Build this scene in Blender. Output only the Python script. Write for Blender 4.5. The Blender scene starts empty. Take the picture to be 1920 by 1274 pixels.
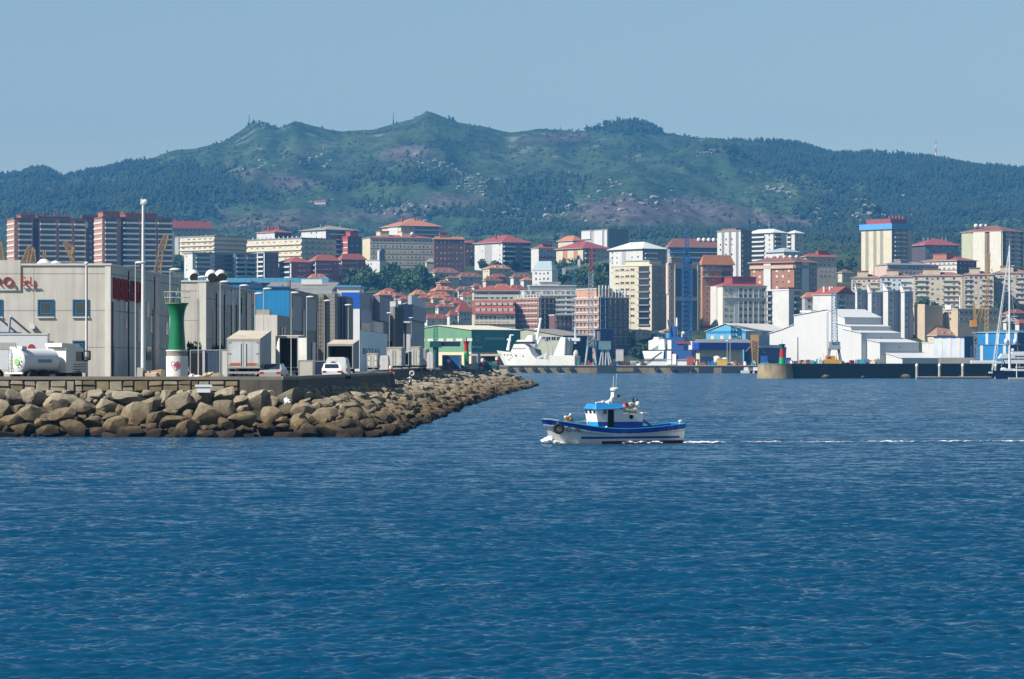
import bpy, math, random
import numpy as np
from mathutils import Vector, Matrix
random.seed(7)
rng = np.random.default_rng(7)
R = math.radians
F, HOR, EYE = 6000.0, 679.0, 5.5          # focal length in photo pixels, horizon row, eye height above the water
SC = bpy.context.scene
COL = SC.collection

def at(px, D, z=None, py=None):
    """world point for a photo column at distance D; height given directly or by the photo row"""
    return Vector(((px - 960.0) / F * D, D, z if z is not None else EYE + (HOR - py) / F * D))

# ------------------------------------------------------------------ materials
_M = {}
def lin(c):
    if isinstance(c, str):
        c = c.lstrip('#'); c = [int(c[i:i+2], 16) / 255 for i in (0, 2, 4)]
        return tuple((v / 12.92 if v <= .04045 else ((v + .055) / 1.055) ** 2.4) for v in c)
    return tuple(c)

def mat(name, col, rough=.8, var=.15, scale=.6, bump=0.0, metal=0.0, streak=0.0, spec=.4, panel=None, detail=6):
    """painted / mineral surface: colour broken up by two noises, optional vertical streaks and panel joints"""
    if name in _M: return _M[name]
    m = bpy.data.materials.new(name); m.use_nodes = True
    nt = m.node_tree; N = nt.nodes; L = nt.links
    b = N['Principled BSDF']
    c = lin(col)
    b.inputs['Roughness'].default_value = rough; b.inputs['Metallic'].default_value = metal
    b.inputs['Specular IOR Level'].default_value = spec
    tc = N.new('ShaderNodeTexCoord')
    n1 = N.new('ShaderNodeTexNoise'); n1.inputs['Scale'].default_value = scale; n1.inputs['Detail'].default_value = detail
    n1.inputs['Roughness'].default_value = .65
    L.new(tc.outputs['Object'], n1.inputs['Vector'])
    mr = N.new('ShaderNodeMapRange'); mr.inputs[1].default_value = .3; mr.inputs[2].default_value = .7
    mr.inputs[3].default_value = 1 - var; mr.inputs[4].default_value = 1 + var * .6
    L.new(n1.outputs[0], mr.inputs[0]); fac = mr.outputs[0]
    if streak:
        mp = N.new('ShaderNodeMapping'); mp.inputs['Scale'].default_value = (1.7, 1.7, .09)
        L.new(tc.outputs['Object'], mp.inputs[0])
        n2 = N.new('ShaderNodeTexNoise'); n2.inputs['Scale'].default_value = 1.4; n2.inputs['Detail'].default_value = 5
        L.new(mp.outputs[0], n2.inputs['Vector'])
        m2 = N.new('ShaderNodeMapRange'); m2.inputs[1].default_value = .42; m2.inputs[2].default_value = .72
        m2.inputs[3].default_value = 1.0; m2.inputs[4].default_value = 1 - streak
        L.new(n2.outputs[0], m2.inputs[0])
        mu = N.new('ShaderNodeMath'); mu.operation = 'MULTIPLY'; L.new(fac, mu.inputs[0]); L.new(m2.outputs[0], mu.inputs[1]); fac = mu.outputs[0]
    if panel:
        sx = N.new('ShaderNodeSeparateXYZ'); L.new(tc.outputs['Object'], sx.inputs[0])
        ad = N.new('ShaderNodeMath'); ad.operation = 'ADD'; L.new(sx.outputs[0], ad.inputs[0]); L.new(sx.outputs[1], ad.inputs[1])
        for src, per in ((ad.outputs[0], panel[0]), (sx.outputs[2], panel[1])):
            if not per: continue
            md = N.new('ShaderNodeMath'); md.operation = 'PINGPONG'; md.inputs[1].default_value = per / 2; L.new(src, md.inputs[0])
            gt = N.new('ShaderNodeMapRange'); gt.inputs[1].default_value = panel[2]; gt.inputs[2].default_value = panel[2] * 2.2
            gt.inputs[3].default_value = panel[3]; gt.inputs[4].default_value = 1
            L.new(md.outputs[0], gt.inputs[0])
            mu = N.new('ShaderNodeMath'); mu.operation = 'MULTIPLY'; L.new(fac, mu.inputs[0]); L.new(gt.outputs[0], mu.inputs[1]); fac = mu.outputs[0]
    vm = N.new('ShaderNodeVectorMath'); vm.operation = 'SCALE'; vm.inputs[0].default_value = c
    L.new(fac, vm.inputs['Scale']); L.new(vm.outputs[0], b.inputs['Base Color'])
    if bump:
        bp = N.new('ShaderNodeBump'); bp.inputs['Strength'].default_value = bump; bp.inputs['Distance'].default_value = .1
        L.new(n1.outputs[0], bp.inputs['Height']); L.new(bp.outputs[0], b.inputs['Normal'])
    _M[name] = m
    return m

# ------------------------------------------------------------------ mesh building
class MB:
    def __init__(s): s.v = []; s.f = []; s.m = []
    def add(s, v, f, mi=0):
        o = len(s.v); s.v += [tuple(p) for p in v]
        s.f += [tuple(i + o for i in q) for q in f]; s.m += [mi] * len(f); return s
    def box(s, x0, x1, y0, y1, z0, z1, mi=0):
        v = [(x, y, z) for z in (z0, z1) for y in (y0, y1) for x in (x0, x1)]
        return s.add(v, [(0, 2, 3, 1), (4, 5, 7, 6), (0, 1, 5, 4), (1, 3, 7, 5), (3, 2, 6, 7), (2, 0, 4, 6)], mi)
    def obox(s, c, sz, rz=0, mi=0, rx=0, ry=0):
        M = Matrix.Translation(c) @ Matrix.Rotation(rz, 4, 'Z') @ Matrix.Rotation(ry, 4, 'Y') @ Matrix.Rotation(rx, 4, 'X')
        h = [q / 2 for q in sz]
        v = [M @ Vector((x * h[0], y * h[1], z * h[2])) for z in (-1, 1) for y in (-1, 1) for x in (-1, 1)]
        return s.add(v, [(0, 2, 3, 1), (4, 5, 7, 6), (0, 1, 5, 4), (1, 3, 7, 5), (3, 2, 6, 7), (2, 0, 4, 6)], mi)
    def tube(s, a, b, r0, r1=None, n=8, mi=0):
        a = Vector(a); b = Vector(b); r1 = r0 if r1 is None else r1
        d = (b - a).normalized(); u = d.orthogonal().normalized(); w = d.cross(u)
        v = []
        for p, r in ((a, r0), (b, r1)):
            v += [p + (u * math.cos(2 * math.pi * i / n) + w * math.sin(2 * math.pi * i / n)) * r for i in range(n)]
        f = [(i, (i + 1) % n, n + (i + 1) % n, n + i) for i in range(n)] + [tuple(range(n - 1, -1, -1)), tuple(range(n, 2 * n))]
        return s.add(v, f, mi)
    def path(s, pts, r, n=6, mi=0):
        for a, b in zip(pts, pts[1:]): s.tube(a, b, r, r, n, mi)
        return s
    def lathe(s, prof, n=24, c=(0, 0, 0), mi=0, axis='z'):
        v = []; k = len(prof)
        for r, h in prof:
            for i in range(n):
                a = 2 * math.pi * i / n; p = (r * math.cos(a), r * math.sin(a), h)
                if axis == 'x': p = (h, p[0], p[1])
                if axis == 'y': p = (p[0], h, p[1])
                v.append((p[0] + c[0], p[1] + c[1], p[2] + c[2]))
        f = [(j * n + i, j * n + (i + 1) % n, (j + 1) * n + (i + 1) % n, (j + 1) * n + i) for j in range(k - 1) for i in range(n)]
        f += [tuple(range(n - 1, -1, -1)), tuple(range((k - 1) * n, k * n))]
        return s.add(v, f, mi)
    def prism(s, poly, a0, a1, plane='xz', mi=0):
        """polygon in a plane pushed along the third axis from a0 to a1"""
        def P(p, t):
            return {'xz': (p[0], t, p[1]), 'yz': (t, p[0], p[1]), 'xy': (p[0], p[1], t)}[plane]
        n = len(poly); v = [P(p, a0) for p in poly] + [P(p, a1) for p in poly]
        f = [tuple(range(n)), tuple(range(2 * n - 1, n - 1, -1))] + [(i, n + i, n + (i + 1) % n, (i + 1) % n) for i in range(n)]
        return s.add(v, f, mi)
    def quad(s, a, b, c, d, mi=0): return s.add([a, b, c, d], [(0, 1, 2, 3)], mi)
    def ball(s, c, r, n=12, mi=0, sz=(1, 1, 1)):
        k = max(4, n // 2)
        prof = [(max(.001, math.sin(math.pi * j / k)) * r, -math.cos(math.pi * j / k) * r) for j in range(k + 1)]
        o = len(s.v); s.lathe(prof, n, (0, 0, 0), mi)
        s.v[o:] = [(p[0] * sz[0] + c[0], p[1] * sz[1] + c[1], p[2] * sz[2] + c[2]) for p in s.v[o:]]
        return s
    def torus(s, c, Rr, r, axis='y', n=18, k=8, mi=0):
        v = []
        for i in range(n):
            a = 2 * math.pi * i / n
            for j in range(k):
                b = 2 * math.pi * j / k; q = Rr + r * math.cos(b); h = r * math.sin(b)
                p = {'z': (q * math.cos(a), q * math.sin(a), h), 'y': (q * math.cos(a), h, q * math.sin(a)), 'x': (h, q * math.cos(a), q * math.sin(a))}[axis]
                v.append((p[0] + c[0], p[1] + c[1], p[2] + c[2]))
        return s.add(v, [(i * k + j, i * k + (j + 1) % k, ((i + 1) % n) * k + (j + 1) % k, ((i + 1) % n) * k + j) for i in range(n) for j in range(k)], mi)
    def lattice(s, a, b, w0, w1=None, bays=8, r=.06, mi=0, tri=False):
        """four-legged lattice mast from a to b"""
        a = Vector(a); b = Vector(b); w1 = w0 if w1 is None else w1
        d = (b - a).normalized(); u = d.cross(Vector((0, 1, .01))).normalized(); w = d.cross(u)
        cs = [(-1, -1), (1, -1), (1, 1), (-1, 1)]
        ring = [[a.lerp(b, i / bays) + (u * p + w * q) * (w0 + (w1 - w0) * i / bays) / 2 for p, q in cs] for i in range(bays + 1)]
        for j in range(4): s.tube(ring[0][j], ring[-1][j], r, r, 4, mi)
        for i in range(bays):
            for j in range(4):
                k = (j + 1) % 4
                s.tube(ring[i][j], ring[i + 1][k], r * .7, r * .7, 3, mi)
                s.tube(ring[i][j], ring[i][k], r * .6, r * .6, 3, mi)
        return s
    def mesh(s, name, mats, smooth=False):
        me = bpy.data.meshes.new(name); me.from_pydata(s.v, [], s.f)
        for m in (mats if isinstance(mats, (list, tuple)) else [mats]): me.materials.append(m)
        me.polygons.foreach_set('material_index', s.m)
        if smooth:
            me.polygons.foreach_set('use_smooth', [True] * len(s.f))
            try: me.set_sharp_from_angle(angle=R(42))
            except Exception: pass
        me.update(); return me
    def build(s, name, mats, parent=None, loc=(0, 0, 0), rz=0, smooth=False):
        return link(name, s.mesh(name, mats, smooth), parent, loc, rz)

def link(name, me, parent=None, loc=(0, 0, 0), rz=0):
    o = bpy.data.objects.new(name, me); COL.objects.link(o)
    o.location = loc; o.rotation_euler = (0, 0, rz)
    if parent: o.parent = parent
    return o
def tag(o, label=None, cat=None, group=None, kind=None):
    for k, v in (('label', label), ('category', cat), ('group', group), ('kind', kind)):
        if v: o[k] = v
    return o
def thing(name, label, cat, loc=(0, 0, 0), rz=0, group=None):
    o = bpy.data.objects.new(name, None); COL.objects.link(o); o.empty_display_size = .5
    o.location = loc; o.rotation_euler = (0, 0, rz)
    return tag(o, label, cat, group)
def dup(root, loc, rz=None, label=None, scale=None):
    def cp(o, par):
        c = o.copy(); COL.objects.link(c); c.parent = par
        for ch in list(o.children): cp(ch, c)
        return c
    r = cp(root, None); r.location = loc
    if rz is not None: r.rotation_euler = (0, 0, rz)
    if scale: r.scale = scale if hasattr(scale, '__len__') else (scale,) * 3
    if label: r['label'] = label
    return r
def text(name, body, size, m, parent, loc, rot=(R(90), 0, 0), ext=.02, sx=1.0, align='CENTER'):
    cu = bpy.data.curves.new(name, 'FONT'); cu.body = body; cu.size = size; cu.extrude = ext; cu.align_x = align; cu.resolution_u = 3
    t = bpy.data.objects.new('tmp', cu); COL.objects.link(t)
    me = bpy.data.meshes.new_from_object(t.evaluated_get(bpy.context.evaluated_depsgraph_get()))
    bpy.data.objects.remove(t); bpy.data.curves.remove(cu)
    me.name = name; me.materials.clear(); me.materials.append(m)
    o = link(name, me, parent, loc); o.rotation_euler = rot; o.scale = (sx, 1, 1)
    return o
# ------------------------------------------------------------------ camera, sky, sun
SUN_EL, SUN_AZ = R(43), math.atan2(-.465, -.885)     # direction TO the sun in the ground plane: from the left and slightly behind the camera
cam = bpy.data.cameras.new('camera'); co = bpy.data.objects.new('camera', cam); COL.objects.link(co)
cam.sensor_width = 36; cam.lens = 36 * F / 1920; cam.shift_y = (HOR - 637) / 1920
co.location = (0, 0, EYE); co.rotation_euler = (R(90), 0, 0); cam.clip_start = 1; cam.clip_end = 60000
SC.camera = co
sd = Vector((math.cos(SUN_EL) * math.cos(SUN_AZ), math.cos(SUN_EL) * math.sin(SUN_AZ), math.sin(SUN_EL)))
sl = bpy.data.lights.new('sun', 'SUN'); so = bpy.data.objects.new('sun', sl); COL.objects.link(so)
sl.energy = 4.9; sl.angle = R(.5); sl.color = (1, .95, .87)
so.rotation_euler = sd.to_track_quat('Z', 'Y').to_euler()
W = bpy.data.worlds.new('World'); SC.world = W; W.use_nodes = True
wn = W.node_tree.nodes; wl = W.node_tree.links
sky = wn.new('ShaderNodeTexSky'); sky.sky_type = 'NISHITA'; sky.sun_disc = False
sky.sun_elevation = SUN_EL; sky.sun_rotation = math.atan2(sd.x, sd.y)
sky.air_density = 1.0; sky.dust_density = .3; sky.ozone_density = 4.0; sky.altitude = 0
bg = wn['Background']; bg.inputs['Strength'].default_value = .063
tint = wn.new('ShaderNodeMix'); tint.data_type = 'RGBA'; tint.blend_type = 'MULTIPLY'; tint.inputs[0].default_value = 1
tint.inputs[7].default_value = (1.25, 1.09, .87, 1)
wl.new(sky.outputs[0], tint.inputs[6]); wl.new(tint.outputs[2], bg.inputs[0])
vs = SC.view_settings; vs.view_transform = 'Standard'; vs.look = 'None'; vs.exposure = .80; vs.gamma = 1
SC.cycles.max_bounces = 5; SC.cycles.volume_bounces = 0; SC.cycles.transparent_max_bounces = 8
SC.cycles.caustics_reflective = False; SC.cycles.caustics_refractive = False
SC.cycles.use_denoising = True; SC.cycles.denoising_input_passes = 'RGB_ALBEDO_NORMAL'; SC.cycles.denoising_prefilter = 'ACCURATE'

# ------------------------------------------------------------------ haze: one box of even, pale blue air
hz = MB().box(-2600, 2600, -60, 8200, -1.5, 620).build('haze', bpy.data.materials.new('haze_air'))
tag(hz, kind='stuff'); hm = hz.data.materials[0]; hm.use_nodes = True
hn = hm.node_tree.nodes; hn.remove(hn['Principled BSDF'])
pv = hn.new('ShaderNodeVolumePrincipled'); pv.inputs['Color'].default_value = (.08, .37, .84, 1)
pv.inputs['Density'].default_value = 0.95e-4; pv.inputs['Anisotropy'].default_value = .0
hm.node_tree.links.new(pv.outputs[0], hn['Material Output'].inputs['Volume'])

# ------------------------------------------------------------------ terrain: harbour flat, town slope, mountain
ZD = np.array([(1500, 3.8), (1668, 3.8), (1705, 21.0), (1800, 29.0), (1900, 37.0), (2000, 45.5), (2150, 57.0), (2300, 68.0), (2500, 82.0),
               (2750, 98.5), (3000, 113), (3300, 128), (3700, 148), (4000, 166)], float)
RIDGE = np.array([(-500, 350), (-250, 338), (-100, 335), (0, 332), (40, 330), (60, 322), (85, 320), (118, 336), (160, 328), (200, 322), (240, 309), (265, 309), (330, 284), (360, 282), (420, 268),
                  (450, 246), (480, 226), (495, 228), (525, 238), (555, 225), (580, 233), (640, 246), (700, 243), (750, 231), (775, 225), (800, 209), (815, 212),
                  (860, 228), (910, 235), (960, 246), (1010, 241), (1080, 247), (1100, 246), (1118, 242), (1138, 234), (1155, 228), (1175, 224), (1200, 229), (1222, 238), (1245, 248), (1300, 258),
                  (1350, 262), (1390, 261), (1450, 268), (1500, 276), (1560, 290), (1600, 293), (1640, 289), (1700, 294), (1740, 300), (1800, 309), (1850, 315),
                  (1920, 324), (2050, 340), (2300, 352)], float)
DR = 5600.0
_perm = rng.permutation(512)
def vnoise(x, y):
    xi = np.floor(x).astype(int); yi = np.floor(y).astype(int); fx = x - xi; fy = y - yi
    fx = fx * fx * (3 - 2 * fx); fy = fy * fy * (3 - 2 * fy)
    h = lambda a, b: _perm[(_perm[a & 511] + b) & 511] / 255.5 - 1
    return (h(xi, yi) * (1 - fx) + h(xi + 1, yi) * fx) * (1 - fy) + (h(xi, yi + 1) * (1 - fx) + h(xi + 1, yi + 1) * fx) * fy
def fbm(x, y, o=4):
    s = 0; a = 1.0
    for i in range(o): s = s + a * vnoise(x + 17.3 * i, y + 5.1 * i); x = x * 2.03; y = y * 2.03; a *= .5
    return s
def ground(X, D):
    X = np.asarray(X, float); D = np.asarray(D, float)
    px = 960 + X * F / np.maximum(D, 1)
    z = np.interp(D, ZD[:, 0], ZD[:, 1])
    t = np.clip((D - 4000) / (DR - 4000), 0, 1)
    zr = EYE + (HOR - np.interp(px, RIDGE[:, 0], RIDGE[:, 1])) / F * DR
    z = np.where(D > 4000, 166 + (zr - 166) * (.55 * t + .45 * t * t * (3 - 2 * t)), z)
    z = np.where(D > DR, zr - (D - DR) * .35, z)
    for cx, cd, h, sx, sy in ((530, 3900, 30, 105, 170), (1165, 4130, 34, 120, 190), (1625, 4080, 30, 48, 120), (760, 4600, 26, 70, 150), (1330, 5000, 20, 60, 160),
                              (900, 4350, 16, 50, 130), (330, 4700, 28, 110, 200), (1480, 4500, 18, 90, 180)):
        z = z + h * np.exp(-((px - cx) / sx) ** 2 - ((D - cd) / sy) ** 2)
    k = np.clip((D - 3500) / 500, 0, 1) * np.clip((DR - D) / 500, .25, 1)
    z = z + k * (fbm(X / 170, D / 210, 5) * 17 + np.abs(fbm(X / 90 + 9, D / 260, 3)) * -13)
    return z
def Dinv(py):
    """distance at which the town slope shows at a photo row"""
    d = np.linspace(1690, 4000, 900); r = HOR - (np.interp(d, ZD[:, 0], ZD[:, 1]) - EYE) * F / d
    return float(np.interp(-py, -r, d))
def bump(px, py, cx, cy, sx, sy): return np.exp(-((px - cx) / sx) ** 2 - ((py - cy) / sy) ** 2)
HEATH = ((520, 415, 120, 20), (1150, 395, 110, 30), (1300, 400, 90, 25), (760, 290, 60, 25), (860, 380, 60, 20), (430, 320, 50, 14), (1480, 415, 90, 14), (740, 400, 70, 14), (540, 345, 60, 20), (1050, 260, 60, 10))
PALE = ((1500, 350, 110, 25), (1420, 290, 80, 14), (600, 395, 60, 8), (700, 260, 110, 18), (1000, 290, 130, 22), (560, 285, 90, 18), (1640, 345, 60, 12), (90, 350, 60, 8), (1890, 370, 50, 8))
FOREST = ((120, 375, 260, 32), (400, 360, 90, 26), (260, 320, 130, 14), (1010, 370, 75, 34), (960, 432, 110, 9), (1178, 240, 80, 13), (1500, 285, 150, 16), (1700, 330, 200, 30), (1480, 300, 60, 22), (1750, 390, 170, 30),
          (1300, 440, 190, 7), (1640, 440, 200, 16), (700, 385, 40, 10), (760, 335, 80, 12), (840, 400, 90, 10), (60, 322, 70, 10), (1850, 330, 120, 20), (1540, 395, 40, 20), (600, 438, 110, 5), (640, 350, 40, 8))
def field(tab, px, py): 
    s = 0
    for c in tab: s = s + bump(px, py, *c)
    return s
nu = 430; nd = 300
us = np.linspace(-.215, .215, nu)
ds = np.concatenate([np.linspace(1580, 1720, 30), np.linspace(1735, 3900, 90), np.linspace(3915, 5750, 172), np.linspace(5850, 6600, 8)])
Dg, Ug = np.meshgrid(ds, us, indexing='ij'); Xg = Ug * Dg
Zg = ground(Xg, Dg)
def grid_mesh(name, X, Y, Z):
    n, m = X.shape; me = bpy.data.meshes.new(name)
    me.vertices.add(n * m); me.vertices.foreach_set('co', np.stack([X, Y, Z], -1).astype(np.float32).ravel())
    i = np.arange(n * m).reshape(n, m)
    q = np.stack([i[:-1, :-1], i[:-1, 1:], i[1:, 1:], i[1:, :-1]], -1).reshape(-1, 4)
    me.loops.add(q.size); me.loops.foreach_set('vertex_index', q.ravel().astype(np.int32))
    me.polygons.add(len(q)); me.polygons.foreach_set('loop_start', np.arange(0, q.size, 4, dtype=np.int32)); me.polygons.foreach_set('loop_total', np.full(len(q), 4, np.int32))
    me.polygons.foreach_set('use_smooth', np.ones(len(q), bool))
    me.update(calc_edges=True); return me
hill = grid_mesh('mountain', Xg, Dg, Zg)
PXg = 960 + Ug * F; PYg = HOR - (Zg - EYE) * F / Dg
nz = fbm(Xg / 60, Dg / 90, 4); nz2 = fbm(Xg / 25 + 40, Dg / 40, 3)
wh = np.clip(field(HEATH, PXg, PYg) * 1.5 - .35 + nz * .35, 0, 1)[..., None]; wp = np.clip(field(PALE, PXg, PYg) - .3 + nz * .4, 0, 1)[..., None]
wf = np.clip(field(FOREST, PXg, PYg) * 1.6 - .5 + nz * .3, 0, 1)[..., None]
c = np.array((.036, .060, .026)) * (1 + .35 * nz2[..., None]); c = c * (1 - wp) + wp * np.array((.064, .084, .038)) * (1 + .3 * nz2[..., None])
c = c * (1 - wh) + wh * np.array((.092, .074, .066)) * (1 + .35 * nz2[..., None]); c = c * (1 - wf) + wf * np.array((.022, .038, .016))
rk = np.clip(nz2 * 1.0 + nz * .6 - .95, 0, .8)[..., None] * (Dg > 3600)[..., None] * (1 - wf); c = c * (1 - rk) + rk * np.array((.20, .19, .17))
tw = (Dg < 3400)[..., None]; c = np.where(tw, np.array((.045, .062, .026)) * (1 + .5 * nz2[..., None]), c)
ca = hill.color_attributes.new('cover', 'FLOAT_COLOR', 'POINT')
ca.data.foreach_set('color', np.concatenate([np.clip(c, .005, 1), np.ones_like(c[..., :1])], -1).astype(np.float32).ravel())
hm2 = bpy.data.materials.new('hillside_cover'); hm2.use_nodes = True; N = hm2.node_tree.nodes; L = hm2.node_tree.links
b = N['Principled BSDF']; b.inputs['Roughness'].default_value = .95; b.inputs['Specular IOR Level'].default_value = .1
a = N.new('ShaderNodeVertexColor'); a.layer_name = 'cover'
tc = N.new('ShaderNodeTexCoord'); n1 = N.new('ShaderNodeTexNoise'); n1.inputs['Scale'].default_value = .09; n1.inputs['Detail'].default_value = 6; n1.inputs['Roughness'].default_value = .7
L.new(tc.outputs['Object'], n1.inputs['Vector'])
mr = N.new('ShaderNodeMapRange'); mr.inputs[1].default_value = .32; mr.inputs[2].default_value = .68; mr.inputs[3].default_value = .45; mr.inputs[4].default_value = 1.5
L.new(n1.outputs[0], mr.inputs[0])
vm = N.new('ShaderNodeVectorMath'); vm.operation = 'SCALE'; L.new(a.outputs[0], vm.inputs[0]); L.new(mr.outputs[0], vm.inputs['Scale']); L.new(vm.outputs[0], b.inputs['Base Color'])
bp = N.new('ShaderNodeBump'); bp.inputs['Distance'].default_value = 3.0; bp.inputs['Strength'].default_value = .5; L.new(n1.outputs[0], bp.inputs['Height']); L.new(bp.outputs[0], b.inputs['Normal'])
hill.materials.append(hm2)
tag(link('mountain', hill), kind='structure')

# woodland and scrub on the mountain: thousands of small crowns, one mass nobody could count
def crowns_mesh(name, P, Hh, Wd, m, seed=1, k=6):
    """each crown: k leaning leaf-mass tetra tufts stacked in an uneven cone"""
    r = np.random.default_rng(seed); n = len(P)
    base = np.repeat(P, k, 0); h = np.repeat(Hh, k); w = np.repeat(Wd, k)
    lv = np.tile(np.linspace(.12, .86, k), n)
    ang = r.uniform(0, 2 * np.pi, n * k); rad = w * (.34 * (1 - lv) + .06) * r.uniform(.3, 1, n * k)
    c0 = base + np.stack([np.cos(ang) * rad, np.sin(ang) * rad, lv * h], -1)
    tet = np.array([(1, 0, -.5), (-.5, .87, -.5), (-.5, -.87, -.5), (0, 0, .9)])
    a2 = r.uniform(0, 2 * np.pi, n * k); ca_, sa_ = np.cos(a2), np.sin(a2)
    s = (w * (.52 - .30 * lv) * r.uniform(.7, 1.3, n * k))[:, None]
    tv = []
    for t in tet:
        tv.append(c0 + np.stack([(t[0] * ca_ - t[1] * sa_) * s[:, 0], (t[0] * sa_ + t[1] * ca_) * s[:, 0], t[2] * (h / k * 1.15) * r.uniform(.7, 1.3, n * k)], -1))
    V = np.stack(tv, 1).reshape(-1, 3); i = np.arange(n * k)[:, None] * 4
    T = np.concatenate([i + np.array([[0, 1, 3]]), i + np.array([[1, 2, 3]]), i + np.array([[2, 0, 3]])], 0)
    me = bpy.data.meshes.new(name); me.vertices.add(len(V)); me.vertices.foreach_set('co', V.astype(np.float32).ravel())
    me.loops.add(T.size); me.loops.foreach_set('vertex_index', T.astype(np.int32).ravel())
    me.polygons.add(len(T)); me.polygons.foreach_set('loop_start', np.arange(0, T.size, 3, dtype=np.int32)); me.polygons.foreach_set('loop_total', np.full(len(T), 3, np.int32))
    me.update(calc_edges=True); me.materials.append(m); return me
def leafmat(name, c1, c2, scale=.25):
    if name in _M: return _M[name]
    m = bpy.data.materials.new(name); m.use_nodes = True; N = m.node_tree.nodes; L = m.node_tree.links; b = N['Principled BSDF']
    b.inputs['Roughness'].default_value = .8; b.inputs['Specular IOR Level'].default_value = .25
    g = N.new('ShaderNodeNewGeometry'); n = N.new('ShaderNodeTexNoise'); n.inputs['Scale'].default_value = scale; n.inputs['Detail'].default_value = 3
    L.new(g.outputs['Position'], n.inputs['Vector']); r = N.new('ShaderNodeValToRGB')
    r.color_ramp.elements[0].position = .35; r.color_ramp.elements[1].position = .66
    r.color_ramp.elements[0].color = (*c1, 1); r.color_ramp.elements[1].color = (*c2, 1)
    L.new(n.outputs[0], r.inputs[0]); L.new(r.outputs[0], b.inputs['Base Color'])
    _M[name] = m; return m
cand = 100000
cu = rng.uniform(-.205, .205, cand); cd = 2750 + (DR + 30 - 2750) * rng.uniform(0, 1, cand) ** .72
cx = cu * cd; cz = ground(cx, cd); cpx = 960 + cu * F; cpy = HOR - (cz - EYE) * F / cd
dn = np.clip(field(FOREST, cpx, cpy) * 1.35 - .25 + fbm(cx / 120, cd / 160, 3) * .25, 0, 1)
keep = rng.uniform(0, 1, cand) < dn
fp = np.stack([cx, cd, cz - 1], -1)[keep]; n = len(fp)
tag(link('hill_woodland', crowns_mesh('hill_woodland', fp, rng.uniform(6.5, 12, n), rng.uniform(6, 10, n), leafmat('woodland_leaf', (.012, .025, .014), (.029, .048, .023), .03), 3)), kind='stuff')
cand = 30000
cu = rng.uniform(-.205, .205, cand); cd = rng.uniform(2700, DR, cand); cx = cu * cd; cz = ground(cx, cd)
keep = rng.uniform(0, 1, cand) < np.clip(.32 + fbm(cx / 90 + 3, cd / 110, 3) * .6, 0.03, 1)
fp = np.stack([cx, cd, cz - .5], -1)[keep]; n = len(fp)
tag(link('hill_scrub', crowns_mesh('hill_scrub', fp, rng.uniform(2, 5.5, n), rng.uniform(4, 9, n), leafmat('scrub_leaf', (.018, .034, .015), (.044, .068, .028), .02), 4, 4)), kind='stuff')
# ------------------------------------------------------------------ water: one sheet of real waves, finer near the shore we look from
def waves(X, Y):
    r = np.random.default_rng(21); z = np.zeros_like(X); foot = np.maximum(Y * Y / (3200 * EYE), Y / 3200.)
    for lam, amp, n in ((6.0, .010, 3), (2.4, .016, 6), (1.1, .017, 9), (.58, .019, 16), (.36, .0125, 16)):
        for i in range(n):
            l = lam * r.uniform(.75, 1.35); th = r.normal(-math.pi / 2 + .12, .46); k = 2 * math.pi / l; ph = r.uniform(0, 6.28)
            q = k * (X * math.cos(th) + Y * math.sin(th)) + ph + 2.2 * vnoise(X / (l * 2.2) + 7 * i, Y / (l * 2.2) + 3 * i)
            s = np.sin(q); z = z + amp / math.sqrt(n) * 2.1 * (.65 + .75 * vnoise(X / (l * 3.1) + 31 * i, Y / (l * 3.1) + 11 * i)) * (s + .35 * np.cos(2 * q)) * np.clip(2.0 - foot / (l * .9), .5, 1)
    gust = .75 + .45 * fbm(X / 55, Y / 90, 3)
    return z * np.clip(gust, .35, 1.5)
wy = np.concatenate([[-50, -10, 20, 40], 48 * np.exp(np.linspace(0, math.log(330 / 48), 1700)), 330 * np.exp(np.linspace(.006, math.log(1700 / 330), 330))])
wu = np.concatenate([[-6, -3, -1.5, -.8, -.45, -.3], np.linspace(-.21, .21, 630), [.3, .45, .8, 1.5, 3, 6]])
Yw, Uw = np.meshgrid(wy, wu, indexing='ij'); Xw = np.clip(Uw * np.maximum(Yw, 45), -2400, 2400)
Zw = waves(Xw, Yw); Zw[:4] = 0; Zw[:, :6] *= .2; Zw[:, -6:] *= .2
wm = grid_mesh('water', Xw, Yw, Zw)
m = bpy.data.materials.new('sea_water'); m.use_nodes = True; N = m.node_tree.nodes; L = m.node_tree.links; b = N['Principled BSDF']
b.inputs['Base Color'].default_value = (.001, .039, .092, 1); b.inputs['Roughness'].default_value = .08; b.inputs['IOR'].default_value = 1.333; b.inputs['Specular IOR Level'].default_value = .5
tc = N.new('ShaderNodeTexCoord'); g = N.new('ShaderNodeNewGeometry')
def vm(op, a, b_=None, sc=None):
    n = N.new('ShaderNodeVectorMath'); n.operation = op
    for i, v in ((0, a), (1, b_)):
        if v is None: continue
        if hasattr(v, 'links'): L.new(v, n.inputs[i])
        else: n.inputs[i].default_value = v
    if sc is not None:
        if hasattr(sc, 'links'): L.new(sc, n.inputs['Scale'])
        else: n.inputs['Scale'].default_value = sc
    return n.outputs[0]
def nz_(scale, stretch, det=3):
    mp = N.new('ShaderNodeMapping'); mp.inputs['Scale'].default_value = stretch; L.new(tc.outputs['Object'], mp.inputs[0])
    n = N.new('ShaderNodeTexNoise'); n.inputs['Scale'].default_value = scale; n.inputs['Detail'].default_value = det; n.inputs['Roughness'].default_value = .6; L.new(mp.outputs[0], n.inputs['Vector']); return n
gust = N.new('ShaderNodeMapRange'); gust.inputs[1].default_value = .35; gust.inputs[2].default_value = .65; gust.inputs[3].default_value = .55; gust.inputs[4].default_value = 1.35
L.new(nz_(.045, (.5, 1, 1), 4).outputs[0], gust.inputs[0])
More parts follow.
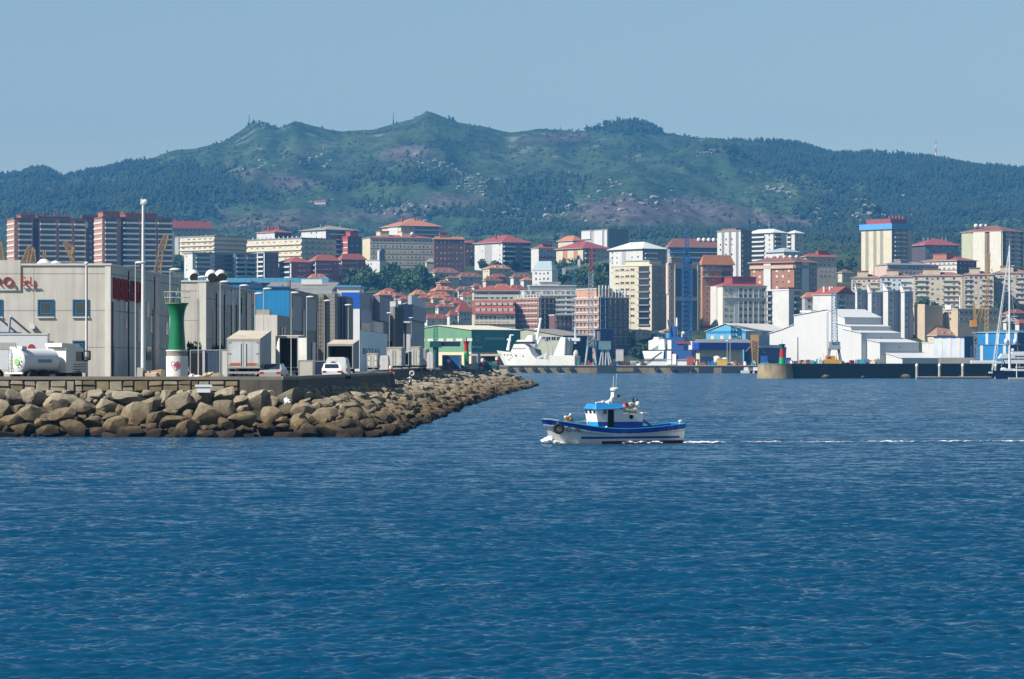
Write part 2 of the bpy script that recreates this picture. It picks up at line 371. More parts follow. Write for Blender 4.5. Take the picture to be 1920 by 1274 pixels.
acc = g.outputs['Normal']; tot = None
for sc_, st, k in ((.45, (.7, 1.2, 1), .42), (1.6, (.8, 1.2, 1), .46), (4.2, (.8, 1.2, 1), .30)):
    d = vm('SUBTRACT', nz_(sc_, st).outputs['Color'], (.5, .5, .5)); d = vm('MULTIPLY', d, (k * 1.15, k * 1.7, 0)); tot = d if tot is None else vm('ADD', tot, d)
tot = vm('SCALE', tot, None, gust.outputs[0])
L.new(vm('NORMALIZE', vm('ADD', vm('ADD', acc, tot), (0, -.13, 0))), b.inputs['Normal'])
wm.materials.append(m)
tag(link('water', wm), kind='structure')
sb = mat('seabed_mud', (.02, .05, .08), var=.2)
tag(MB().box(-900, 900, -50, 6500, -1.2, -.9).build('seabed', sb), kind='structure')
# ------------------------------------------------------------------ left quay: embankment, sea wall, armour rocks
GZ = 3.95
conc = mat('concrete_panel', '#b3ab9a', .85, .14, .5, .15, streak=.16)
conc_d = mat('concrete_dark', '#837d73', .9, .2, .5, .2, streak=.3)
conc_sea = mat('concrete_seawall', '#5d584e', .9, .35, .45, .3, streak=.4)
asphalt = mat('quay_asphalt', (.11, .11, .105), .9, .25, .3)
white = mat('white_paint', (.62, .62, .61), .45, .06, .8)
offwhite = mat('dirty_white', (.62, .61, .57), .6, .14, .7, streak=.18)
black = mat('black_rubber', (.012, .012, .013), .8, .2)
dark = mat('dark_void', (.010, .011, .014), .9, .1)
steel = mat('galvanised_steel', (.45, .46, .47), .45, .15, 2, metal=.5)
greysteel = mat('grey_paint', (.30, .32, .34), .5, .15, 1)
glass = mat('window_glass', (.018, .028, .04), .08, .2, .3, spec=.8)
red = mat('red_paint', (.48, .02, .018), .5, .12, 1)
WEDGE = [(-64, 233.5), (-40, 234.5), (-20, 234), (-11.5, 234.2), (-9.4, 236.5), (-9.1, 248), (-7.9, 297), (-6.4, 384), (-3.3, 500), (0, 589), (4.0, 700), (5.2, 735), (4.4, 752), (0, 760)]
CREST = [(-64, 240.6), (-40, 240.6), (-22, 240.7), (-17.0, 241.5), (-16.4, 244), (-16.2, 252), (-14.6, 297), (-13.0, 347), (-14.9, 372), (-14.8, 589), (-9.5, 690), (-3.5, 722), (-2.5, 735), (-5, 745)]
def plinterp(P, k):
    i = min(int(k), len(P) - 2); t = k - i
    return P[i][0] + (P[i+1][0] - P[i][0]) * t, P[i][1] + (P[i+1][1] - P[i][1]) * t
rockcol = None
def rockmat():
    m = bpy.data.materials.new('armour_rock'); m.use_nodes = True; N = m.node_tree.nodes; L = m.node_tree.links; b = N['Principled BSDF']
    b.inputs['Roughness'].default_value = .9; b.inputs['Specular IOR Level'].default_value = .25
    g = N.new('ShaderNodeNewGeometry'); sx = N.new('ShaderNodeSeparateXYZ'); L.new(g.outputs['Position'], sx.inputs[0])
    oi = N.new('ShaderNodeObjectInfo'); tc = N.new('ShaderNodeTexCoord')
    n = N.new('ShaderNodeTexNoise'); n.inputs['Scale'].default_value = 2.2; n.inputs['Detail'].default_value = 9; n.inputs['Roughness'].default_value = .7; L.new(g.outputs['Position'], n.inputs['Vector'])
    n2 = N.new('ShaderNodeTexNoise'); n2.inputs['Scale'].default_value = .55; n2.inputs['Detail'].default_value = 3; L.new(g.outputs['Position'], n2.inputs['Vector'])
    ad = N.new('ShaderNodeMath'); ad.operation = 'MULTIPLY_ADD'; ad.inputs[1].default_value = 1.6; L.new(n2.outputs[0], ad.inputs[0]); L.new(sx.outputs[2], ad.inputs[2])
    r = N.new('ShaderNodeValToRGB'); e = r.color_ramp.elements
    mr = N.new('ShaderNodeMapRange'); mr.inputs[1].default_value = .75; mr.inputs[2].default_value = 4.4; L.new(ad.outputs[0], mr.inputs[0]); L.new(mr.outputs[0], r.inputs[0])
    e[0].position = 0; e[0].color = (.016, .011, .009, 1); e[1].position = 1; e[1].color = (.27, .235, .18, 1)
    for p, c in ((.13, (.030, .021, .014)), (.24, (.105, .074, .036)), (.5, (.155, .122, .076)), (.78, (.205, .175, .125))):
        x = e.new(p); x.color = (*c, 1)
    m1 = N.new('ShaderNodeMapRange'); m1.inputs[1].default_value = .3; m1.inputs[2].default_value = .7; m1.inputs[3].default_value = .6; m1.inputs[4].default_value = 1.25; L.new(n.outputs[0], m1.inputs[0])
    m2 = N.new('ShaderNodeMapRange'); m2.inputs[3].default_value = .72; m2.inputs[4].default_value = 1.25; L.new(oi.outputs['Random'], m2.inputs[0])
    mu = N.new('ShaderNodeMath'); mu.operation = 'MULTIPLY'; L.new(m1.outputs[0], mu.inputs[0]); L.new(m2.outputs[0], mu.inputs[1])
    vm = N.new('ShaderNodeVectorMath'); vm.operation = 'SCALE'; L.new(r.outputs[0], vm.inputs[0]); L.new(mu.outputs[0], vm.inputs['Scale']); L.new(vm.outputs[0], b.inputs['Base Color'])
    bp = N.new('ShaderNodeBump'); bp.inputs['Distance'].default_value = .12; bp.inputs['Strength'].default_value = .7; L.new(n.outputs[0], bp.inputs['Height']); L.new(bp.outputs[0], b.inputs['Normal'])
    return m
ROCK = rockmat()
# bank under the rocks
mb = MB(); nk = 60
vs_ = []
for i in range(nk + 1):
    k = i / nk * (len(WEDGE) - 1); a = plinterp(WEDGE, k); c = plinterp(CREST, k)
    d = Vector((a[0] - c[0], a[1] - c[1])).normalized()
    vs_ += [(a[0] + d.x * 1.2, a[1] + d.y * 1.2, -1.0), (a[0] - d.x * .5, a[1] - d.y * .5, -.1), (c[0] + d.x * .6, c[1] + d.y * .6, 2.55), (c[0] - d.x * .8, c[1] - d.y * .8, 2.9)]
mb.add(vs_, [(4*i+j, 4*i+4+j, 4*i+5+j, 4*i+1+j) for i in range(nk) for j in range(3)])
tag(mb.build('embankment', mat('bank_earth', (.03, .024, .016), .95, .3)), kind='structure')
# quay ground
mb = MB(); poly = [(-130, 241.2), (-17.4, 241.2), (-16.7, 250), (-13.6, 347), (-15.6, 372), (-15.4, 589), (-10.2, 690), (-4.4, 722), (-6, 745), (-8.5, 775), (-150, 775)]
mb.prism(poly, 2.2, GZ, 'xy'); tag(mb.build('quay_ground', asphalt), kind='structure')

def boulder(seed, flat=.8):
    import bmesh
    bm = bmesh.new(); bmesh.ops.create_icosphere(bm, subdivisions=3, radius=1)
    V = np.array([v.co[:] for v in bm.verts]); r = np.random.default_rng(seed)
    V = np.sign(V) * np.abs(V) ** .72; V *= np.array((1.0, .85, flat))
    for i in range(17):
        n = r.normal(size=3); n /= np.linalg.norm(n); d = r.uniform(.46, .86)
        s = V @ n; k = s > d; V[k] -= np.outer((s[k] - d) * 1.0, n)
    V += .035 * fbm(V[:, 0] * 3 + seed, V[:, 1] * 3 + V[:, 2] * 2.3, 3)[:, None] * V
    V /= np.abs(V).max(0)
    for v, p in zip(bm.verts, V): v.co = p
    me = bpy.data.meshes.new('boulder'); bm.to_mesh(me); bm.free(); me.materials.append(ROCK)
    me.polygons.foreach_set('use_smooth', [True] * len(me.polygons)); me.set_sharp_from_angle(angle=R(18)); return me
BLD = [boulder(100 + i, random.uniform(.65, .95)) for i in range(14)]
nrock = 0
def put_rock(x, y, z, sx, sy, sz, label, group):
    global nrock
    o = link('armour_rock', random.choice(BLD)); o.location = (x, y, z); o.scale = (sx, sy, sz)
    o.rotation_euler = (random.uniform(-.35, .35), random.uniform(-.38, .38), random.uniform(-.6, .6) + random.choice((0, math.pi)))
    tag(o, label, 'rock', group); nrock += 1
# front face: uneven courses of big boulders
def course(z): return 'dark wet rock at the waterline' if z < .45 else 'brown rock low on the bank' if z < 1.15 else 'tan rock halfway up the bank' if z < 1.9 else 'tan rock high on the bank' if z < 2.65 else 'grey weathered rock in the top course'
zones = [(-30.5, 'below the tanker truck'), (-26.3, 'below the grey concrete warehouse wall'), (-21.8, 'below the green light tower'), (-17.5, 'below the white foam box'), (-5, 'at the corner of the breakwater')]
placed = []
for a_lo, a_hi, tries in ((.85, 1.15, 500), (.62, .9, 1500), (.44, .66, 3500), (.26, .44, 5000)):
    for q in range(tries):
        if len(placed) > 228: break
        a_ = random.uniform(a_lo, a_hi); c_ = a_ * random.uniform(.5, .78) if a_ > .5 else a_ * random.uniform(.6, .95); z = random.uniform(-.15, 3.2); x = random.uniform(-42, -10.0 - max(0, z) * 2.1)
        if z + c_ > 3.42: continue
        if all(((x - p[0]) / (a_ + p[2])) ** 2 + ((z - p[1]) / (c_ + p[3])) ** 2 > .60 for p in placed): placed.append((x, z, a_, c_))
for x, z, a_, c_ in placed:
    zn = next(zn for lim, zn in zones if x < lim); y = 234.3 + max(0, z) / 3.15 * 6 + random.uniform(-.25, .35) + (.35 if a_ < .45 else 0)
    if a_ < .48: put_rock(x, y, z, a_ * 1.2, a_, c_ * 1.2, f'small chinking stone between the boulders {zn}', 'small stones wedged in the breakwater')
    else: put_rock(x, y, z, a_ * 1.24, a_ * random.uniform(.7, .95), c_ * 1.2, f'{course(z)} {zn}', 'armour rocks of the breakwater')
# right flank: nearest rocks as single things, the rest as one rubble mass
bandf = [('dark wet rock at the waterline', .04), ('brown tilted rock low on the bank', .2), ('brown tilted rock halfway up the bank', .36), ('brown tilted rock halfway up the bank', .52), ('tan rock high on the bank', .68), ('grey rock near the crest', .84), ('grey rock near the crest', .98)]
rubble = []
cum = [0]
for a, b_ in zip(WEDGE, WEDGE[1:]): cum.append(cum[-1] + math.dist(a, b_))
def kat(s):
    i = max(0, min(len(cum) - 2, int(np.searchsorted(cum, s) - 1))); return i + (s - cum[i]) / (cum[i + 1] - cum[i])
s0 = cum[3]; s = s0 - .5
while s < cum[-1] - 1:
    k = kat(s); a = plinterp(WEDGE, k); c = plinterp(CREST, min(k, len(CREST) - 1.001))
    far = a[1] > 300
    for bn, t in bandf:
        if s < s0 + 4 and random.random() < .25: continue
        tt = t + random.uniform(-.06, .06); x = a[0] + (c[0] - a[0]) * tt + random.uniform(-.3, .3); y = a[1] + (c[1] - a[1]) * tt + random.uniform(-.6, .6)
        z = -.1 + 3.05 * tt + random.uniform(-.15, .25); sc_ = random.uniform(.42, 1.12) * (.62 if t > .8 else 1)
        zn = 'on the flank by the grey box trailers' if a[1] < 262 else 'on the flank by the white van'
        if nrock < 296 and a[1] < 290:
            put_rock(x, y, z, sc_ * random.uniform(.8, 1.2), sc_ * random.uniform(.8, 1.3), sc_ * random.uniform(.5, .9), f'{bn} {zn}', 'armour rocks of the breakwater')
        else: rubble.append((x, y, z, sc_ * (1.0 if a[1] < 420 else 1.15)))
    s += random.uniform(1.15, 1.5) if s < s0 + 60 else random.uniform(1.5, 2.3)
rv = []; rf = []
LOW = []
for q in range(6):
    import bmesh
    bm = bmesh.new(); bmesh.ops.create_icosphere(bm, subdivisions=2, radius=1); V = np.array([v.co[:] for v in bm.verts]); r = np.random.default_rng(q)
    for i in range(11):
        n = r.normal(size=3); n /= np.linalg.norm(n); d = r.uniform(.45, .78); ss = V @ n; kk = ss > d; V[kk] -= np.outer(ss[kk] - d, n)
    V /= np.abs(V).max(0); LOW.append((V, [tuple(v.index for v in f.verts) for f in bm.faces])); bm.free()
mb = MB()
for x, y, z, sc_ in rubble:
    V, fs = random.choice(LOW); M = np.array(Matrix.Rotation(random.uniform(0, 6.3), 3, 'Z') @ Matrix.Rotation(random.uniform(-.5, .5), 3, 'X') @ Matrix.Diagonal((sc_ * 1.1, sc_ * .9, sc_ * .65)))
    mb.add((V @ M.T + np.array((x, y, z))).tolist(), fs)
tag(mb.build('rock_rubble', ROCK), kind='stuff')

# sea wall: masonry on the front, concrete along the side
sw = thing('sea_wall', 'low stone masonry sea wall with concrete coping above the boulders', 'wall', (0, 0, 0))
mb = MB(); mb.box(-64, -17.3, 241.0, 241.6, 4.16, 4.40); mb.build('coping', mat('coping_concrete', '#7a746a', .9, .2, .8), sw)
stone_m = [mat('masonry_stone_a', '#8f7f60', .9, .3, 1.2, .4), mat('masonry_stone_b', '#75694f', .9, .3, 1.2, .4), mat('masonry_stone_c', '#9a9180', .9, .3, 1.2, .4)]
mb = MB(); mb.box(-64, -20.5, 241.16, 241.58, 2.4, 4.157, 3)
x = -45.0
while x < -20.9:
    w = random.uniform(.5, 1.25); h = random.uniform(.35, .6); zb_ = 3.25; hh = 4.12 - zb_
    rows = [(zb_, hh)] if random.random() < .45 else [(zb_, hh * random.uniform(.4, .6))]
    if len(rows) == 1 and rows[0][1] < hh: rows.append((zb_ + rows[0][1], hh - rows[0][1]))
    for z0, h in rows:
        a = .035; q = lambda: random.uniform(-.04, .04)
        p = [(x + a + q(), z0 + a + q()), (x + w - a + q(), z0 + a + q()), (x + w - a + q(), z0 + h - a + q()), (x + a + q(), z0 + h - a + q())]
        yy = 241.02 + random.uniform(-.03, .05); cx_, cz_ = x + w / 2, z0 + h / 2
        v = [(px_, 241.16, pz_) for px_, pz_ in p] + [(cx_ + (px_ - cx_) * .86, yy, cz_ + (pz_ - cz_) * .82) for px_, pz_ in p]
        mb.add(v, [(4, 5, 6, 7)] + [(i, (i + 1) % 4, 4 + (i + 1) % 4, 4 + i) for i in range(4)], random.randrange(3))
    x += w
mb.build('masonry', stone_m + [mat('mortar_dark', '#4a443a', .95, .2)], sw)
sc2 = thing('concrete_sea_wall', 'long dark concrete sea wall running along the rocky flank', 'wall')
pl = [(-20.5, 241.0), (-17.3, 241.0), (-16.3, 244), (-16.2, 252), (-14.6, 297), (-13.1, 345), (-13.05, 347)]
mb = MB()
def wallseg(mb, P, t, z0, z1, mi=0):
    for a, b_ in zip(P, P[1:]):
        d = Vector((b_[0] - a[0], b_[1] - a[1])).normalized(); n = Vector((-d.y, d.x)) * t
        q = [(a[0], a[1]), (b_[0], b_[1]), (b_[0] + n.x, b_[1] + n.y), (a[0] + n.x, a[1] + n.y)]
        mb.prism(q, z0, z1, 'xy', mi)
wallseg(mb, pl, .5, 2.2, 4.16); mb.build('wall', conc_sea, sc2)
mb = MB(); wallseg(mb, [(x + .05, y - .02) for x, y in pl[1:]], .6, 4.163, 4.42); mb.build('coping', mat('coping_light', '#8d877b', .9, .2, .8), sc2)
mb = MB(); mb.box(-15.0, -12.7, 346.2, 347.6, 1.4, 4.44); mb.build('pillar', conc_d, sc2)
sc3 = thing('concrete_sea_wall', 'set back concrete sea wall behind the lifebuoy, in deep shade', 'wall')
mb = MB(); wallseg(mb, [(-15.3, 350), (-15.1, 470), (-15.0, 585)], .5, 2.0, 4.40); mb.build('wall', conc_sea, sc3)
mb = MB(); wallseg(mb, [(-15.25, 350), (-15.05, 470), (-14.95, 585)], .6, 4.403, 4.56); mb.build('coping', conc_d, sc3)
for i, (xl, xr, D, zt) in enumerate(((785, 814, 600, 4.3), (826, 833, 640, 4.25), (841, 852, 665, 4.2), (862, 872, 690, 4.1), (878, 903, 712, 4.1), (918, 951, 722, 4.2))):
    a, b_ = at(xl, D, 0), at(xr, D, 0); mb = MB(); mb.box(a.x, b_.x, D, D + 9, 1.6, zt)
    mb.box(a.x - .1, b_.x + .15, D - .12, D + 9, zt + .003, zt + .35, 1)
    lab = ['wide pale concrete buttress after the shaded wall', 'narrow concrete buttress beside the wide pale one', 'concrete buttress below the blue container', 'weedy concrete buttress below the red beacon', 'concrete block under the grey portal frame', 'last low concrete block at the tip of the breakwater'][i]
    tag(mb.build('concrete_buttress', [conc, conc_d]), lab, 'buttress', 'concrete buttresses along the breakwater')

# ------------------------------------------------------------------ warehouses in a row
ROWT = R(-1.64)
navy = mat('navy_glass', (.012, .03, .07), .25, .2, .3, spec=.6)
darkclad = mat('dark_cladding', '#8a8886', .7, .15, .4, streak=.15)
greyclad = mat('grey_cladding', '#a2a2a0', .6, .12, .4, streak=.18, panel=(1.2, 0, .02, .8))
blueclad = mat('blue_cladding', (.015, .20, .44), .5, .1, .5, panel=(.6, 0, .02, .8))
blueframe = mat('blue_frame', (.012, .10, .22), .4, .1)
panel_c = mat('precast_panel', '#c0bcb3', .85, .13, .35, .1, streak=.17, panel=(6.4, 3.05, .025, .55))
panel_s = mat('precast_panel_side', '#c6c4be', .85, .16, .35, .1, streak=.2, panel=(2.4, 3.05, .03, .5))
class WH:
    def __init__(s, label, xl, xc, yt, D, depth, mf, ms, cat='warehouse', zb=GZ - .3, name='warehouse', name_wall='wall'):
        s.D = D; s.Xc = (xc - 960) / F * D; s.w = (xc - xl) / F * D; s.H = EYE + (HOR - yt) / F * D - zb; s.zb = zb; s.depth = depth
        s.root = thing(name, label, cat, (s.Xc, D, zb), ROWT)
        mb = MB(); mb.box(-s.w, 0, 0, depth, 0, s.H)
        mb.m = [1 if q in (3,) else 0 for q in range(6)]
        mb.build(name_wall, [mf, ms], s.root)
    def fx(s, px): return (px - 960) / F * s.D - s.Xc                    # front face: photo column -> local x
    def z(s, py, D=None): return EYE + (HOR - py) / F * (D or s.D) - s.zb
    def sy(s, px):                                                       # side face: photo column -> local y
        k = (px - 960) / F; return (k * s.D - s.Xc) / (.0286 - k)
    def zs(s, px, py): return s.z(py, s.D + s.sy(px))
    def front(s, name, xl, xr, yt, yb, m, proud=.06, deep=.1, label=None):
        o = MB().box(s.fx(xl), s.fx(xr), -proud, deep, s.z(yb), s.z(yt)).build(name, m, s.root)
        if label: o['label'] = label
        return o
    def side(s, name, xl, xr, z0, z1, m, proud=.06, label=None):
        o = MB().box(-.1, proud, s.sy(xl), s.sy(xr), z0, z1).build(name, m, s.root)
        if label: o['label'] = label
        return o
    def window(s, xl, xr, yt, yb, fm, gm=None):
        x0, x1, z0, z1 = s.fx(xl), s.fx(xr), s.z(yb), s.z(yt); t = .13; w = s.root
        mb = MB(); mb.box(x0, x1, -.07, .02, z0, z0 + t); mb.box(x0, x1, -.07, .02, z1 - t, z1); mb.box(x0, x0 + t, -.069, .02, z0 + t, z1 - t); mb.box(x1 - t, x1, -.069, .02, z0 + t, z1 - t)
        win = mb.build('window', fm, w)
        MB().box(x0 + t, x1 - t, -.03, .02, z0 + t, z1 - t).build('pane', gm or mat('tinted_pane', (.03, .055, .065), .15, .3, .5, spec=.7), win)
        mb = MB(); q = .1; a0, a1, b0, b1 = x0 + t + .1, x1 - t - .1, z0 + t + .1, z1 - t - .1
        mb.box(a0, a1, -.05, -.02, b0, b0 + .05); mb.box(a0, a1, -.05, -.02, b1 - .05, b1); mb.box(a0, a0 + .05, -.049, -.02, b0 + .05, b1 - .05); mb.box(a1 - .05, a1, -.049, -.02, b0 + .05, b1 - .05)
        mb.build('sash', mat('light_blue_sash', (.05, .16, .30), .4, .1), win)
        MB().box(x0 - .03, x1 + .03, -.12, .02, z0 - .12, z0 - .003).build('sill', mat('pale_sill', (.55, .53, .48), .7, .1), win)

# first warehouse, with the windows and the red lettering
w1 = WH('nearest grey concrete warehouse with blue windows and red roof-edge letters', -120, 208, 498, 265, 44, panel_c, panel_s)
w1.front('parapet', -120, 38, 488, 545, panel_c, .12, .6, 'raised parapet bay at the left end')
MB().box(-w1.w, .05, -.1, .3, w1.H + .003, w1.H + .16).build('coping', mat('metal_coping', (.55, .55, .53), .5, .08), w1.root)
MB().box(-.25, .06, .3, 44, w1.H + .003, w1.H + .15).build('coping', mat('metal_coping', (.55, .55, .53)), w1.root)
w1.front('corner_pilaster', 197, 207.5, 500, 712, mat('pale_pilaster', '#d6d2c8', .85, .1, .5, streak=.15), .05)
for xl, xr, yt, yb in ((70, 101, 562, 594), (136, 167, 562, 594), (136, 161, 639, 667), (-27, 4, 562, 594)): w1.window(xl, xr, yt, yb, blueframe)
sg = text('sign_lettering', 'RO, S.L.', 1.12, mat('red_letters', (.36, .035, .02), .5, .1), w1.root, (w1.fx(-11), -.20, w1.z(537)), ext=.05, align='LEFT')
MB().lathe([(.22, -.3), (.22, .05)], 16, (w1.fx(61), -.05, w1.z(613)), axis='y').build('floodlight', white, w1.root)
# canopy with tie rods over the loading bay
cn = MB().box(w1.fx(-40), w1.fx(40), -3.4, -.1, w1.z(628), w1.z(623.5)).build('canopy', mat('canopy_blue', (.05, .13, .33), .5, .1), w1.root)
for px in (7, 31):
    mb = MB(); mb.tube((w1.fx(px - 3), -3.0, w1.z(624)), (w1.fx(px), -3.0, w1.z(595)), .13, .1); mb.tube((w1.fx(px), -3.0, w1.z(595)), (w1.fx(px + 27), -.1, w1.z(627)), .09, .09); mb.build('strut', greysteel, cn)
# side of the first warehouse
for i, (a, b_) in enumerate(((211, 239), (241, 263))):                       # red letters seen end on
    y0, y1 = w1.sy(a), w1.sy(b_); n = 7 if i == 0 else 5; z1 = w1.H - 1.0
    for k in range(n):
        ya = y0 + (y1 - y0) * (k + .12) / n; yb = y0 + (y1 - y0) * (k + .8) / n; mb = MB(); zb_ = z1 - 1.75; q = (k * 5 + i * 3) % 4
        for (ua, va, ub, vb) in (((0, 0, 0, 1), (1, 0, 1, 1), (0, 1, 1, 1)) if q == 0 else ((0, 1, .5, 0), (.5, 0, 1, 1)) if q == 1 else ((0, 0, 0, 1), (0, 0, 1, 0), (0, 1, 1, 1), (0, .5, .8, .5)) if q == 2 else ((0, 0, .5, 1), (.5, 1, 1, 0), (.2, .35, .8, .35))):
            mb.tube((.12, ya + (yb - ya) * ua, zb_ + 1.7 * va), (.12, ya + (yb - ya) * ub, zb_ + 1.7 * vb), .10, .10, 5)
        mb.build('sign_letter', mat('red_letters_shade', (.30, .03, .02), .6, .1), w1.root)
w1.side('pier', 209.5, 211.5, 0, w1.H - 3.0, navy, .15); w1.side('pier', 240, 241.4, 0, w1.H - .2, navy, .12)
w1.side('tall_window', 289, 297, 0, w1.H - .25, navy, .1); w1.side('pier', 286, 287.6, 0, w1.H - 3.2, navy, .1)
w1.side('banner', 257, 264, 3.6, w1.H - 3.2, mat('white_banner', (.62, .62, .63), .6, .25, 1.0), .12)
for a, b_, z0, z1 in ((234, 239.6, 6.2, 7.3), (234, 239.6, 4.6, 5.6), (274, 279, 5.8, 7.2), (281, 285, 4.5, 6), (310, 315, 4.4, 5.6), (274, 283, 2.0, 3.2)):
    w1.side('window', a, b_, z0, z1, glass, .05)
MB().lathe([(.5, 0), (.62, .25), (.3, .55), (.05, .6)], 14, (w1.fx(62), 5, w1.H + .1)).build('roof_vent', white, w1.root)
MB().lathe([(.5, 0), (.5, .3), (.05, .5)], 14, (w1.fx(80), 6, w1.H + .1)).build('roof_vent', white, w1.root)

w2 = WH('second grey concrete warehouse with white posters and roof ventilators', 300, 387, 529, 328.6, 46, panel_c, mat('precast_panel_dark', '#b6b4ae', .85, .18, .35, .1, streak=.25, panel=(2.4, 4.2, .03, .5)))
MB().box(-w2.w, .05, -.1, .3, w2.H + .003, w2.H + .16).build('coping', mat('metal_coping', (.55, .55, .53)), w2.root)
MB().box(-.2, .06, .3, 46, w2.H + .003, w2.H + .15).build('coping', mat('metal_coping', (.55, .55, .53)), w2.root)
w2.front('downpipe', 370.5, 371.6, 560, 700, black, .12)
w2.front('corner_pilaster', 372.5, 386.5, 530, 712, mat('pale_pilaster', '#d6d2c8'), .05)
for px in (354, 388, 406):
    mb = MB(); c_ = Vector((w2.fx(px), 3.5, w2.H)); mb.tube(c_, c_ + Vector((0, 0, .55)), .5, .5, 14); mb.ball(c_ + Vector((0, -.05, .75)), .62, 14)
    v = mb.build('roof_ventilator', white, w2.root, smooth=True); MB().lathe([(.48, -.7), (.48, -.25)], 14, (c_.x + .2, c_.y, c_.z + .5), axis='y').build('vent_mouth', dark, v)
for a, b_ in ((406, 417), (422, 433), (437, 449), (471, 474), (475, 479)):
    w2.side('poster', a, b_, w2.zs((a + b_) / 2, 572), w2.zs((a + b_) / 2, 545), mat('pale_poster', (.50, .50, .52), .6, .3, .8), .1)
for a, b_ in ((433, 437.5), (461, 469)): w2.side('tall_window', a, b_, 0, w2.H - .3, navy, .12)
for a in (404.5, 420, 443, 452): w2.side('pier', a, a + 1.4, 0, w2.H - 1.0, navy, .15)
for i, a in enumerate((399, 411.5, 424, 446.5, 449.5, 455, 473)): w2.side('pipe', a, a + .7, 3.0 + (i % 3) * .5, 7.2 - (i % 2), offwhite, .2)

w3 = WH('blue metal clad warehouse behind the closed box trailer', 440, 543, 541, 415, 42, blueclad, darkclad)
MB().box(-w3.w, .1, -.15, .2, w3.H + .003, w3.H + .25).build('coping', mat('dark_blue_trim', (.01, .06, .16), .5, .1), w3.root)
for a, b_ in ((547, 564), (571, 591)): w3.side('cladding_panel', a, b_, w3.zs(a, 620), w3.zs((a + b_) / 2, 556 + (a - 547) * .2), mat('lilac_grey_panel', '#a3a3ac', .6, .12, .4, streak=.2), .12)
for a in (545, 565.5, 568, 592): w3.side('pier', a, a + 1.6, 0, w3.H - 2.5, navy, .16)
w3.side('door', 584, 590, 0, 4.6, navy, .14)
w3b = WH('pale concrete annex in front of the blue warehouse', 440, 520, 591, 392, 20, mat('annex_panel', '#d2cec5', .85, .1, .4, streak=.15, panel=(5.2, 0, .03, .6)), mat('annex_side', '#a8a49b', .85, .15, .4, streak=.2))
w3b.front('upper_band', 480, 505, 581, 591, mat('annex_band', '#a29b8b', .85, .1), -.2, 2.0)
for a in (526, 531): w3b.side('tall_window', a, a + 3, 0, 6.2, navy, .1)
w4 = WH('grey block faced warehouse with a textured stair strip', 588, 628, 551, 480, 5, mat('split_block', '#8f8d87', .9, .22, .5, .2, panel=(.9, .55, .04, .75)), darkclad)
w4.front('stair_strip', 592, 607, 560, 700, mat('rough_block', '#7b776e', .95, .3, .9, .3, panel=(.6, .6, .05, .6)), .25)
w4.front('pier', 607.5, 610, 553, 700, mat('dark_pier', '#2a2d33', .7, .1), .4)
w5 = WH('dark navy glass fronted warehouse between grey ones', 600, 651, 556, 502, 12, navy, darkclad)
for a in (630.5, 637, 643): w5.front('mullion', a, a + .7, 557, 700, mat('dark_pier', '#2a2d33'), .15)
w5.side('cladding_panel', 651.6, 659, 3, w5.H - 1.5, mat('split_block', '#66645f'), .1)
w6 = WH('tall white and blue factory building with rounded pale blue base', 640, 674.5, 548, 534, 56, mat('white_cladding', (.74, .75, .76), .5, .05, .4), mat('violet_grey_cladding', '#9a9aa4', .6, .1, .3, streak=.12))
w6.front('blue_band', 640, 674.3, 548.5, 578, mat('strong_blue', (.012, .11, .52), .5, .08), .08)
w6.side('blue_panel', 675.5, 696, w6.zs(685, 607), w6.zs(685, 582), mat('steel_blue_panel', (.10, .20, .34), .4, .15), .1)
w6.side('window', 676, 694, w6.zs(685, 621), w6.zs(685, 606), navy, .14); w6.side('tall_window', 695, 700.5, w6.zs(697, 622), w6.H - .4, mat('deep_blue_glass', (.008, .02, .10), .3, .1), .12)
w6.side('window', 701, 717, w6.zs(709, 624), w6.zs(709, 603), navy, .1)
w6.side('overhang', 700.5, 720, w6.zs(710, 603), w6.H - .1, mat('violet_grey_cladding', '#9a9aa4'), 1.1)
mb = MB(); zt = w6.zs(695, 623); y0, y1 = w6.sy(675.5), w6.sy(719)
mb.prism([(0, y0), (.16, y0 + .3), (.26, y0 + 3), (.3, y0 + 8), (.3, y1 + 2), (.2, y1 + 8), (0, y1 + 9)], 0, zt, 'xy')
ap = mb.build('curved_apron', mat('pale_blue_render', (.70, .82, .90), .5, .06, .3), w6.root, smooth=True)
t = text('lettering', 'BOTAS', 1.5, mat('navy_letters', (.02, .05, .13), .5, .1), w6.root, (.33, 23, w6.zs(697, 665)), (R(90), 0, R(90)), .03, sx=8.6)
w7 = WH('last tall warehouse with dark glass front and grey ribbed base', 738, 770, 571, 676, 52, navy, mat('ribbed_grey', '#a0a0a6', .6, .12, .3, streak=.2, panel=(5, 0, .12, .6)))
MB().box(-w7.w, 0, -1.5, 0, w7.z(606), w7.z(603)).build('ledge', offwhite, w7.root)
w7.front('door_frame', 762, 769.6, 604, 700, mat('pale_column', (.55, .56, .57), .6, .1), .25)
w7.front('pipework', 752, 758, 620, 660, white, .3); w7.front('pipework', 748, 750, 628, 660, white, .25)
w7.side('upper_cladding', 770.6, 795, w7.zs(783, 603), w7.H - .1, mat('violet_grey_cladding', '#9a9aa4'), .5)
MB().box(-.6, .2, 0, 50, w7.H + .003, w7.H + 1.9).build('roof_screen', mat('pale_screen', (.5, .53, .56), .5, .1), w7.root)
w8 = WH('grey columned warehouse between the white factory and the dark glass one', 719, 741, 575, 612, 26, greyclad, mat('dark_pier', '#2a2d33'))
w8.front('pier', 729, 734, 590, 640, darkclad, .6); w8.front('pier', 737, 741, 575, 700, darkclad, .8); w8.front('recess', 727, 735, 640, 700, dark, .3)
mb = MB(); mb.box(-w8.w, 0, 1, 9, w8.H + .003, w8.H + 1.0); mb.build('roof_plant', white, w8.root)

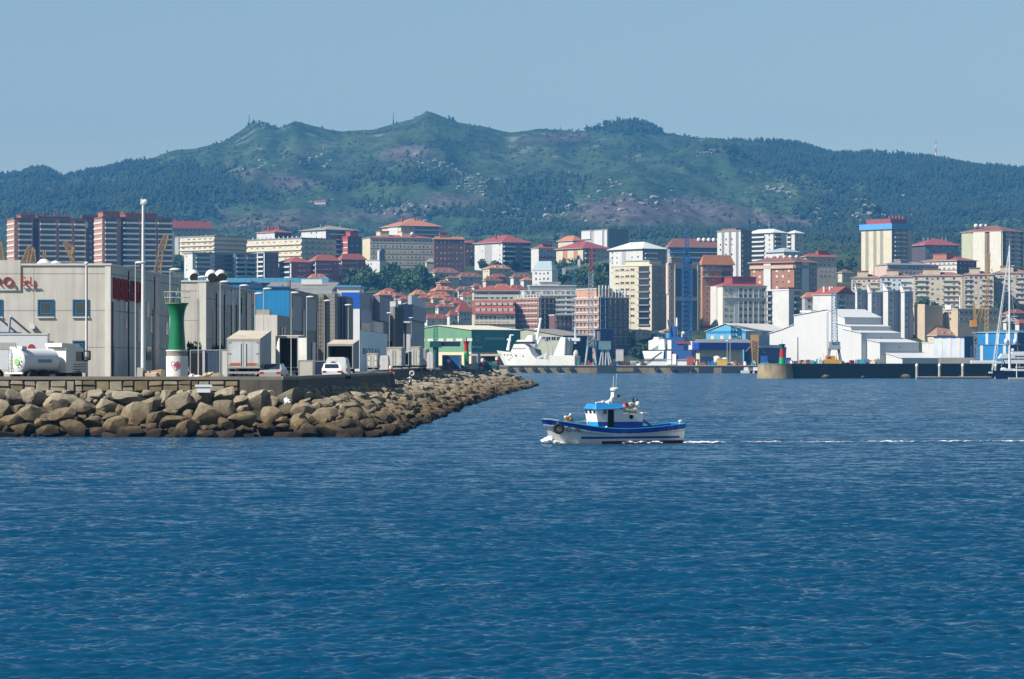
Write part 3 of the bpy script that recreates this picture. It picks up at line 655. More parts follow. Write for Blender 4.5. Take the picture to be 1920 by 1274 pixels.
# long blue and grey sheds behind the row
def slab(name, label, cat, xl, xr, yt, yb, D, dep, m, rz=0):
    a = at(xl, D, py=yb); b_ = at(xr, D, py=yt); r = thing(name, label, cat, (a.x, D, a.z), rz); r['w'] = b_.x - a.x; r['h'] = b_.z - a.z
    del r['w'], r['h']; MB().box(0, b_.x - a.x, 0, dep, -8, b_.z - a.z).build('wall', m, r); return r, b_.x - a.x, b_.z - a.z
r, w_, h_ = slab('shed', 'long low blue roofed shed behind the warehouses', 'shed', 350, 612, 531, 548, 640, 40, mat('grey_blue_wall', (.12, .2, .28), .6, .1))
MB().box(-.5, w_ + .5, -1, 40, h_ + .003, h_ + 1.0).build('roof', mat('light_blue_roof', (.10, .30, .48), .5, .1, .3, panel=(1.2, 0, .04, .8)), r)
r, w_, h_ = slab('shed', 'grey corrugated shed with a white ridge light behind the warehouses', 'shed', 500, 622, 545, 560, 560, 30, greysteel)
mb = MB(); mb.add([(-1, 0, h_), (w_, 0, h_), (w_, 24, h_ + 2.0), (-1, 24, h_ + 2.0)], [(0, 1, 2, 3)]); mb.build('roof', mat('corrugated_grey', (.22, .22, .22), .6, .2, .4, panel=(1.0, 0, .06, .6)), r)
MB().box(w_ * .45, w_ * .78, 14, 15, h_ + 1.4, h_ + 2.3).build('ridge_light', white, r)
MB().box(w_ * .3, w_ * .34, 3, 5, h_, h_ + 1.9).build('chimney', conc_d, r); MB().box(w_ * .12, w_ * .22, 3, 5, h_, h_ + 1.2).build('roof_plant', greysteel, r)
r, w_, h_ = slab('shed', 'blue box shaped shed above the second warehouse roof', 'shed', 412, 468, 530, 545, 470, 20, blueclad)
MB().box(-.2, w_ + .2, -.2, 20, h_ + .003, h_ + .3).build('roof', mat('light_blue_roof', (.1, .3, .48)), r)
r, w_, h_ = slab('shed', 'small white walled shed beside the tall white factory', 'shed', 632, 674, 539, 552, 600, 18, white)
MB().box(-.3, w_ + .3, -.3, 18, h_ + .003, h_ + .35).build('roof', mat('light_blue_roof', (.1, .3, .48)), r)
# ------------------------------------------------------------------ things on the left quay
# green light tower
B = at(332, 243.5, GZ); bt = thing('light_tower', 'flared green harbour light tower on a white base with red graffiti', 'light tower', B)
k = 243.5 / F; zz = lambda py: EYE + (HOR - py) * k - GZ
wbase = mat('white_base', (.66, .66, .65), .6, .08, 1.2, streak=.06)
MB().lathe([(.83, -.4), (.83, zz(668))], 40).build('base', wbase, bt, smooth=True)
MB().lathe([(.80, zz(668)), (.80, zz(659))], 40).build('base_ring', mat('grey_ring', '#8a8378', .8, .15), bt, smooth=True)
MB().lathe([(.84, zz(659)), (.84, zz(656.5))], 40).build('ledge', wbase, bt, smooth=True)
prof = [(.66, 656.5), (.62, 640), (.565, 622), (.53, 606), (.535, 596), (.57, 588), (.64, 580), (.73, 575), (.82, 571.5), (.86, 570)]
MB().lathe([(r, zz(y)) for r, y in prof], 48).build('tower', mat('green_gloss', (.004, .145, .058), .42, .10, .8, streak=.1), bt, smooth=True)
MB().lathe([(.88, zz(570)), (.88, zz(568.5))], 40).build('gallery', mat('gallery_edge', (.20, .22, .06), .7, .2), bt)
mb = MB()
for h in (558.5, 548):
    mb.torus((0, 0, zz(h)), .98, .022, 'z', 28, 5)
for i in range(8):
    a = i * math.pi / 4 + .2; mb.tube((.86 * math.cos(a), .86 * math.sin(a), zz(569)), (.99 * math.cos(a), .99 * math.sin(a), zz(546.5)), .02, .02, 5)
mb.build('railing', mat('pale_rail', (.42, .42, .36), .5, .1), bt)
mb = MB(); mb.lathe([(.2, zz(569)), (.2, zz(561)), (.11, zz(560)), (.14, zz(556)), (.13, zz(551)), (.03, zz(548.5))], 14); ln = mb.build('lantern', mat('green_lantern', (.01, .14, .10), .3, .2), bt, smooth=True)
MB().box(-.32, -.1, -.1, .1, zz(569), zz(549)).build('solar_panel', mat('solar_blue', (.03, .05, .14), .3, .1), bt)
MB().tube((.05, .1, zz(569)), (.05, .1, zz(541)), .03, .02).build('antenna', steel, bt)
mb = MB()
def scrib(pts):
    P = []
    for u, v in pts:
        a = u / .83; P.append((.835 * math.sin(a), -.835 * math.cos(a), v))
    mb.path(P, .022, 4)
zc = zz(686)
scrib([(-.02 + .30 * math.sin(t) ** 3 * 1.25, zc + .02 + .024 * (13 * math.cos(t) - 5 * math.cos(2 * t) - 2 * math.cos(3 * t) - math.cos(4 * t))) for t in np.linspace(0, 6.28, 40)])
scrib([(.02 + .12 * math.cos(t) * (1 + .5 * math.sin(2 * t)), zc + .05 + .16 * math.sin(t)) for t in np.linspace(0, 6.28, 20)])
scrib([(-.3, zc + .0), (-.12, zc + .1), (.0, zc - .06), (.1, zc + .12), (.24, zc + .02), (.38, zc + .14)])
scrib([(.04, zc - .25), (.07, zc + .3)]); scrib([(-.15, zc - .12), (-.05, zc + .24), (-.0, zc - .1)]); scrib([(.14, zc - .2), (.18, zc + .2), (.26, zc - .06)])
mb.build('graffiti', mat('graffiti_red', (.42, .03, .06), .7, .2), bt)

# lamp posts
def lamp(px, yt, D, label, head=1, lum=True, r=.05):
    p = at(px, D, GZ); H = EYE + (HOR - yt) / F * D - GZ; t = thing('street_lamp', label, 'street lamp', p, 0, 'lamp posts along the warehouses')
    MB().tube((0, 0, -.3), (0, 0, H), r, r * .6, 8).build('pole', mat('lamp_pole_white', (.50, .51, .50), .5, .1), t)
    mb = MB(); mb.ball((head * .38, 0, H + .05), .45, 10, 0, (1, .4, .26)); mb.build('lamp_head', white, t, smooth=True); return t
lamp(254, 494, 254, 'street lamp against the red letters on the nearest warehouse side'); lamp(319, 507, 250, 'street lamp rising behind the green light tower')
lamp(372, 521, 266, 'street lamp beside the roof ventilators'); lamp(413, 530, 282, 'street lamp at the first pale poster', 1); lamp(450, 537, 296, 'street lamp in front of the third pale poster')
lamp(494, 543, 309, 'street lamp across the blue metal cladding'); lamp(478, 552, 312, 'short street lamp at the edge of the blue cladding', 1); lamp(546, 550, 328, 'street lamp at the right corner of the blue warehouse'); lamp(575, 558, 346, 'street lamp before the lilac grey panel'); lamp(608, 565, 368, 'street lamp before the grey block faced warehouse')
for px, yt, D, lb in ((653, 573, 400, 'twin wall lamp post before the dark navy warehouse'), (730, 588, 480, 'lamp post before the grey columned warehouse'), (771, 597, 560, 'lamp post at the corner of the dark glass warehouse')):
    lamp(px, yt, D, lb, 0)
p = at(268.5, 256, GZ); t = thing('light_mast', 'tall white floodlight mast taller than every lamp post', 'mast', p)
H = EYE + (HOR - 384) / F * 256 - GZ
MB().tube((0, 0, -.3), (0, 0, H), .2, .10, 12).build('pole', mat('mast_white', (.62, .62, .62), .5, .08), t, smooth=True)
mb = MB(); mb.box(-.22, -.05, -.1, .1, H, H + .45); mb.lathe([(.02, -.2), (.2, -.15), (.24, .0), (.2, .12)], 12, (.12, 0, H + .2), axis='y'); mb.build('floodlight', white, t); MB().tube((-.1, 0, H + .45), (-.1, 0, H + .7), .02, .02, 4).build('lightning_rod', steel, t)
p = at(162, 258, GZ); t = thing('light_mast', 'slim pale pole with a round cap before the concrete wall', 'mast', p); H = EYE + (HOR - 496) / F * 258 - GZ
MB().tube((0, 0, -.3), (0, 0, H), .085, .07, 10).build('pole', mat('mast_white', (.62, .62, .62)), t, smooth=True)
MB().lathe([(.06, H), (.16, H + .02), (.17, H + .12), (.05, H + .22)], 12).build('lamp_cap', white, t, smooth=True); MB().tube((.1, -.09, 0), (.1, -.09, H - .2), .025, .025, 5).build('cable', black, t)

# vehicles
tyre = mat('tyre', (.015, .015, .016), .85, .2); rim = mat('rim', (.35, .35, .36), .4, .1, metal=.6)
def wheel(parent, x, y, r, w=.28, name='wheel'):
    o = MB().lathe([(r * .5, -w / 2), (r * .95, -w / 2), (r, -w / 2 + .04), (r, w / 2 - .04), (r * .95, w / 2), (r * .5, w / 2)], 18, (0, 0, 0), 0, 'x').build(name, tyre, parent, (x, y, r), smooth=True)
    MB().lathe([(r * .52, -w * .42), (r * .5, w * .42)], 14, (0, 0, 0), 0, 'x').build('rim', rim, o)
def trailer(label, xl, xr, D, zb, yt, length, rise=.0, doors='closed', rz=ROWT, mw=offwhite, group='box trailers and trucks on the quay', ms=None, marks=True):
    """box trailer seen from behind, back at local y=0; roof may climb towards the front"""
    a = at(xl, D, GZ); w = (xr - xl) / F * D; H = EYE + (HOR - yt) / F * D - GZ; t = thing('box_trailer', label, 'trailer', (a.x + w / 2, D, GZ), rz, group)
    h = w / 2; T = .07; fm = mat('trailer_frame', (.34, .33, .31), .6, .15); sm = ms or mat('trailer_side', (.42, .43, .42), .6, .2, .6, streak=.25)
    mb = MB(); z0 = zb
    mb.prism([(0, z0), (length, z0), (length, H + rise), (0, H)], -h, -h + T, 'yz', 1); mb.prism([(0, z0), (length, z0), (length, H + rise), (0, H)], h - T, h, 'yz', 1)
    mb.box(-h + T, h - T, 0, length, z0, z0 + .12, 0); mb.box(-h + T, h - T, length - .08, length, z0 + .12, H - .1 + rise * .98, 0); mb.build('box', [fm, sm], t)
    mb = MB(); mb.add([(-h - .03, -.04, H + .01), (h + .03, -.04, H + .01), (h + .03, length, H + rise + .01), (-h - .03, length, H + rise + .01), (-h - .03, -.04, H - .07), (h + .03, -.04, H - .07), (h + .03, length, H + rise - .07), (-h - .03, length, H + rise - .07)], [(0, 1, 2, 3), (7, 6, 5, 4), (4, 5, 1, 0), (5, 6, 2, 1), (6, 7, 3, 2), (7, 4, 0, 3)])
    mb.build('roof', mat('canvas_roof', (.46, .41, .33), .8, .2, .7), t)
    mb = MB(); mb.box(-h - .01, -h + .09, -.05, -.003, z0, H - .08); mb.box(h - .09, h + .01, -.05, -.003, z0, H - .08); mb.box(-h + .09, h - .09, -.05, -.003, H - .22, H - .08); mb.box(-h + .09, h - .09, -.05, -.003, z0, z0 + .1); mb.build('rear_frame', fm, t)
    if doors == 'closed':
        for s_ in (-1, 1):
            x0, x1 = (-h + .1, -.02) if s_ < 0 else (.02, h - .1)
            d = MB().box(x0, x1, -.045, -.008, z0 + .11, H - .23).build('door', mw, t)
            MB().tube((-.16 * s_ if False else s_ * .2, -.08, z0 + .2), (s_ * .2, -.08, H - .35), .022, .022, 6).build('lock_rod', steel, d)
            for q in (.12, .5, .88): MB().box(x0 if s_ < 0 else x1 - .22, x0 + .22 if s_ < 0 else x1, -.07, -.045, z0 + (H - z0) * q - .05, z0 + (H - z0) * q + .05).build('hinge', steel, d)
            if marks: MB().box(x0 + .15, x1 - .12, -.06, -.046, z0 + .2, z0 + .42).build('marker_plate', mat('orange_plate', (.42, .12, .03), .5, .15), d)
    elif doors == 'open':
        d = MB().box(-.05, 0, -1.1, 0, z0 + .1, H - .2).build('door', mw, t, (-h + .02, -.02, 0), R(28)); d2 = MB().box(0, .05, -1.1, 0, z0 + .1, H - .2).build('door', mw, t, (h - .02, -.02, 0), R(-35) if False else R(62))
        MB().tube((.03, -.6, z0 + .2), (.03, -.6, H - .35), .022, .022, 6).build('lock_rod', steel, d)
    MB().box(-h + .05, h - .05, -.02, .1, z0 - .42, z0 - .25).build('bumper', fm, t)
    mb = MB(); mb.box(-.45, -.33, .2, length, z0 - .3, z0 - .003); mb.box(.33, .45, .2, length, z0 - .3, z0 - .003); mb.build('chassis', black, t)
    for s_ in (-1, 1):
        for y in (1.2, 2.5): wheel(t, s_ * (h - .2), y, .5)
    return t
trailer('closed white box trailer with two orange plates on its doors', 425.5, 487.5, 250, 1.05, 635.5, 8.5, .72, 'closed', mw=mat('door_bluish', (.58, .60, .62), .5, .14, .9, streak=.3))
trailer('open white box truck with a black empty hold beside the closed one', 517, 559, 335, .9, 630.5, 8, .15, 'open', mw=offwhite, ms=mat('trailer_white_side', (.60, .60, .58), .6, .15, .6, streak=.25))
trailer('open box truck with dark hold behind the white van', 613.5, 662, 318, .85, 645, 8, .45, 'none', ms=mat('trailer_grey_side', (.30, .32, .35), .6, .2, .6, streak=.25))
trailer('pale closed box trailer left of the far pair', 724.5, 753, 440, 1.0, 652, 9, .1, 'closed', mw=mat('cream_door', (.60, .59, .53), .6, .12), marks=False)
trailer('furthest pale closed trailer with ribbed doors', 768, 787, 500, 1.0, 651, 10, .1, 'closed', mw=mat('cream_door', (.6, .59, .53)), marks=False)
trailer('small white box van with a tall frame beside the blue lettering', 688, 707, 420, .8, 662.5, 5, .0, 'closed', mw=mat('cream_door', (.6, .59, .53)), marks=False)

trailer('dark blue box truck squeezed between the pale trailers', 754, 766.5, 470, 1.0, 660, 7, .1, 'none', mw=navy, marks=False, ms=mat('truck_dark_side', (.05, .06, .08), .6, .2))
trailer('narrow grey trailer at the right end of the trailer row', 789, 799, 540, 1.0, 655, 9, .1, 'closed', mw=mat('grey_door', (.42, .43, .44), .6, .15), marks=False)
def van(label, px, D, width_px, yt, rz=ROWT, paint=white, length=4.8, group=None):
    a = at(px, D, GZ); w = width_px / F * D; h = w / 2; H = EYE + (HOR - yt) / F * D - GZ
    t = thing('van', label, 'van', a, rz, group)
    sec = [(-h * .97, .35), (-h, .9), (-h * .97, H * .55), (-h * .86, H * .9), (-h * .7, H), (h * .7, H), (h * .86, H * .9), (h * .97, H * .55), (h, .9), (h * .97, .35)]
    mb = MB(); n = len(sec); rings = [(0, 1, 1), (.12, 1.02, 1.0), (length * .62, 1.02, 1.0), (length * .78, 1.0, .78), (length, .9, .5)]
    for y, sx_, sz_ in rings: mb.v += [(x * sx_, y, min(z, H * sz_)) for x, z in sec]
    for i in range(len(rings) - 1): mb.f += [(i * n + j, i * n + (j + 1) % n, (i + 1) * n + (j + 1) % n, (i + 1) * n + j) for j in range(n)]
    mb.f += [tuple(range(n - 1, -1, -1)), tuple(range((len(rings) - 1) * n, len(rings) * n))]; mb.m = [0] * len(mb.f)
    mb.build('body', paint, t)
    for s_ in (-1, 1):
        d = MB().box(min(s_ * .03, s_ * h * .86), max(s_ * .03, s_ * h * .86), -.025, -.003, .5, H * .93).build('rear_door', paint, t)
        MB().box(min(s_ * h * .86, s_ * h * .99), max(s_ * h * .86, s_ * h * .99), -.04, -.003, .75, H * .5).build('tail_light', mat('tail_red', (.45, .015, .015), .3, .1), t)
        for y in (.8, length * .78): wheel(t, s_ * (h - .12), y, .33, .22)
    MB().box(-h, h, -.09, 0, .3, .5).build('bumper', mat('bumper_grey', (.12, .12, .12), .7, .1), t)
    return t
v1 = van('white high roof van parked behind the dark open truck', 630.5, 287, 42, 670)
mb = MB(); mb.lathe([(.28, -.035), (.28, -.028)], 16, (-.28, 0, 1.35), 0, 'y'); mb.build('emblem', mat('grey_emblem', (.12, .16, .18), .5, .2), v1)
van('white van seen end on beside the far pale trailer', 720, 418, 17, 667)
van('white van with a dark mirror at the end of the trailer row', 806, 520, 13, 661)
def car(label, px, D, yt, paint, rz, scale=1.0):
    t = thing('car', label, 'car', at(px, D, GZ), rz); t.scale = (scale,) * 3
    prof = [(0, .35), (0, .75), (.12, .88), (.75, .95), (1.35, 1.40), (2.7, 1.42), (3.4, .98), (4.15, .82), (4.25, .45), (4.2, .3)]
    mb = MB(); mb.prism(prof, -.84, .84, 'yz'); mb.v = [(x * (.80 if z > 1.2 else 1), y, z) for x, y, z in mb.v]; mb.build('body', paint, t, smooth=False)
    mb = MB(); mb.add([(-.62, .80, 1.0), (.62, .80, 1.0), (.58, 1.28, 1.345), (-.58, 1.28, 1.345)], [(0, 1, 2, 3)]); mb.v = [(x, y - .03, z + .02) for x, y, z in mb.v]; mb.build('rear_window', glass, t)
    for s_ in (-1, 1):
        mb = MB(); mb.add([(s_ * .845, 1.0, 1.0), (s_ * .845, 3.2, 1.0), (s_ * .70, 2.65, 1.36), (s_ * .70, 1.45, 1.36)], [(0, 1, 2, 3)]); mb.build('side_window', glass, t)
        MB().box(min(s_ * .5, s_ * .82), max(s_ * .5, s_ * .82), -.02, .02, .62, .78).build('tail_light', mat('tail_red', (.45, .015, .015)), t)
        for y in (.8, 3.4): wheel(t, s_ * .78, y, .31, .2)
    return t
car('silver car half hidden by the sea wall beside the closed trailer', 506, 249.5, 692, mat('silver_paint', (.42, .43, .42), .35, .05, metal=.4), R(-4), 1.0)
car('small white car before the high roof van', 622, 283, 690, mat('car_white', (.75, .75, .76), .35, .04), R(4), 1.0)
# tanker truck
tk = thing('tanker_truck', 'white tanker truck with a green disc on its tank end', 'truck', at(29, 246, GZ), R(-38))
r_ = .95
mb = MB(); mb.lathe([(.05, -.16), (.5, -.12), (.8, -.04), (.95, .1), (.95, 3.7), (.8, 3.85), (.4, 3.95)], 32, (0, 0, 1.62), 0, 'y'); mb.v = [(x * 1.0, y, z) for x, y, z in mb.v]; mb.build('tank', mat('tank_white', (.66, .67, .68), .3, .05, .5), tk, smooth=True)
MB().lathe([(.27, -.165), (.26, -.14)], 20, (.30, 0, 1.55), 0, 'y').build('green_disc', mat('lime_disc', (.22, .52, .12), .5, .2), tk)
mb = MB()
for a in range(5): mb.ball((.3 + .43 * math.cos(a * .7 - 1.3), -.09, 1.55 + .43 * math.sin(a * .7 - 1.3)), .05, 6)
mb.build('dots', mat('navy_dots', (.03, .08, .25), .5, .1), tk)
mb = MB()
for x in (-.52, -.22): mb.tube((x, -.22, .75), (x, -.2, 2.5), .035, .035, 6)
for i in range(6): mb.tube((-.52, -.22, .9 + i * .28), (-.22, -.22, .9 + i * .28), .025, .025, 5)
mb.build('ladder', steel, tk)
mb = MB(); mb.box(-.75, -.1, .1, .5, 2.5, 2.72); mb.box(.05, .62, .1, .6, 2.5, 2.75); mb.build('hatch', white, tk)
mb = MB(); mb.box(-.98, .98, -.2, -.05, .62, .78); mb.build('bumper', white, tk)
mb = MB(); mb.box(-.45, .45, 0, 6.6, .55, .72); mb.box(-1.0, 1.0, 1.2, 3.6, .74, .86); mb.build('chassis', black, tk)
MB().box(.96, 1.0, 1.5, 2.9, 1.5, 1.75).build('lettering_band', mat('blue_band', (.12, .30, .42), .5, .3, 3), tk)
MB().box(.75, 1.05, 1.9, 3.2, .2, .6).build('tool_box', mat('tool_grey', (.28, .30, .33), .5, .1), tk)
for y in (.9, 2.1, 5.6):
    for s_ in (-1, 1): wheel(tk, s_ * .95, y, .48, .3)
cb = MB().prism([(4.3, .7), (6.5, .7), (6.55, 1.5), (6.25, 2.55), (5.9, 2.72), (4.3, 2.72)], -1.1, 1.1, 'yz').build('cab', white, tk)
MB().prism([(5.35, 1.6), (6.3, 1.6), (6.12, 2.35), (5.35, 2.35)], 1.09, 1.115, 'yz').build('side_window', glass, cb)
MB().prism([(4.0, 2.72), (6.1, 2.72), (5.8, 2.95), (4.0, 3.02)], -.95, .95, 'yz').build('roof_deflector', white, cb)
mb = MB(); mb.path([(1.12, 6.2, 2.4), (1.5, 6.5, 2.4), (1.5, 6.5, 1.75), (1.12, 6.3, 1.6)], .045, 6); mb.box(1.4, 1.58, 6.4, 6.5, 1.7, 2.35); mb.build('mirror', black, cb)
mb = MB()
for i in range(4): mb.box(1.1, 1.14, 5.0 + i * .03, 6.4, .75 + i * .2, .8 + i * .2)
mb.build('trim', black, cb)
# big white lorry behind the tanker
lr = thing('lorry', 'long white semi-trailer lorry with a red round badge behind the tanker', 'truck', at(-62, 254.5, GZ), R(4))
L_ = 6.35; zt = EYE + (HOR - 628) / F * 254 - GZ
MB().box(0, L_, 0, 2.5, 1.0, zt).build('cargo_box', mat('lorry_white', (.68, .69, .71), .5, .05, .4), lr)
MB().box(-.02, L_ + .03, -.04, 2.55, zt + .003, zt + .12).build('roof_rail', white, lr)
mb = MB(); mb.lathe([(.29, -.03), (.29, 0)], 24, (L_ - 1.25, 0, 2.68), 0, 'y'); mb.build('badge', mat('badge_red', (.36, .05, .05), .5, .2), lr)
mb = MB(); mb.prism([(L_ - 1.85, 2.0), (L_ - .65, 2.0), (L_ - .65, 2.45), (L_ - 1.25, 2.35), (L_ - 1.85, 2.45)], -.02, 0, 'xz'); mb.build('badge_banner', mat('banner_grey', (.22, .30, .36), .5, .1), lr)
MB().box(L_ - 3.75, L_ - 2.5, -.02, 0, 2.55, 3.1).build('side_plate', mat('plate_grey', (.42, .42, .40), .6, .1), lr)
MB().box(L_ - .02, L_ + .35, .4, 2.1, 2.45, 3.2).build('cooling_unit', white, lr)
cb = MB().prism([(L_ + .45, .7), (L_ + 2.6, .7), (L_ + 2.6, 1.7), (L_ + 2.35, 2.6), (L_ + 1.2, 3.0), (L_ + .45, 3.05)], .1, 2.5, 'xz').build('cab', mat('lorry_white', (.68, .69, .71)), lr)
MB().prism([(L_ + 1.35, 1.75), (L_ + 2.4, 1.75), (L_ + 2.25, 2.4), (L_ + 1.35, 2.4)], .085, .1, 'xz').build('side_window', glass, cb)
for x in (.9, 2.2, L_ + .9, L_ + 2.0):
    for y in (.2, 2.3):
        o = MB().lathe([(.25, -.14), (.48, -.14), (.5, -.1), (.5, .1), (.48, .14), (.25, .14)], 18, (0, 0, 0), 0, 'y').build('wheel', tyre, lr, (x, y, .5), smooth=True)
# containers, skips and heaps by the wall
def ctr(name, label, cat, xl, xr, yt, D, dep, m, zb=0., rz=ROWT, sub=None):
    a = at(xl, D, GZ); w = (xr - xl) / F * D; H = EYE + (HOR - yt) / F * D - GZ; t = thing(name, label, cat, a, rz)
    MB().box(0, w, 0, dep, zb, H).build('body', m, t); 
    mb = MB(); e = .07
    for x in (0, w - e): mb.box(x, x + e, -.03, -.002, zb, H)
    mb.box(e, w - e, -.03, -.002, H - e, H); mb.box(e, w - e, -.03, -.002, zb, zb + e); mb.build('frame', sub or greysteel, t); return t, w, H
navyctr = mat('navy_container', (.035, .06, .11), .6, .15, .6, streak=.2, panel=(.3, 0, .03, .75))
t, w, H = ctr('container', 'dark navy container with a black doorway behind the white heap', 'container', 356, 413, 656, 268, 6, navyctr)
MB().box(.15, w * .42, -.05, -.031, 0, H - .3).build('doorway', dark, t); MB().box(w * .42, w * .5, -.12, -.031, 0, H - .1).build('door_post', mat('pale_post', (.4, .42, .45), .5, .1), t)
ctr('container', 'pale grey container edge just left of the closed trailer', 'container', 414, 427, 655.5, 264, 6, offwhite)
ctr('container', 'small pale box beside the dark blue skip', 'container', 559, 586.5, 675.5, 290, 2.5, mat('beige_box', (.48, .46, .40), .7, .15))
ctr('skip', 'dark blue skip left of the white van', 'skip', 587, 611, 677, 294, 2.5, mat('deep_blue_skip', (.012, .022, .07), .6, .15))
ctr('container', 'bright blue container with a white post beside the red beacon', 'container', 829, 863, 666, 640, 6, mat('blue_container', (.02, .10, .26), .55, .12, .6, panel=(.4, 0, .04, .8)))
t = thing('rubbish_heap', 'tan cardboard and pallets piled beside the green light tower', 'heap', at(285, 246, GZ)); random.seed(3)
for i, (px, z0, sx_, sz_, m) in enumerate(((263, .35, .45, 1.0, 'beige_box'), (272, .25, .8, .7, 'tan_card'), (285, .2, .9, .55, 'pink_card'), (294, .3, .9, .75, 'tan_card'), (303, .3, .35, .8, 'tan_card'))):
    mm = {'beige_box': mat('beige_box', (.48, .46, .40)), 'tan_card': mat('tan_card', (.40, .30, .19), .9, .2), 'pink_card': mat('pink_card', (.55, .42, .33), .9, .2)}[m]
    MB().obox(((px - 285) * .041, random.uniform(-.3, .3), z0 + .25), (sx_, .6, sz_), random.uniform(-.4, .4), 0, random.uniform(-.15, .15), random.uniform(-.2, .2)).build('carton', mm, t)
MB().box(-1.1, 1.2, .1, .3, 0, .42).build('pallet', mat('dark_pallet', (.03, .03, .035), .8, .2), t)
def lumpy(label, px, D, z, w, h, m, name, cat, seed, n=9):
    r = random.Random(seed); t = thing(name, label, cat, at(px, D, z))
    import bmesh
    bm = bmesh.new()
    for i in range(n):
        M = Matrix.Translation(((r.random() - .5) * w * .7, (r.random() - .5) * .5, h * r.uniform(.1, .5) * (1 - abs(r.random() - .5)))) @ Matrix.Rotation(r.uniform(0, 3), 4, 'Y') @ Matrix.Rotation(r.uniform(0, 3), 4, 'X') @ Matrix.Diagonal((w * .22, .32, h * .36, 1))
        bmesh.ops.create_icosphere(bm, subdivisions=2, radius=1, matrix=M)
    for v in bm.verts: v.co += Vector((r.uniform(-.05, .05), r.uniform(-.05, .05), r.uniform(-.05, .05)))
    me = bpy.data.meshes.new(name); bm.to_mesh(me); bm.free(); me.materials.append(m); link('sheet', me, t); return t
lumpy('crumpled white plastic heap right of the green light tower', 372, 246, GZ, 1.4, .85, mat('plastic_white', (.66, .65, .62), .5, .1), 'plastic_heap', 'heap', 5)
lumpy('upright tan sack leaning over the white heap', 389, 247, GZ + .2, .7, 1.2, mat('tan_sack', (.48, .38, .26), .8, .2), 'sack', 'sack', 8, 5)
MB().box(-1.3, 1.3, 0, .25, -.1, .38).build('skip', black, tag(thing('skip', 'low black skip under the white plastic heap', 'skip', at(380, 247.5, GZ)), None))
o = link('loose_boulder', BLD[2]); o.location = at(408, 243.5, GZ + .35); o.scale = (.62, .4, .38); tag(o, 'pale single boulder lying behind the sea wall coping', 'rock')
t = thing('foam_box', 'white foam fish box lying on top of the rocks', 'box', at(382, 238.6, 3.22), R(3)); MB().box(-.50, .50, -.3, .3, 0, .42).build('tub', mat('foam_white', (.74, .75, .76), .7, .06), t); MB().box(-.64, .62, -.36, .36, .423, .58).build('lid', mat('foam_white', (.74, .75, .76)), t)
lumpy('small crumpled white bag lying among the rocks', 538.5, 235.6, 2.6, .4, .3, mat('plastic_white', (.66, .65, .62)), 'plastic_bag', 'bag', 4, 4)
# bollards
for i, (px, py, D) in enumerate(((733, 681, 350), (797, 681, 590), (841, 684, 640), (876, 684, 700), (905, 684, 715), (932, 685, 720), (649, 681, 292))):
    zb = GZ if i != 5 else 4.3; p = at(px, D, zb); s_ = D / 350 if i != 6 else .83
    t = thing('bollard', ['red post with white cap beside the first far trailer', 'red post with white cap before the ribbed trailer', 'red post with white cap before the blue container', 'faded red post under the grey portal frame', 'small red post beside the teal net heap', 'last small red post near the white ship bow', 'red post at the right side of the high roof van'][i], 'bollard', p, 0, 'red and white posts on the quay')
    MB().lathe([(.18 * s_, 0), (.18 * s_, .75 * s_), (.13 * s_, .8 * s_)], 12).build('post', red, t); MB().lathe([(.2 * s_, .8 * s_), (.2 * s_, 1.1 * s_), (.05, 1.16 * s_)], 12).build('cap', mat('cap_white', (.72, .66, .64), .5, .1), t)
# portal frame, red and green beacon, tip clutter
t = thing('portal_frame', 'grey steel portal frame on the breakwater tip', 'frame', at(871, 690, GZ)); w = 25 / F * 690; H = EYE + (HOR - 664) / F * 690 - GZ
MB().box(0, .3, 0, .4, 0, H - .4).build('post', greysteel, t); MB().box(w - .3, w, 0, .4, 0, H - .4).build('post', greysteel, t); MB().box(0, w, 0, .4, H - .397, H).build('beam', mat('pale_column', (.55, .56, .57)), t)
MB().box(.32, w - .32, .3, 3, 0, 1.15).build('crate', mat('pale_crate', (.42, .43, .45), .6, .1), tag(thing('crate', 'pale grey crate standing inside the portal frame', 'crate', at(871, 691, GZ)), None))
t = thing('light_tower', 'small red harbour light with green foot beyond the portal frame', 'light tower', at(874.5, 760, 3.6)); k2 = 760 / F; q = lambda py: EYE + (HOR - py) * k2 - 3.6
MB().lathe([(.62, 0), (.62, q(664)), (.55, q(659))], 20).build('base', mat('green_foot', (.02, .32, .07), .5, .1), t, smooth=True)
MB().lathe([(.52, q(659)), (.50, q(648)), (.56, q(644)), (.78, q(641)), (.80, q(640))], 24).build('tower', mat('red_gloss', (.40, .012, .014), .4, .1), t, smooth=True); MB().lathe([(.15, q(640)), (.15, q(636)), (.04, q(633))], 10).build('lantern', black, t)
lumpy('teal fishing net heap near the tip of the breakwater', 913, 716, GZ, 5.5, 1.9, mat('teal_net', (.01, .14, .13), .8, .3, 2), 'net_heap', 'net', 11, 8)
lumpy('dark green net heap between container and portal frame', 866, 672, GZ, 2.4, 2.2, mat('green_net', (.01, .09, .08), .8, .3, 2), 'net_heap', 'net', 12, 6)
lumpy('light blue drums and rags beside the portal frame', 898, 700, GZ, 1.6, 1.2, mat('aqua_plastic', (.12, .36, .46), .6, .3, 2), 'drum_heap', 'heap', 13, 5)
r, w_, h_ = slab('kiosk', 'open sided hut with cream flat roof beyond the breakwater tip', 'hut', 904, 936, 668, 684, 740, 5, mat('dark_hut', (.04, .05, .06), .8, .2)); MB().box(-.4, w_ + .4, -.6, 5, h_ + .003, h_ + .5).build('roof', mat('cream_roof', (.66, .56, .38), .6, .1), r)
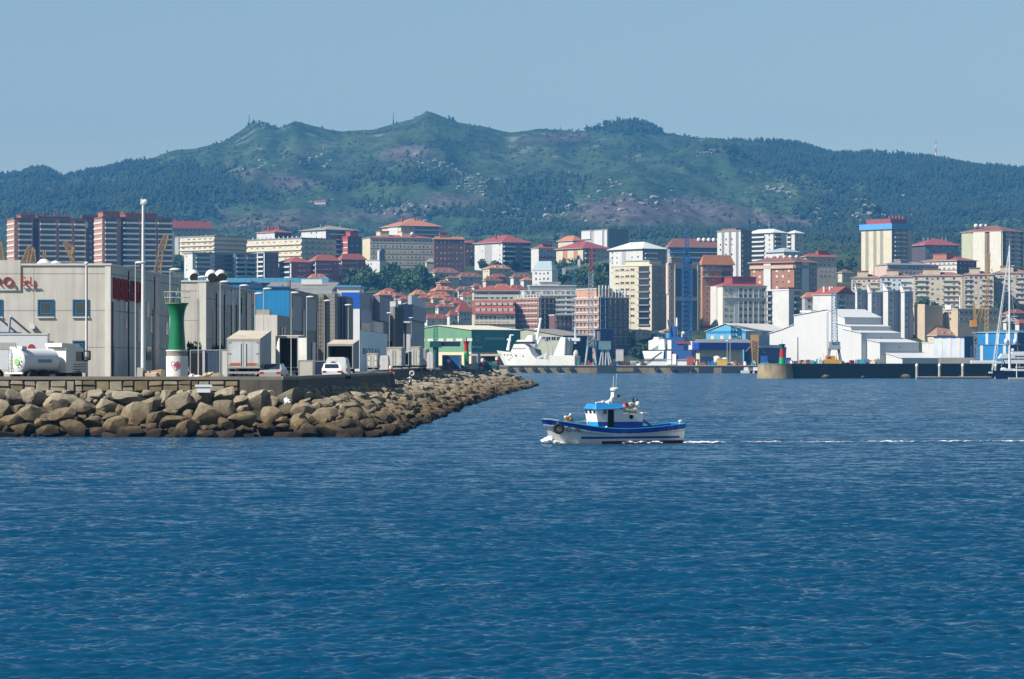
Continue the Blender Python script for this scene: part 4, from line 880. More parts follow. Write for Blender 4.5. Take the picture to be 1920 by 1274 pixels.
# lifebuoy
t = thing('lifebuoy', 'white lifebuoy on a post before the shaded sea wall', 'lifebuoy', at(772.5, 398, 2.95)); MB().torus((0, 0, EYE - 21.5 / F * 398 - 2.95), .26, .085, 'y', 20, 8).build('ring', white, t, smooth=True); MB().tube((0, .1, -.2), (0, .1, 1.3), .04, .04, 6).build('post', steel, t)
# shrubs behind the navy container
# ------------------------------------------------------------------ people
def person(label, loc, rz, shirt, trousers, hair, pose):
    """one continuous skinned body; pose: joint name -> point (x right, y away, z up)"""
    t = thing('person', label, 'person', loc, rz)
    J = dict(pelvis=(0, 0, .93), waist=(0, 0, 1.08), chest=(0, .01, 1.30), neck=(0, 0, 1.47), head0=(0, -.01, 1.56), head=(0, -.02, 1.66), top=(0, -.01, 1.74),
             hipL=(-.09, 0, .90), kneeL=(-.11, -.03, .49), ankL=(-.12, .02, .08), toeL=(-.13, -.13, .03), hipR=(.09, 0, .90), kneeR=(.11, -.03, .49), ankR=(.12, .02, .08), toeR=(.13, -.13, .03),
             shL=(-.18, .01, 1.41), elL=(-.25, 0, 1.14), wrL=(-.26, -.08, .90), haL=(-.26, -.10, .81), shR=(.18, .01, 1.41), elR=(.25, 0, 1.14), wrR=(.26, -.08, .90), haR=(.26, -.10, .81))
    J.update(pose)
    rad = dict(pelvis=.135, waist=.12, chest=.145, neck=.055, head0=.06, head=.085, top=.06, hipL=.095, kneeL=.065, ankL=.045, toeL=.035, hipR=.095, kneeR=.065, ankR=.045, toeR=.035,
               shL=.065, elL=.047, wrL=.032, haL=.036, shR=.065, elR=.047, wrR=.032, haR=.036)
    E = [('pelvis', 'waist'), ('waist', 'chest'), ('chest', 'neck'), ('neck', 'head0'), ('head0', 'head'), ('head', 'top')] 
    for s in 'LR': E += [('pelvis', 'hip' + s), ('hip' + s, 'knee' + s), ('knee' + s, 'ank' + s), ('ank' + s, 'toe' + s), ('chest', 'sh' + s), ('sh' + s, 'el' + s), ('el' + s, 'wr' + s), ('wr' + s, 'ha' + s)]
    fing = {}
    for s, sg_ in (('L', -1), ('R', 1)):
        h = Vector(J['ha' + s]); w = Vector(J['wr' + s]); d = (h - w).normalized(); sd_ = d.cross(Vector((sg_, 0, .2))).normalized()
        for i, ln in enumerate((.075, .085, .08, .065)):
            a, b_ = 'f%s%da' % (s, i), 'f%s%db' % (s, i); o = (i - 1.5) * .02
            J[a] = tuple(h + d * ln * .55 + sd_ * o); J[b_] = tuple(h + d * ln + sd_ * o + Vector((-sg_ * .02, 0, 0))); rad[a] = .009; rad[b_] = .008; E += [('ha' + s, a), (a, b_)]
        J['th' + s] = tuple(w.lerp(h, .6) + sd_ * .06 + d * .02); rad['th' + s] = .011; E += [('ha' + s, 'th' + s)]
    names = list(J); me = bpy.data.meshes.new('body'); me.from_pydata([J[n] for n in names], [(names.index(a), names.index(b_)) for a, b_ in E], [])
    o = bpy.data.objects.new('tmp', me); COL.objects.link(o); o.modifiers.new('s', 'SKIN'); 
    for i, n in enumerate(names):
        v = me.skin_vertices[0].data[i]; v.radius = (rad[n], rad[n] * (.8 if n in ('chest', 'waist', 'pelvis') else 1)); v.use_root = n == 'pelvis'
    o.modifiers.new('u', 'SUBSURF').levels = 1
    dg = bpy.context.evaluated_depsgraph_get(); bm_ = bpy.data.meshes.new_from_object(o.evaluated_get(dg)); bpy.data.objects.remove(o)
    bm_.materials.clear()
    for m in (mat('skin', (.46, .27, .19), .6, .08), shirt, trousers, mat('shoe_dark', (.03, .025, .022), .7, .1)): bm_.materials.append(m)
    hands = [Vector(J['ha' + s]) for s in 'LR']
    for p in bm_.polygons:
        c = p.center; p.material_index = 0 if (c.z > 1.49 or min((c - h).length for h in hands) < .12) else 1 if c.z > .95 or abs(c.x) > .22 else 3 if c.z < .09 else 2
        p.use_smooth = True
    bm_.name = 'body'; link('body', bm_, t)
    hd = Vector(J['head']); MB().ball(hd + Vector((0, .015, .035)), .115, 14, 0, (.92, 1.0, .95)).build('hair', hair, t, smooth=True)
    mb = MB(); mb.ball(hd + Vector((0, -.09, -.02)), .022, 6); mb.ball(hd + Vector((-.09, 0, -.02)), .022, 6, 0, (.5, 1, 1.3)); mb.ball(hd + Vector((.09, 0, -.02)), .022, 6, 0, (.5, 1, 1.3)); mb.build('face', mat('skin', (.46, .27, .19)), t)
    return t
person('person in a white shirt and dark trousers standing on the rocks, arm out', at(769, 352, 2.35), R(35), mat('white_shirt', (.74, .77, .82), .8, .08), mat('dark_trousers', (.02, .025, .05), .85, .15), mat('dark_hair', (.02, .015, .012), .7, .2),
       dict(elL=(-.42, -.08, 1.30), wrL=(-.60, -.20, 1.38), haL=(-.68, -.24, 1.40), kneeR=(.12, -.08, .50), elR=(.26, -.06, 1.16), wrR=(.20, -.26, 1.05), haR=(.18, -.34, 1.04)))
person('person in a red jacket and dark trousers walking beside the trailers', at(812.5, 545, GZ), R(200), mat('red_jacket', (.45, .02, .03), .8, .1), mat('dark_trousers', (.02, .025, .05)), mat('dark_hair', (.02, .015, .012)),
       dict(kneeL=(-.1, -.16, .50), ankL=(-.11, -.16, .10), toeL=(-.12, -.3, .05), ankR=(.12, .2, .10), kneeR=(.11, .04, .49), toeR=(.12, .06, .04), elL=(-.25, .12, 1.15), elR=(.25, -.1, 1.15), wrR=(.25, -.25, .98), haR=(.25, -.33, .95)))

# ------------------------------------------------------------------ trees
def crown(seed, n=520, lumps=7, flat=1.0, col=None):
    r = np.random.default_rng(seed); V = []; Fc = []; L_ = []
    for i in range(lumps):
        a = r.uniform(0, 6.28); q = r.uniform(.1, .62); L_.append((q * math.cos(a), q * math.sin(a), r.uniform(.28, .85) * flat, r.uniform(.28, .46)))
    L_.append((0, 0, .6 * flat, .5))
    for k in range(n):
        lx, ly, lz, lr = L_[k % len(L_)]; d = r.normal(size=3); d /= np.linalg.norm(d); rr = lr * r.uniform(.55, 1.08)
        c = np.array((lx, ly, lz)) + d * rr * np.array((1, 1, .85 * flat)); u = np.cross(d + r.normal(size=3) * .6, r.normal(size=3)); u /= np.linalg.norm(u); w = np.cross(u, d + r.normal(size=3) * .5); w /= np.linalg.norm(w) + 1e-6
        s = r.uniform(.06, .13); o = len(V); V += [c + u * s, c + w * s * .8, c - u * s * .9, c - w * s]; Fc.append((o, o + 1, o + 2, o + 3))
    me = bpy.data.meshes.new('crown'); me.from_pydata([tuple(p) for p in V], [], Fc); me.materials.append(col); return me
leafA = leafmat('leaf_mid', (.022, .054, .014), (.072, .125, .034), .22); leafB = leafmat('leaf_dark', (.014, .036, .014), (.045, .080, .028), .22); leafC = leafmat('leaf_bright', (.035, .075, .018), (.095, .14, .035), .22)
CR = {'mid': [crown(i, col=leafA) for i in (1, 2, 3)], 'dark': [crown(i, col=leafB) for i in (4, 5, 6)], 'bright': [crown(i, col=leafC) for i in (7, 8)], 'tall': [crown(i, 420, 5, 2.2, leafB) for i in (9, 10)], 'round': [crown(11, 600, 4, .8, leafA)]}
mb = MB(); mb.tube((0, 0, -.5), (.02, .02, .35), .05, .035, 7); mb.tube((.02, .02, .35), (.15, .1, .7), .03, .012, 6); mb.tube((.02, .02, .3), (-.16, .03, .65), .028, .012, 6); mb.tube((.02, .02, .35), (0, -.12, .75), .025, .01, 6)
TRK = mb.mesh('trunk', mat('bark', (.06, .045, .03), .9, .2))
def tree(kind, px, D, w, h, label, group, z=None, name='tree'):
    X = (px - 960) / F * D; z = float(ground(X, D)) if z is None else z
    t = thing(name, label, 'tree' if name == 'tree' else 'shrub', (X, D, z), random.uniform(0, 6.3), group); t.scale = (w / 1.7, w / 1.7, h / (1.05 if kind != 'tall' else 2.2))
    link('crown', random.choice(CR[kind]), t); link('trunk', TRK, t); return t
TREES = [  # photo column range, foot row range, count, width range (m), kinds, label, group
    ((650, 800), (522, 552), 30, (9, 14), ('mid', 'dark', 'mid', 'bright'), 'leafy tree in the green belt below the beige long block', 'trees in the green belt'),
    ((780, 830), (522, 545), 5, (8, 11), ('mid', 'dark'), 'leafy tree at the edge of the red roofed houses', 'trees by the red roofed houses'),
    ((845, 890), (480, 500), 9, (10, 15), ('dark', 'mid'), 'dark tree beside the reddish end of the long block', 'trees beside the long block'),
    ((895, 1000), (492, 512), 14, (9, 13), ('dark', 'mid'), 'dark tree below the white apartments with crimson roofs', 'trees below the white apartments'),
    ((1040, 1145), (505, 540), 26, (10, 15), ('dark', 'mid', 'mid'), 'tree in the steep wood beside the tall cream apartments', 'trees in the steep wood'),
    ((470, 560), (520, 535), 9, (8, 12), ('mid', 'bright'), 'bright tree below the dark brown apartments', 'trees below the dark apartments'),
    ((330, 350), (505, 515), 3, (10, 13), ('dark',), 'dark tree between the tower block and the cream terraces', 'trees by the tower block'),
    ((400, 470), (523, 535), 6, (8, 11), ('mid', 'bright'), 'low bright tree before the bluish apartments', 'trees before the bluish apartments'),
    ((1545, 1600), (505, 530), 8, (9, 13), ('dark', 'mid'), 'dark tree between the brick apartments and the long beige row', 'trees by the brick apartments'),
    ((1712, 1760), (572, 583), 6, (7, 10), ('mid', 'dark'), 'tree below the long beige row of flats', 'trees below the beige row'),
    ((1765, 1800), (572, 580), 3, (7, 9), ('dark',), 'tree at the dark end of the beige row', 'trees at the end of the beige row'),
    ((1815, 1850), (572, 578), 3, (9, 12), ('round',), 'round topped tree before the beige row', 'round trees before the beige row'),
    ((1855, 1920), (588, 612), 5, (7, 10), ('mid', 'dark'), 'tree among the low roofs behind the blue yard shed', 'trees among low roofs'),
    ((1185, 1240), (648, 668), 8, (5, 8), ('mid', 'dark', 'bright'), 'bush on the steep bank below the tall cream apartments', 'bushes on the bank'),
    ((1295, 1330), (642, 656), 6, (5, 8), ('mid', 'bright'), 'bush on the green bank left of the light blue shed', 'bushes on the bank by the shed')]
for (xa, xb), (ya, yb), n, (wa, wb), kinds, lab, grp in TREES:
    for i in range(n):
        py = ya + (yb - ya) * (i + .5) / n; px = xa + (xb - xa) * ((i * .618 + .3) % 1); D = Dinv(py) if py < 640 else random.uniform(1672, 1690)
        w = random.uniform(wa, wb); tree(random.choice(kinds), px, D, w, w * random.uniform(.75, 1.05), lab, grp)
tree('tall', 1853, Dinv(580), 7, 21, 'tall dark conifer before the beige row of flats', None)
for px, w, lab in ((362, 1.5, 'round green bush above the navy container'), (402, 1.3, 'small green bush left of the closed trailer'), (411, 1.4, 'dark green bush touching the closed trailer')):
    tree('bright' if px != 411 else 'dark', px, 290, w * 1.0, 3.0 if px == 362 else 2.7, lab, None, GZ + (.6 if px == 362 else .35), 'shrub')

# ------------------------------------------------------------------ town blocks
fr_w = mat('pale_frame', (.52, .51, .49), .6, .1); shut = mat('cream_shutter', (.56, .54, .48), .6, .1); dglass = mat('far_glass', (.02, .026, .035), .12, .3, .2, spec=.7)
_WM = {}
def winmesh(w, h, v):
    k = (round(w, 1), round(h, 1), v)
    if k not in _WM:
        mb = MB(); t = .10; a, b_ = w / 2, h / 2
        mb.box(-a, a, -.10, .04, -b_, -b_ + t); mb.box(-a, a, -.10, .04, b_ - t, b_); mb.box(-a, -a + t, -.099, .04, -b_ + t, b_ - t); mb.box(a - t, a, -.099, .04, -b_ + t, b_ - t)
        if w > 1.5: mb.box(-.05, .05, -.085, .04, -b_ + t, b_ - t)
        s_ = {0: b_ - t, 1: b_ * .1, 2: -b_ + t}[v]
        if s_ > -b_ + t: mb.add([(-a + t, -.03, -b_ + t), (a - t, -.03, -b_ + t), (a - t, -.03, s_), (-a + t, -.03, s_)], [(0, 1, 2, 3)], 1)
        if v: mb.add([(-a + t, -.05, s_), (a - t, -.05, s_), (a - t, -.05, b_ - t), (-a + t, -.05, b_ - t)], [(0, 1, 2, 3)], 2)
        _WM[k] = mb.mesh('window', [fr_w, dglass, shut])
    return _WM[k]
def wall_m(key, col, **k): return mat('render_' + key, col, .85, k.get('var', .12), .18, streak=k.get('streak', .14))
class Block:
    """rotated block of flats: nearest vertical edge at photo column xc; left face xl..xc, front face xc..xr"""
    def __init__(s, name, label, xl, xc, xr, yt, yb, th, fp, mL, mF, cat='apartment block', D=None, group=None, deep=None):
        s.D = D or Dinv(yb); ppm = F / s.D; s.th = R(th); s.ppm = ppm
        s.wf = (xr - xc) / ppm / math.cos(s.th); s.wl = (xc - xl) / ppm / math.sin(s.th) if xc > xl + .5 and th > 3 else (deep or 13.0)
        c = at(xc, s.D, py=yb); s.H = (yb - yt) / ppm; s.fh = fp / ppm; s.nf = max(1, int(s.H / s.fh + .15))
        s.root = thing(name, label, cat, c, s.th, group); s.nw = 0
        mb = MB(); mb.box(0, s.wf, 0, s.wl, -14, s.H); mb.m = [1 if q == 5 else 0 for q in range(6)]
        mb.build('wall', [mF, mL], s.root)
    def put(s, face, name, me, u, z, parent=None):
        """place a shared mesh on a face: u from the left of the face as the photo shows it"""
        w = s.wf if face == 'F' else s.wl
        loc = (u * w, 0, z) if face == 'F' else (0, w * (1 - u), z)
        s.nw += 1
        return link(name, me, parent or s.root, loc, 0 if face == 'F' else R(-90))
    def windows(s, face, u0, u1, n, w=1.3, h=1.35, floors=None, top=0, mix=(0, 0, 1, 2), dz=0.):
        for f_ in range(top, min(s.nf, floors or s.nf)):
            z = s.H - (f_ + .5) * s.fh + dz
            for i in range(n):
                if s.nw >= 96: return s
                s.put(face, 'window', winmesh(w, h, random.choice(mix)), u0 + (u1 - u0) * (i + .5) / n, z)
        return s
    def strip(s, face, u0, u1, m, name='pilaster', z0=None, z1=None, pr=.25):
        w = s.wf if face == 'F' else s.wl; W_ = (u1 - u0) * w
        mb = MB(); mb.box(-W_ / 2, W_ / 2, -pr, .05, (-6 if z0 is None else z0), (s.H - .02 if z1 is None else z1))
        s.put(face, name, mb.mesh(name, m), (u0 + u1) / 2, 0); return s
    def bands(s, face, u0, u1, m, frac=.38, off=.0, pr=.2, name='floor_band', top=0, floors=None):
        w = s.wf if face == 'F' else s.wl; W_ = (u1 - u0) * w; me = MB().box(-W_ / 2, W_ / 2, -pr, .05, 0, s.fh * frac).mesh(name, m)
        for f_ in range(top, min(s.nf, floors or s.nf)): s.put(face, name, me, (u0 + u1) / 2, s.H - (f_ + 1 - off) * s.fh)
        return s
    def balconies(s, face, u0, u1, m, pr=1.2, par=.95, top=0, floors=None, gl=True, n=1):
        w = s.wf if face == 'F' else s.wl; W_ = (u1 - u0) * w / n * (1 if n == 1 else .86)
        mb = MB(); mb.box(-W_ / 2, W_ / 2, -pr, .02, 0, .2); mb.box(-W_ / 2, W_ / 2, -pr, -pr + .12, .2, .2 + par); mb.box(-W_ / 2, -W_ / 2 + .12, -pr + .12, 0, .2, .2 + par); mb.box(W_ / 2 - .12, W_ / 2, -pr + .12, 0, .2, .2 + par)
        if gl: mb.add([(-W_ * .46, -.05, .2), (W_ * .46, -.05, .2), (W_ * .46, -.05, s.fh - .25), (-W_ * .46, -.05, s.fh - .25)], [(0, 1, 2, 3)], 1)
        me = mb.mesh('balcony', [m, dglass])
        for f_ in range(top, min(s.nf, floors or s.nf)):
            for i in range(n):
                if s.nw >= 96: return s
                s.put(face, 'balcony', me, u0 + (u1 - u0) * (i + .5) / n, s.H - (f_ + 1) * s.fh)
        return s
    def flat(s, m, h=.8, over=.25):
        mb = MB(); mb.box(-over, s.wf + over, -over, s.wl + over, s.H + .003, s.H + h); mb.build('roof', m, s.root); s.top = s.H + h; return s
    def hip(s, m, hpx, over=.9, gable=False, eave=None):
        h = hpx / s.ppm; a0, a1, b0, b1 = -over, s.wf + over, -over, s.wl + over; z0 = s.H + .25; mb = MB()
        W_, D_ = a1 - a0, b1 - b0; q = min(W_, D_) / 2 * (.02 if gable else 1)
        if W_ >= D_: r0, r1 = (a0 + q, (b0 + b1) / 2), (a1 - q, (b0 + b1) / 2)
        else: r0, r1 = ((a0 + a1) / 2, b0 + q), ((a0 + a1) / 2, b1 - q)
        v = [(a0, b0, z0), (a1, b0, z0), (a1, b1, z0), (a0, b1, z0), (*r0, z0 + h), (*r1, z0 + h)]
        f = [(0, 1, 5, 4), (1, 2, 5), (2, 3, 4, 5), (3, 0, 4)] if W_ >= D_ else [(0, 1, 4), (1, 2, 5, 4), (2, 3, 5), (3, 0, 4, 5)]
        mb.add(v, f); mb.box(a0 + .02, a1 - .02, b0 + .02, b1 - .02, s.H + .003, z0 - .002, 1); s.roof = mb.build('roof', [m, eave or mat('eave_white', (.55, .53, .50), .7, .1)], s.root); s.top = z0 + h; return s
    def chimneys(s, n, m, h=1.6, w=.8, zf=.55, lo=.1, hi=.9):
        p = getattr(s, 'roof', None) or s.root
        for i in range(n):
            u = lo + (hi - lo) * (i + random.uniform(.2, .8)) / n; y = s.wl * random.uniform(.3, .6)
            MB().box(u * s.wf - w / 2, u * s.wf + w / 2, y, y + w, s.H + .2, s.H + (s.top - s.H) * zf + h).build('chimney', m, p)
        return s
    def box_on(s, u0, u1, hpx, m, v0=.2, v1=.8, name='penthouse', mtop=None, z=None):
        z0 = s.H + .1 if z is None else z; h = hpx / s.ppm; mb = MB(); mb.box(u0 * s.wf, u1 * s.wf, v0 * s.wl, v1 * s.wl, z0, z0 + h)
        if mtop: mb.box(u0 * s.wf - .3, u1 * s.wf + .3, v0 * s.wl - .3, v1 * s.wl + .3, z0 + h + .003, z0 + h + .5, 1)
        mb.build(name, [m, mtop or m], s.root); return s
tile_r = mat('tile_red', (.30, .075, .045), .8, .2, .5, panel=(.8, 0, .06, .8)); tile_o = mat('tile_orange', (.42, .16, .075), .8, .2, .5, panel=(.8, 0, .06, .82)); tile_b = mat('tile_brown', (.20, .085, .06), .8, .25, .5)
crim = mat('crimson_roof', (.27, .062, .058), .7, .15, .4); grey_r = mat('grey_roof', (.28, .28, .27), .8, .15, .4); pale_r = mat('pale_roof', (.55, .57, .57), .6, .1, .4)
cw = wall_m('white', (.56, .555, .53)); cc = wall_m('cream', (.56, .50, .37)); cbe = wall_m('beige', (.56, .48, .36)); cgr = wall_m('grey', (.36, .36, .36)); cbr = wall_m('brick', (.34, .15, .085)); cbrd = wall_m('brick_dark', (.16, .078, .066)); cdk = wall_m('charcoal_and_shade', (.21, .21, .22)); cor = wall_m('orange_brick', (.42, .20, .11)); cred = wall_m('red_brick', (.36, .085, .068)); cbl = wall_m('bluegrey', (.44, .48, .54)); cbrn = wall_m('brown', (.30, .22, .17))  # charcoal, and here and there grey and brown, paint shade on right faces
bw = mat('balcony_white', (.56, .56, .54), .7, .1, .4); bg_ = mat('balcony_grey', (.56, .58, .60), .7, .1, .4); bc = mat('balcony_cream', (.60, .53, .40), .7, .1, .4)
# --- far left towers
for i, (xl, xc, xr, yt, lab) in enumerate(((5, 27, 154, 411, 'striped brick tower block at the far left of the town'), (169, 192, 318, 409, 'striped brick tower block behind the floodlight mast'))):
    b = Block('tower_block', lab, xl, xc, xr, yt, 572, 22, 10.1, wall_m('salmon_brick', (.44, .22, .15)), wall_m('salmon_brick', (.44, .22, .15)))
    b.bands('L', 0, 1, bw, .34, 0, .3).flat(cbrd, .9)
    for u0, u1 in ((.06, .24), (.36, .58), (.62, .80), (.84, .99)) if i == 0 else ((.04, .2), (.3, .52), (.55, .76), (.79, .99)): b.balconies('F', u0, u1, bg_, 1.3, .8)
    b.strip('F', .26, .34, mat('deep_recess', (.05, .03, .04), .9, .1), 'stair_recess', pr=.06)
    b.box_on(.1 if i == 0 else .02, .3 if i == 0 else .26, 7 if i == 0 else 11, cbr, .1, .7, mtop=tile_r); b.box_on(.35, .8, 5 if i == 0 else 9, cbrd if i == 0 else cred, .2, .8, mtop=tile_r)
    for k in range(7): MB().box(b.wf * (.15 + .1 * k), b.wf * (.15 + .1 * k) + .8, b.wl * .4, b.wl * .4 + .8, b.H + .5, b.H + 5.4).build('chimney', cbrd, b.root)
b = Block('apartment_block', 'narrow dark block with a crimson parapet between the two striped towers', 152, 154, 184, 408, 545, 25, 10, cbrd, cbrd); b.windows('F', .1, .9, 3, 1.4, 1.4, 8).flat(crim, 1.6)
MB().box(b.wf * .1, b.wf * .35, -.3, 0, b.H - 7, b.H - 3).build('light_panel', cw, b.root)
b = Block('apartment_block', 'grey block under a long crimson roof right of the striped towers', 318, 320, 394, 428, 495, 20, 8, cgr, cgr); b.hip(crim, 13, 1.2).windows('F', .05, .95, 9, 1.5, 1.4, 3).chimneys(5, crim, 1.5, 1.2, .9)
b = Block('apartment_block', 'cream terraced block with a grey end pier and dark right side', 322, 402, 457, 444, 508, 48, 8.4, cc, cc); b.bands('L', .12, 1, bc, .42, 0, .9).strip('L', 0, .1, cgr, 'end_pier', pr=1.0)
for k in range(6): b.windows('L', .14 + k * .14, .26 + k * .14, 1, 3.0, 1.2, mix=(0, 0, 1))
b.bands('F', 0, 1, cbrn, .3, 0, .5).flat(cdk, 1.0).chimneys(4, cbrn, 2.5, 1, .2, .4)
b = Block('apartment_block', 'cream balconied block with scalloped rows and grey right side', 455, 566, 626, 448, 512, 46, 10.6, cc, cc); b.bands('L', 0, 1, bc, .46, 0, 1.0).windows('L', .03, .97, 9, 2.4, 1.3, mix=(0, 0, 1)).bands('F', 0, 1, cgr, .3, .1, .4).windows('F', .05, .95, 5, 2.2, 1.2, mix=(0,)).flat(cdk, .9)
for k in range(12): MB().box(1.5, 2.2, b.wl * (.04 + k * .08), b.wl * (.04 + k * .08) + .8, b.H + .9, b.H + 2.2).build('chimney', bw, b.root)
b = Block('apartment_block', 'red roofed block peeping over the scalloped cream block', 478, 515, 545, 436, 490, 42, 9, cw, cbrd); b.hip(tile_r, 7).chimneys(7, cred, 3.0, 1.2, .6)
b = Block('apartment_block', 'white stepped block with a wide grey brown roof', 561, 611, 668, 431, 500, 40, 9.4, cw, cdk); b.balconies('F', .1, .75, bg_, 1.2, .8).windows('L', .3, .95, 3, 1.4, 1.3).strip('F', .76, .84, bw, 'white_pier', pr=1.3).hip(mat('brown_grey_roof', (.25, .23, .19), .8, .15), 9, 1.4).chimneys(5, cdk, 1.5, 1.0, .8)
b = Block('apartment_block', 'dark bluish block with a bright white stair strip', 342, 361, 438, 476, 535, 30, 8.5, cw, cw); b.balconies('F', .08, .42, bg_, 1, .8).balconies('F', .5, .95, cbrd, 1, .8).windows('L', .1, .5, 1, 1.4, 1.3).flat(cdk, 1.0)
b = Block('apartment_block', 'low bluish balconied block behind the roof ventilators', 438, 440, 481, 477, 533, 30, 8.5, cbl, cbl); b.balconies('F', .05, .95, bg_, 1, .85, n=2).flat(cdk, .8)
b = Block('apartment_block', 'dark plum block with a white balconied end', 480, 496, 521, 475, 537, 35, 8.8, cw, cbrd); b.balconies('L', .1, .9, bw, .8, .9).windows('F', .1, .9, 2, 1.2, 1.3, mix=(0,)).flat(cgr, .8)
for i, (xl, xc, xr, yt, yb, lab) in enumerate(((520, 546, 582, 492, 537, 'red brick terrace with white bay windows at its left end'), (581, 592, 634, 489, 536, 'red brick terrace in the middle of the row of three'), (633, 641, 684, 487, 534, 'red brick terrace with a round gabled right end'))):
    b = Block('terrace_block', lab, xl, xc, xr, yt, yb, 32, 10, cw, cred, 'terrace'); b.balconies('L', .08, .92, bw, .8, .9, n=1).bands('F', .3 if i == 0 else 0, .62, bw, .14, .3, .15).windows('F', .35, .95, 3, 1.3, 1.3).hip(tile_r, 11, 1.0).chimneys(1, bw, 1.2)
b = Block('apartment_block', 'dark red brick block beside the cream gable end', 635, 652, 677, 446, 500, 34, 9.8, wall_m('red_lit', (.42, .09, .06)), cbrd); b.bands('L', 0, 1, bw, .2, .0, .2).windows('F', .1, .9, 2, 1.3, 1.3).flat(tile_r, 1.2).box_on(.3, .9, 11, cred, .2, .8, mtop=tile_r)  # lit red on the left, shade painted into the dark brick front
b = Block('apartment_block', 'long beige block with a bright cream gable end', 677, 694, 813, 446, 510, 17, 10.3, wall_m('bright_cream', (.60, .52, .36)), cbe); b.windows('F', .02, .98, 16, 1.3, 1.25).windows('L', .4, .7, 1, 1, 1.2, 3).bands('F', 0, 1, cgr, .1, .05, .15).hip(tile_r, 6, .6)
for u in (.18, .52): b.box_on(u, u + .14, 12, wall_m('bright_cream', (.7, .61, .42)), .2, .7, 'stair_tower', mtop=tile_o)
MB().ball((b.wf * .68, 5, b.H + 3.2), 1.6, 12).build('dish', white, b.root)
b = Block('apartment_block', 'reddish brown end of the long block under flat tiles', 812, 814, 870, 449, 512, 17, 10.3, cbrd, wall_m('plum_brick', (.17, .08, .065))); b.windows('F', .03, .97, 7, 1.3, 1.25).hip(tile_o, 5, .6).box_on(.2, .45, 12, cbr, .2, .7, 'stair_tower', mtop=tile_r)
b = Block('apartment_block', 'small plum roofed block at the right end of the long block', 869, 871, 890, 456, 500, 17, 10.3, cbrd, cbrd); b.hip(tile_r, 5, .4).windows('F', .1, .9, 2, 1.3, 1.3, 3)
b = Block('apartment_block', 'upper cream block under a broad orange hipped roof', 713, 752, 826, 424, 475, 27, 8, wall_m('bright_cream', (.7, .61, .42)), cbe); b.strip('L', .35, .85, bw, 'white_panel', pr=.4).balconies('F', .32, .98, bg_, 1.4, .8, floors=3).windows('F', .04, .28, 2, 1.4, 1.3, 3).hip(tile_o, 16, 1.6).chimneys(5, cbr, 1.2, 1.1, .9)
b = Block('house', 'white house with chimney stack above the green belt', 688, 712, 724, 489, 530, 40, 11, cw, cw, 'house'); b.windows('L', .1, .9, 2, 1.3, 1.4).flat(grey_r, .8); MB().box(b.wf * .3, b.wf * .9, 1, 3, b.H, b.H + 8).build('chimney', cdk, b.root); MB().box(b.wf * .05, b.wf * .2, 1, 3, b.H, b.H + 7).build('chimney', bw, b.root)
b = Block('retaining_wall', 'long white retaining wall below the beige block', 748, 751, 797, 488, 508, 12, 9, cw, wall_m('white_stained', (.64, .62, .56), streak=.35), 'wall'); b.flat(bw, .4)
b = Block('house', 'weathered grey stone shed right of the white retaining wall', 797, 800, 833, 492, 512, 12, 9, cbe, wall_m('stone_grey', (.33, .31, .26), var=.3), 'shed'); b.hip(mat('lichen_roof', (.26, .25, .19), .9, .3), 7, .4)
# --- centre
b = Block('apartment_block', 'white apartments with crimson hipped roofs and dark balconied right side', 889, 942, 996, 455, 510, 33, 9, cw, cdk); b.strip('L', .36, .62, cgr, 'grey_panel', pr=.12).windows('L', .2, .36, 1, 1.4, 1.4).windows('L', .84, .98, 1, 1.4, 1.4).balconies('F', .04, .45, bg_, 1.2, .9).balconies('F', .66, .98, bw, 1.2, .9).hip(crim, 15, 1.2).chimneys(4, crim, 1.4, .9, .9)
b = Block('apartment_block', 'white and grey block with terracotta top bands beside the crimson roofs', 996, 1010, 1045, 466, 512, 30, 10, cw, wall_m('mauve_grey', (.45, .42, .42))); b.windows('F', .05, .95, 5, 1.4, 1.3).bands('F', 0, 1, tile_r, .2, -.8, .5, 'tile_band', 0, 1).hip(crim, 6, .6).box_on(.3, .8, 7, cbr, .2, .7, mtop=crim)  # mauve grey front is the white wall with shade in its colour
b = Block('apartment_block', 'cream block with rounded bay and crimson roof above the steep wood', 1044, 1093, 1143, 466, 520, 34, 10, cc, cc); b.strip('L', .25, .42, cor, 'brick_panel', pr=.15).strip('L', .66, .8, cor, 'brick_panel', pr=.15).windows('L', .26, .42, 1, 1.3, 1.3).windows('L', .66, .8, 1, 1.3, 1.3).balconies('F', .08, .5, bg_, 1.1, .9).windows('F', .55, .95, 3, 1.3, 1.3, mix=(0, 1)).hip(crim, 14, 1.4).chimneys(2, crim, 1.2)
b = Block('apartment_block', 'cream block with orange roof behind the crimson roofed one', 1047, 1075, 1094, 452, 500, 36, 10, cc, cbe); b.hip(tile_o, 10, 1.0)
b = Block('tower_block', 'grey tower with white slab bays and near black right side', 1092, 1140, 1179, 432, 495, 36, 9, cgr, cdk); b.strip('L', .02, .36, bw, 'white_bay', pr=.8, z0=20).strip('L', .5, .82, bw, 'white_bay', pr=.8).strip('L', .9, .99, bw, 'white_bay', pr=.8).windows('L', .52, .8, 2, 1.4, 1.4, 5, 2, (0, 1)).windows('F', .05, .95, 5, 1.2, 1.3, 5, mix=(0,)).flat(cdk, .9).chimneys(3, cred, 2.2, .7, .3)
b = Block('house', 'small white house with red hipped roof before the crimson roofed apartments', 931, 937, 968, 481, 506, 25, 9, cw, cbl, 'house'); b.hip(tile_r, 9, .8)
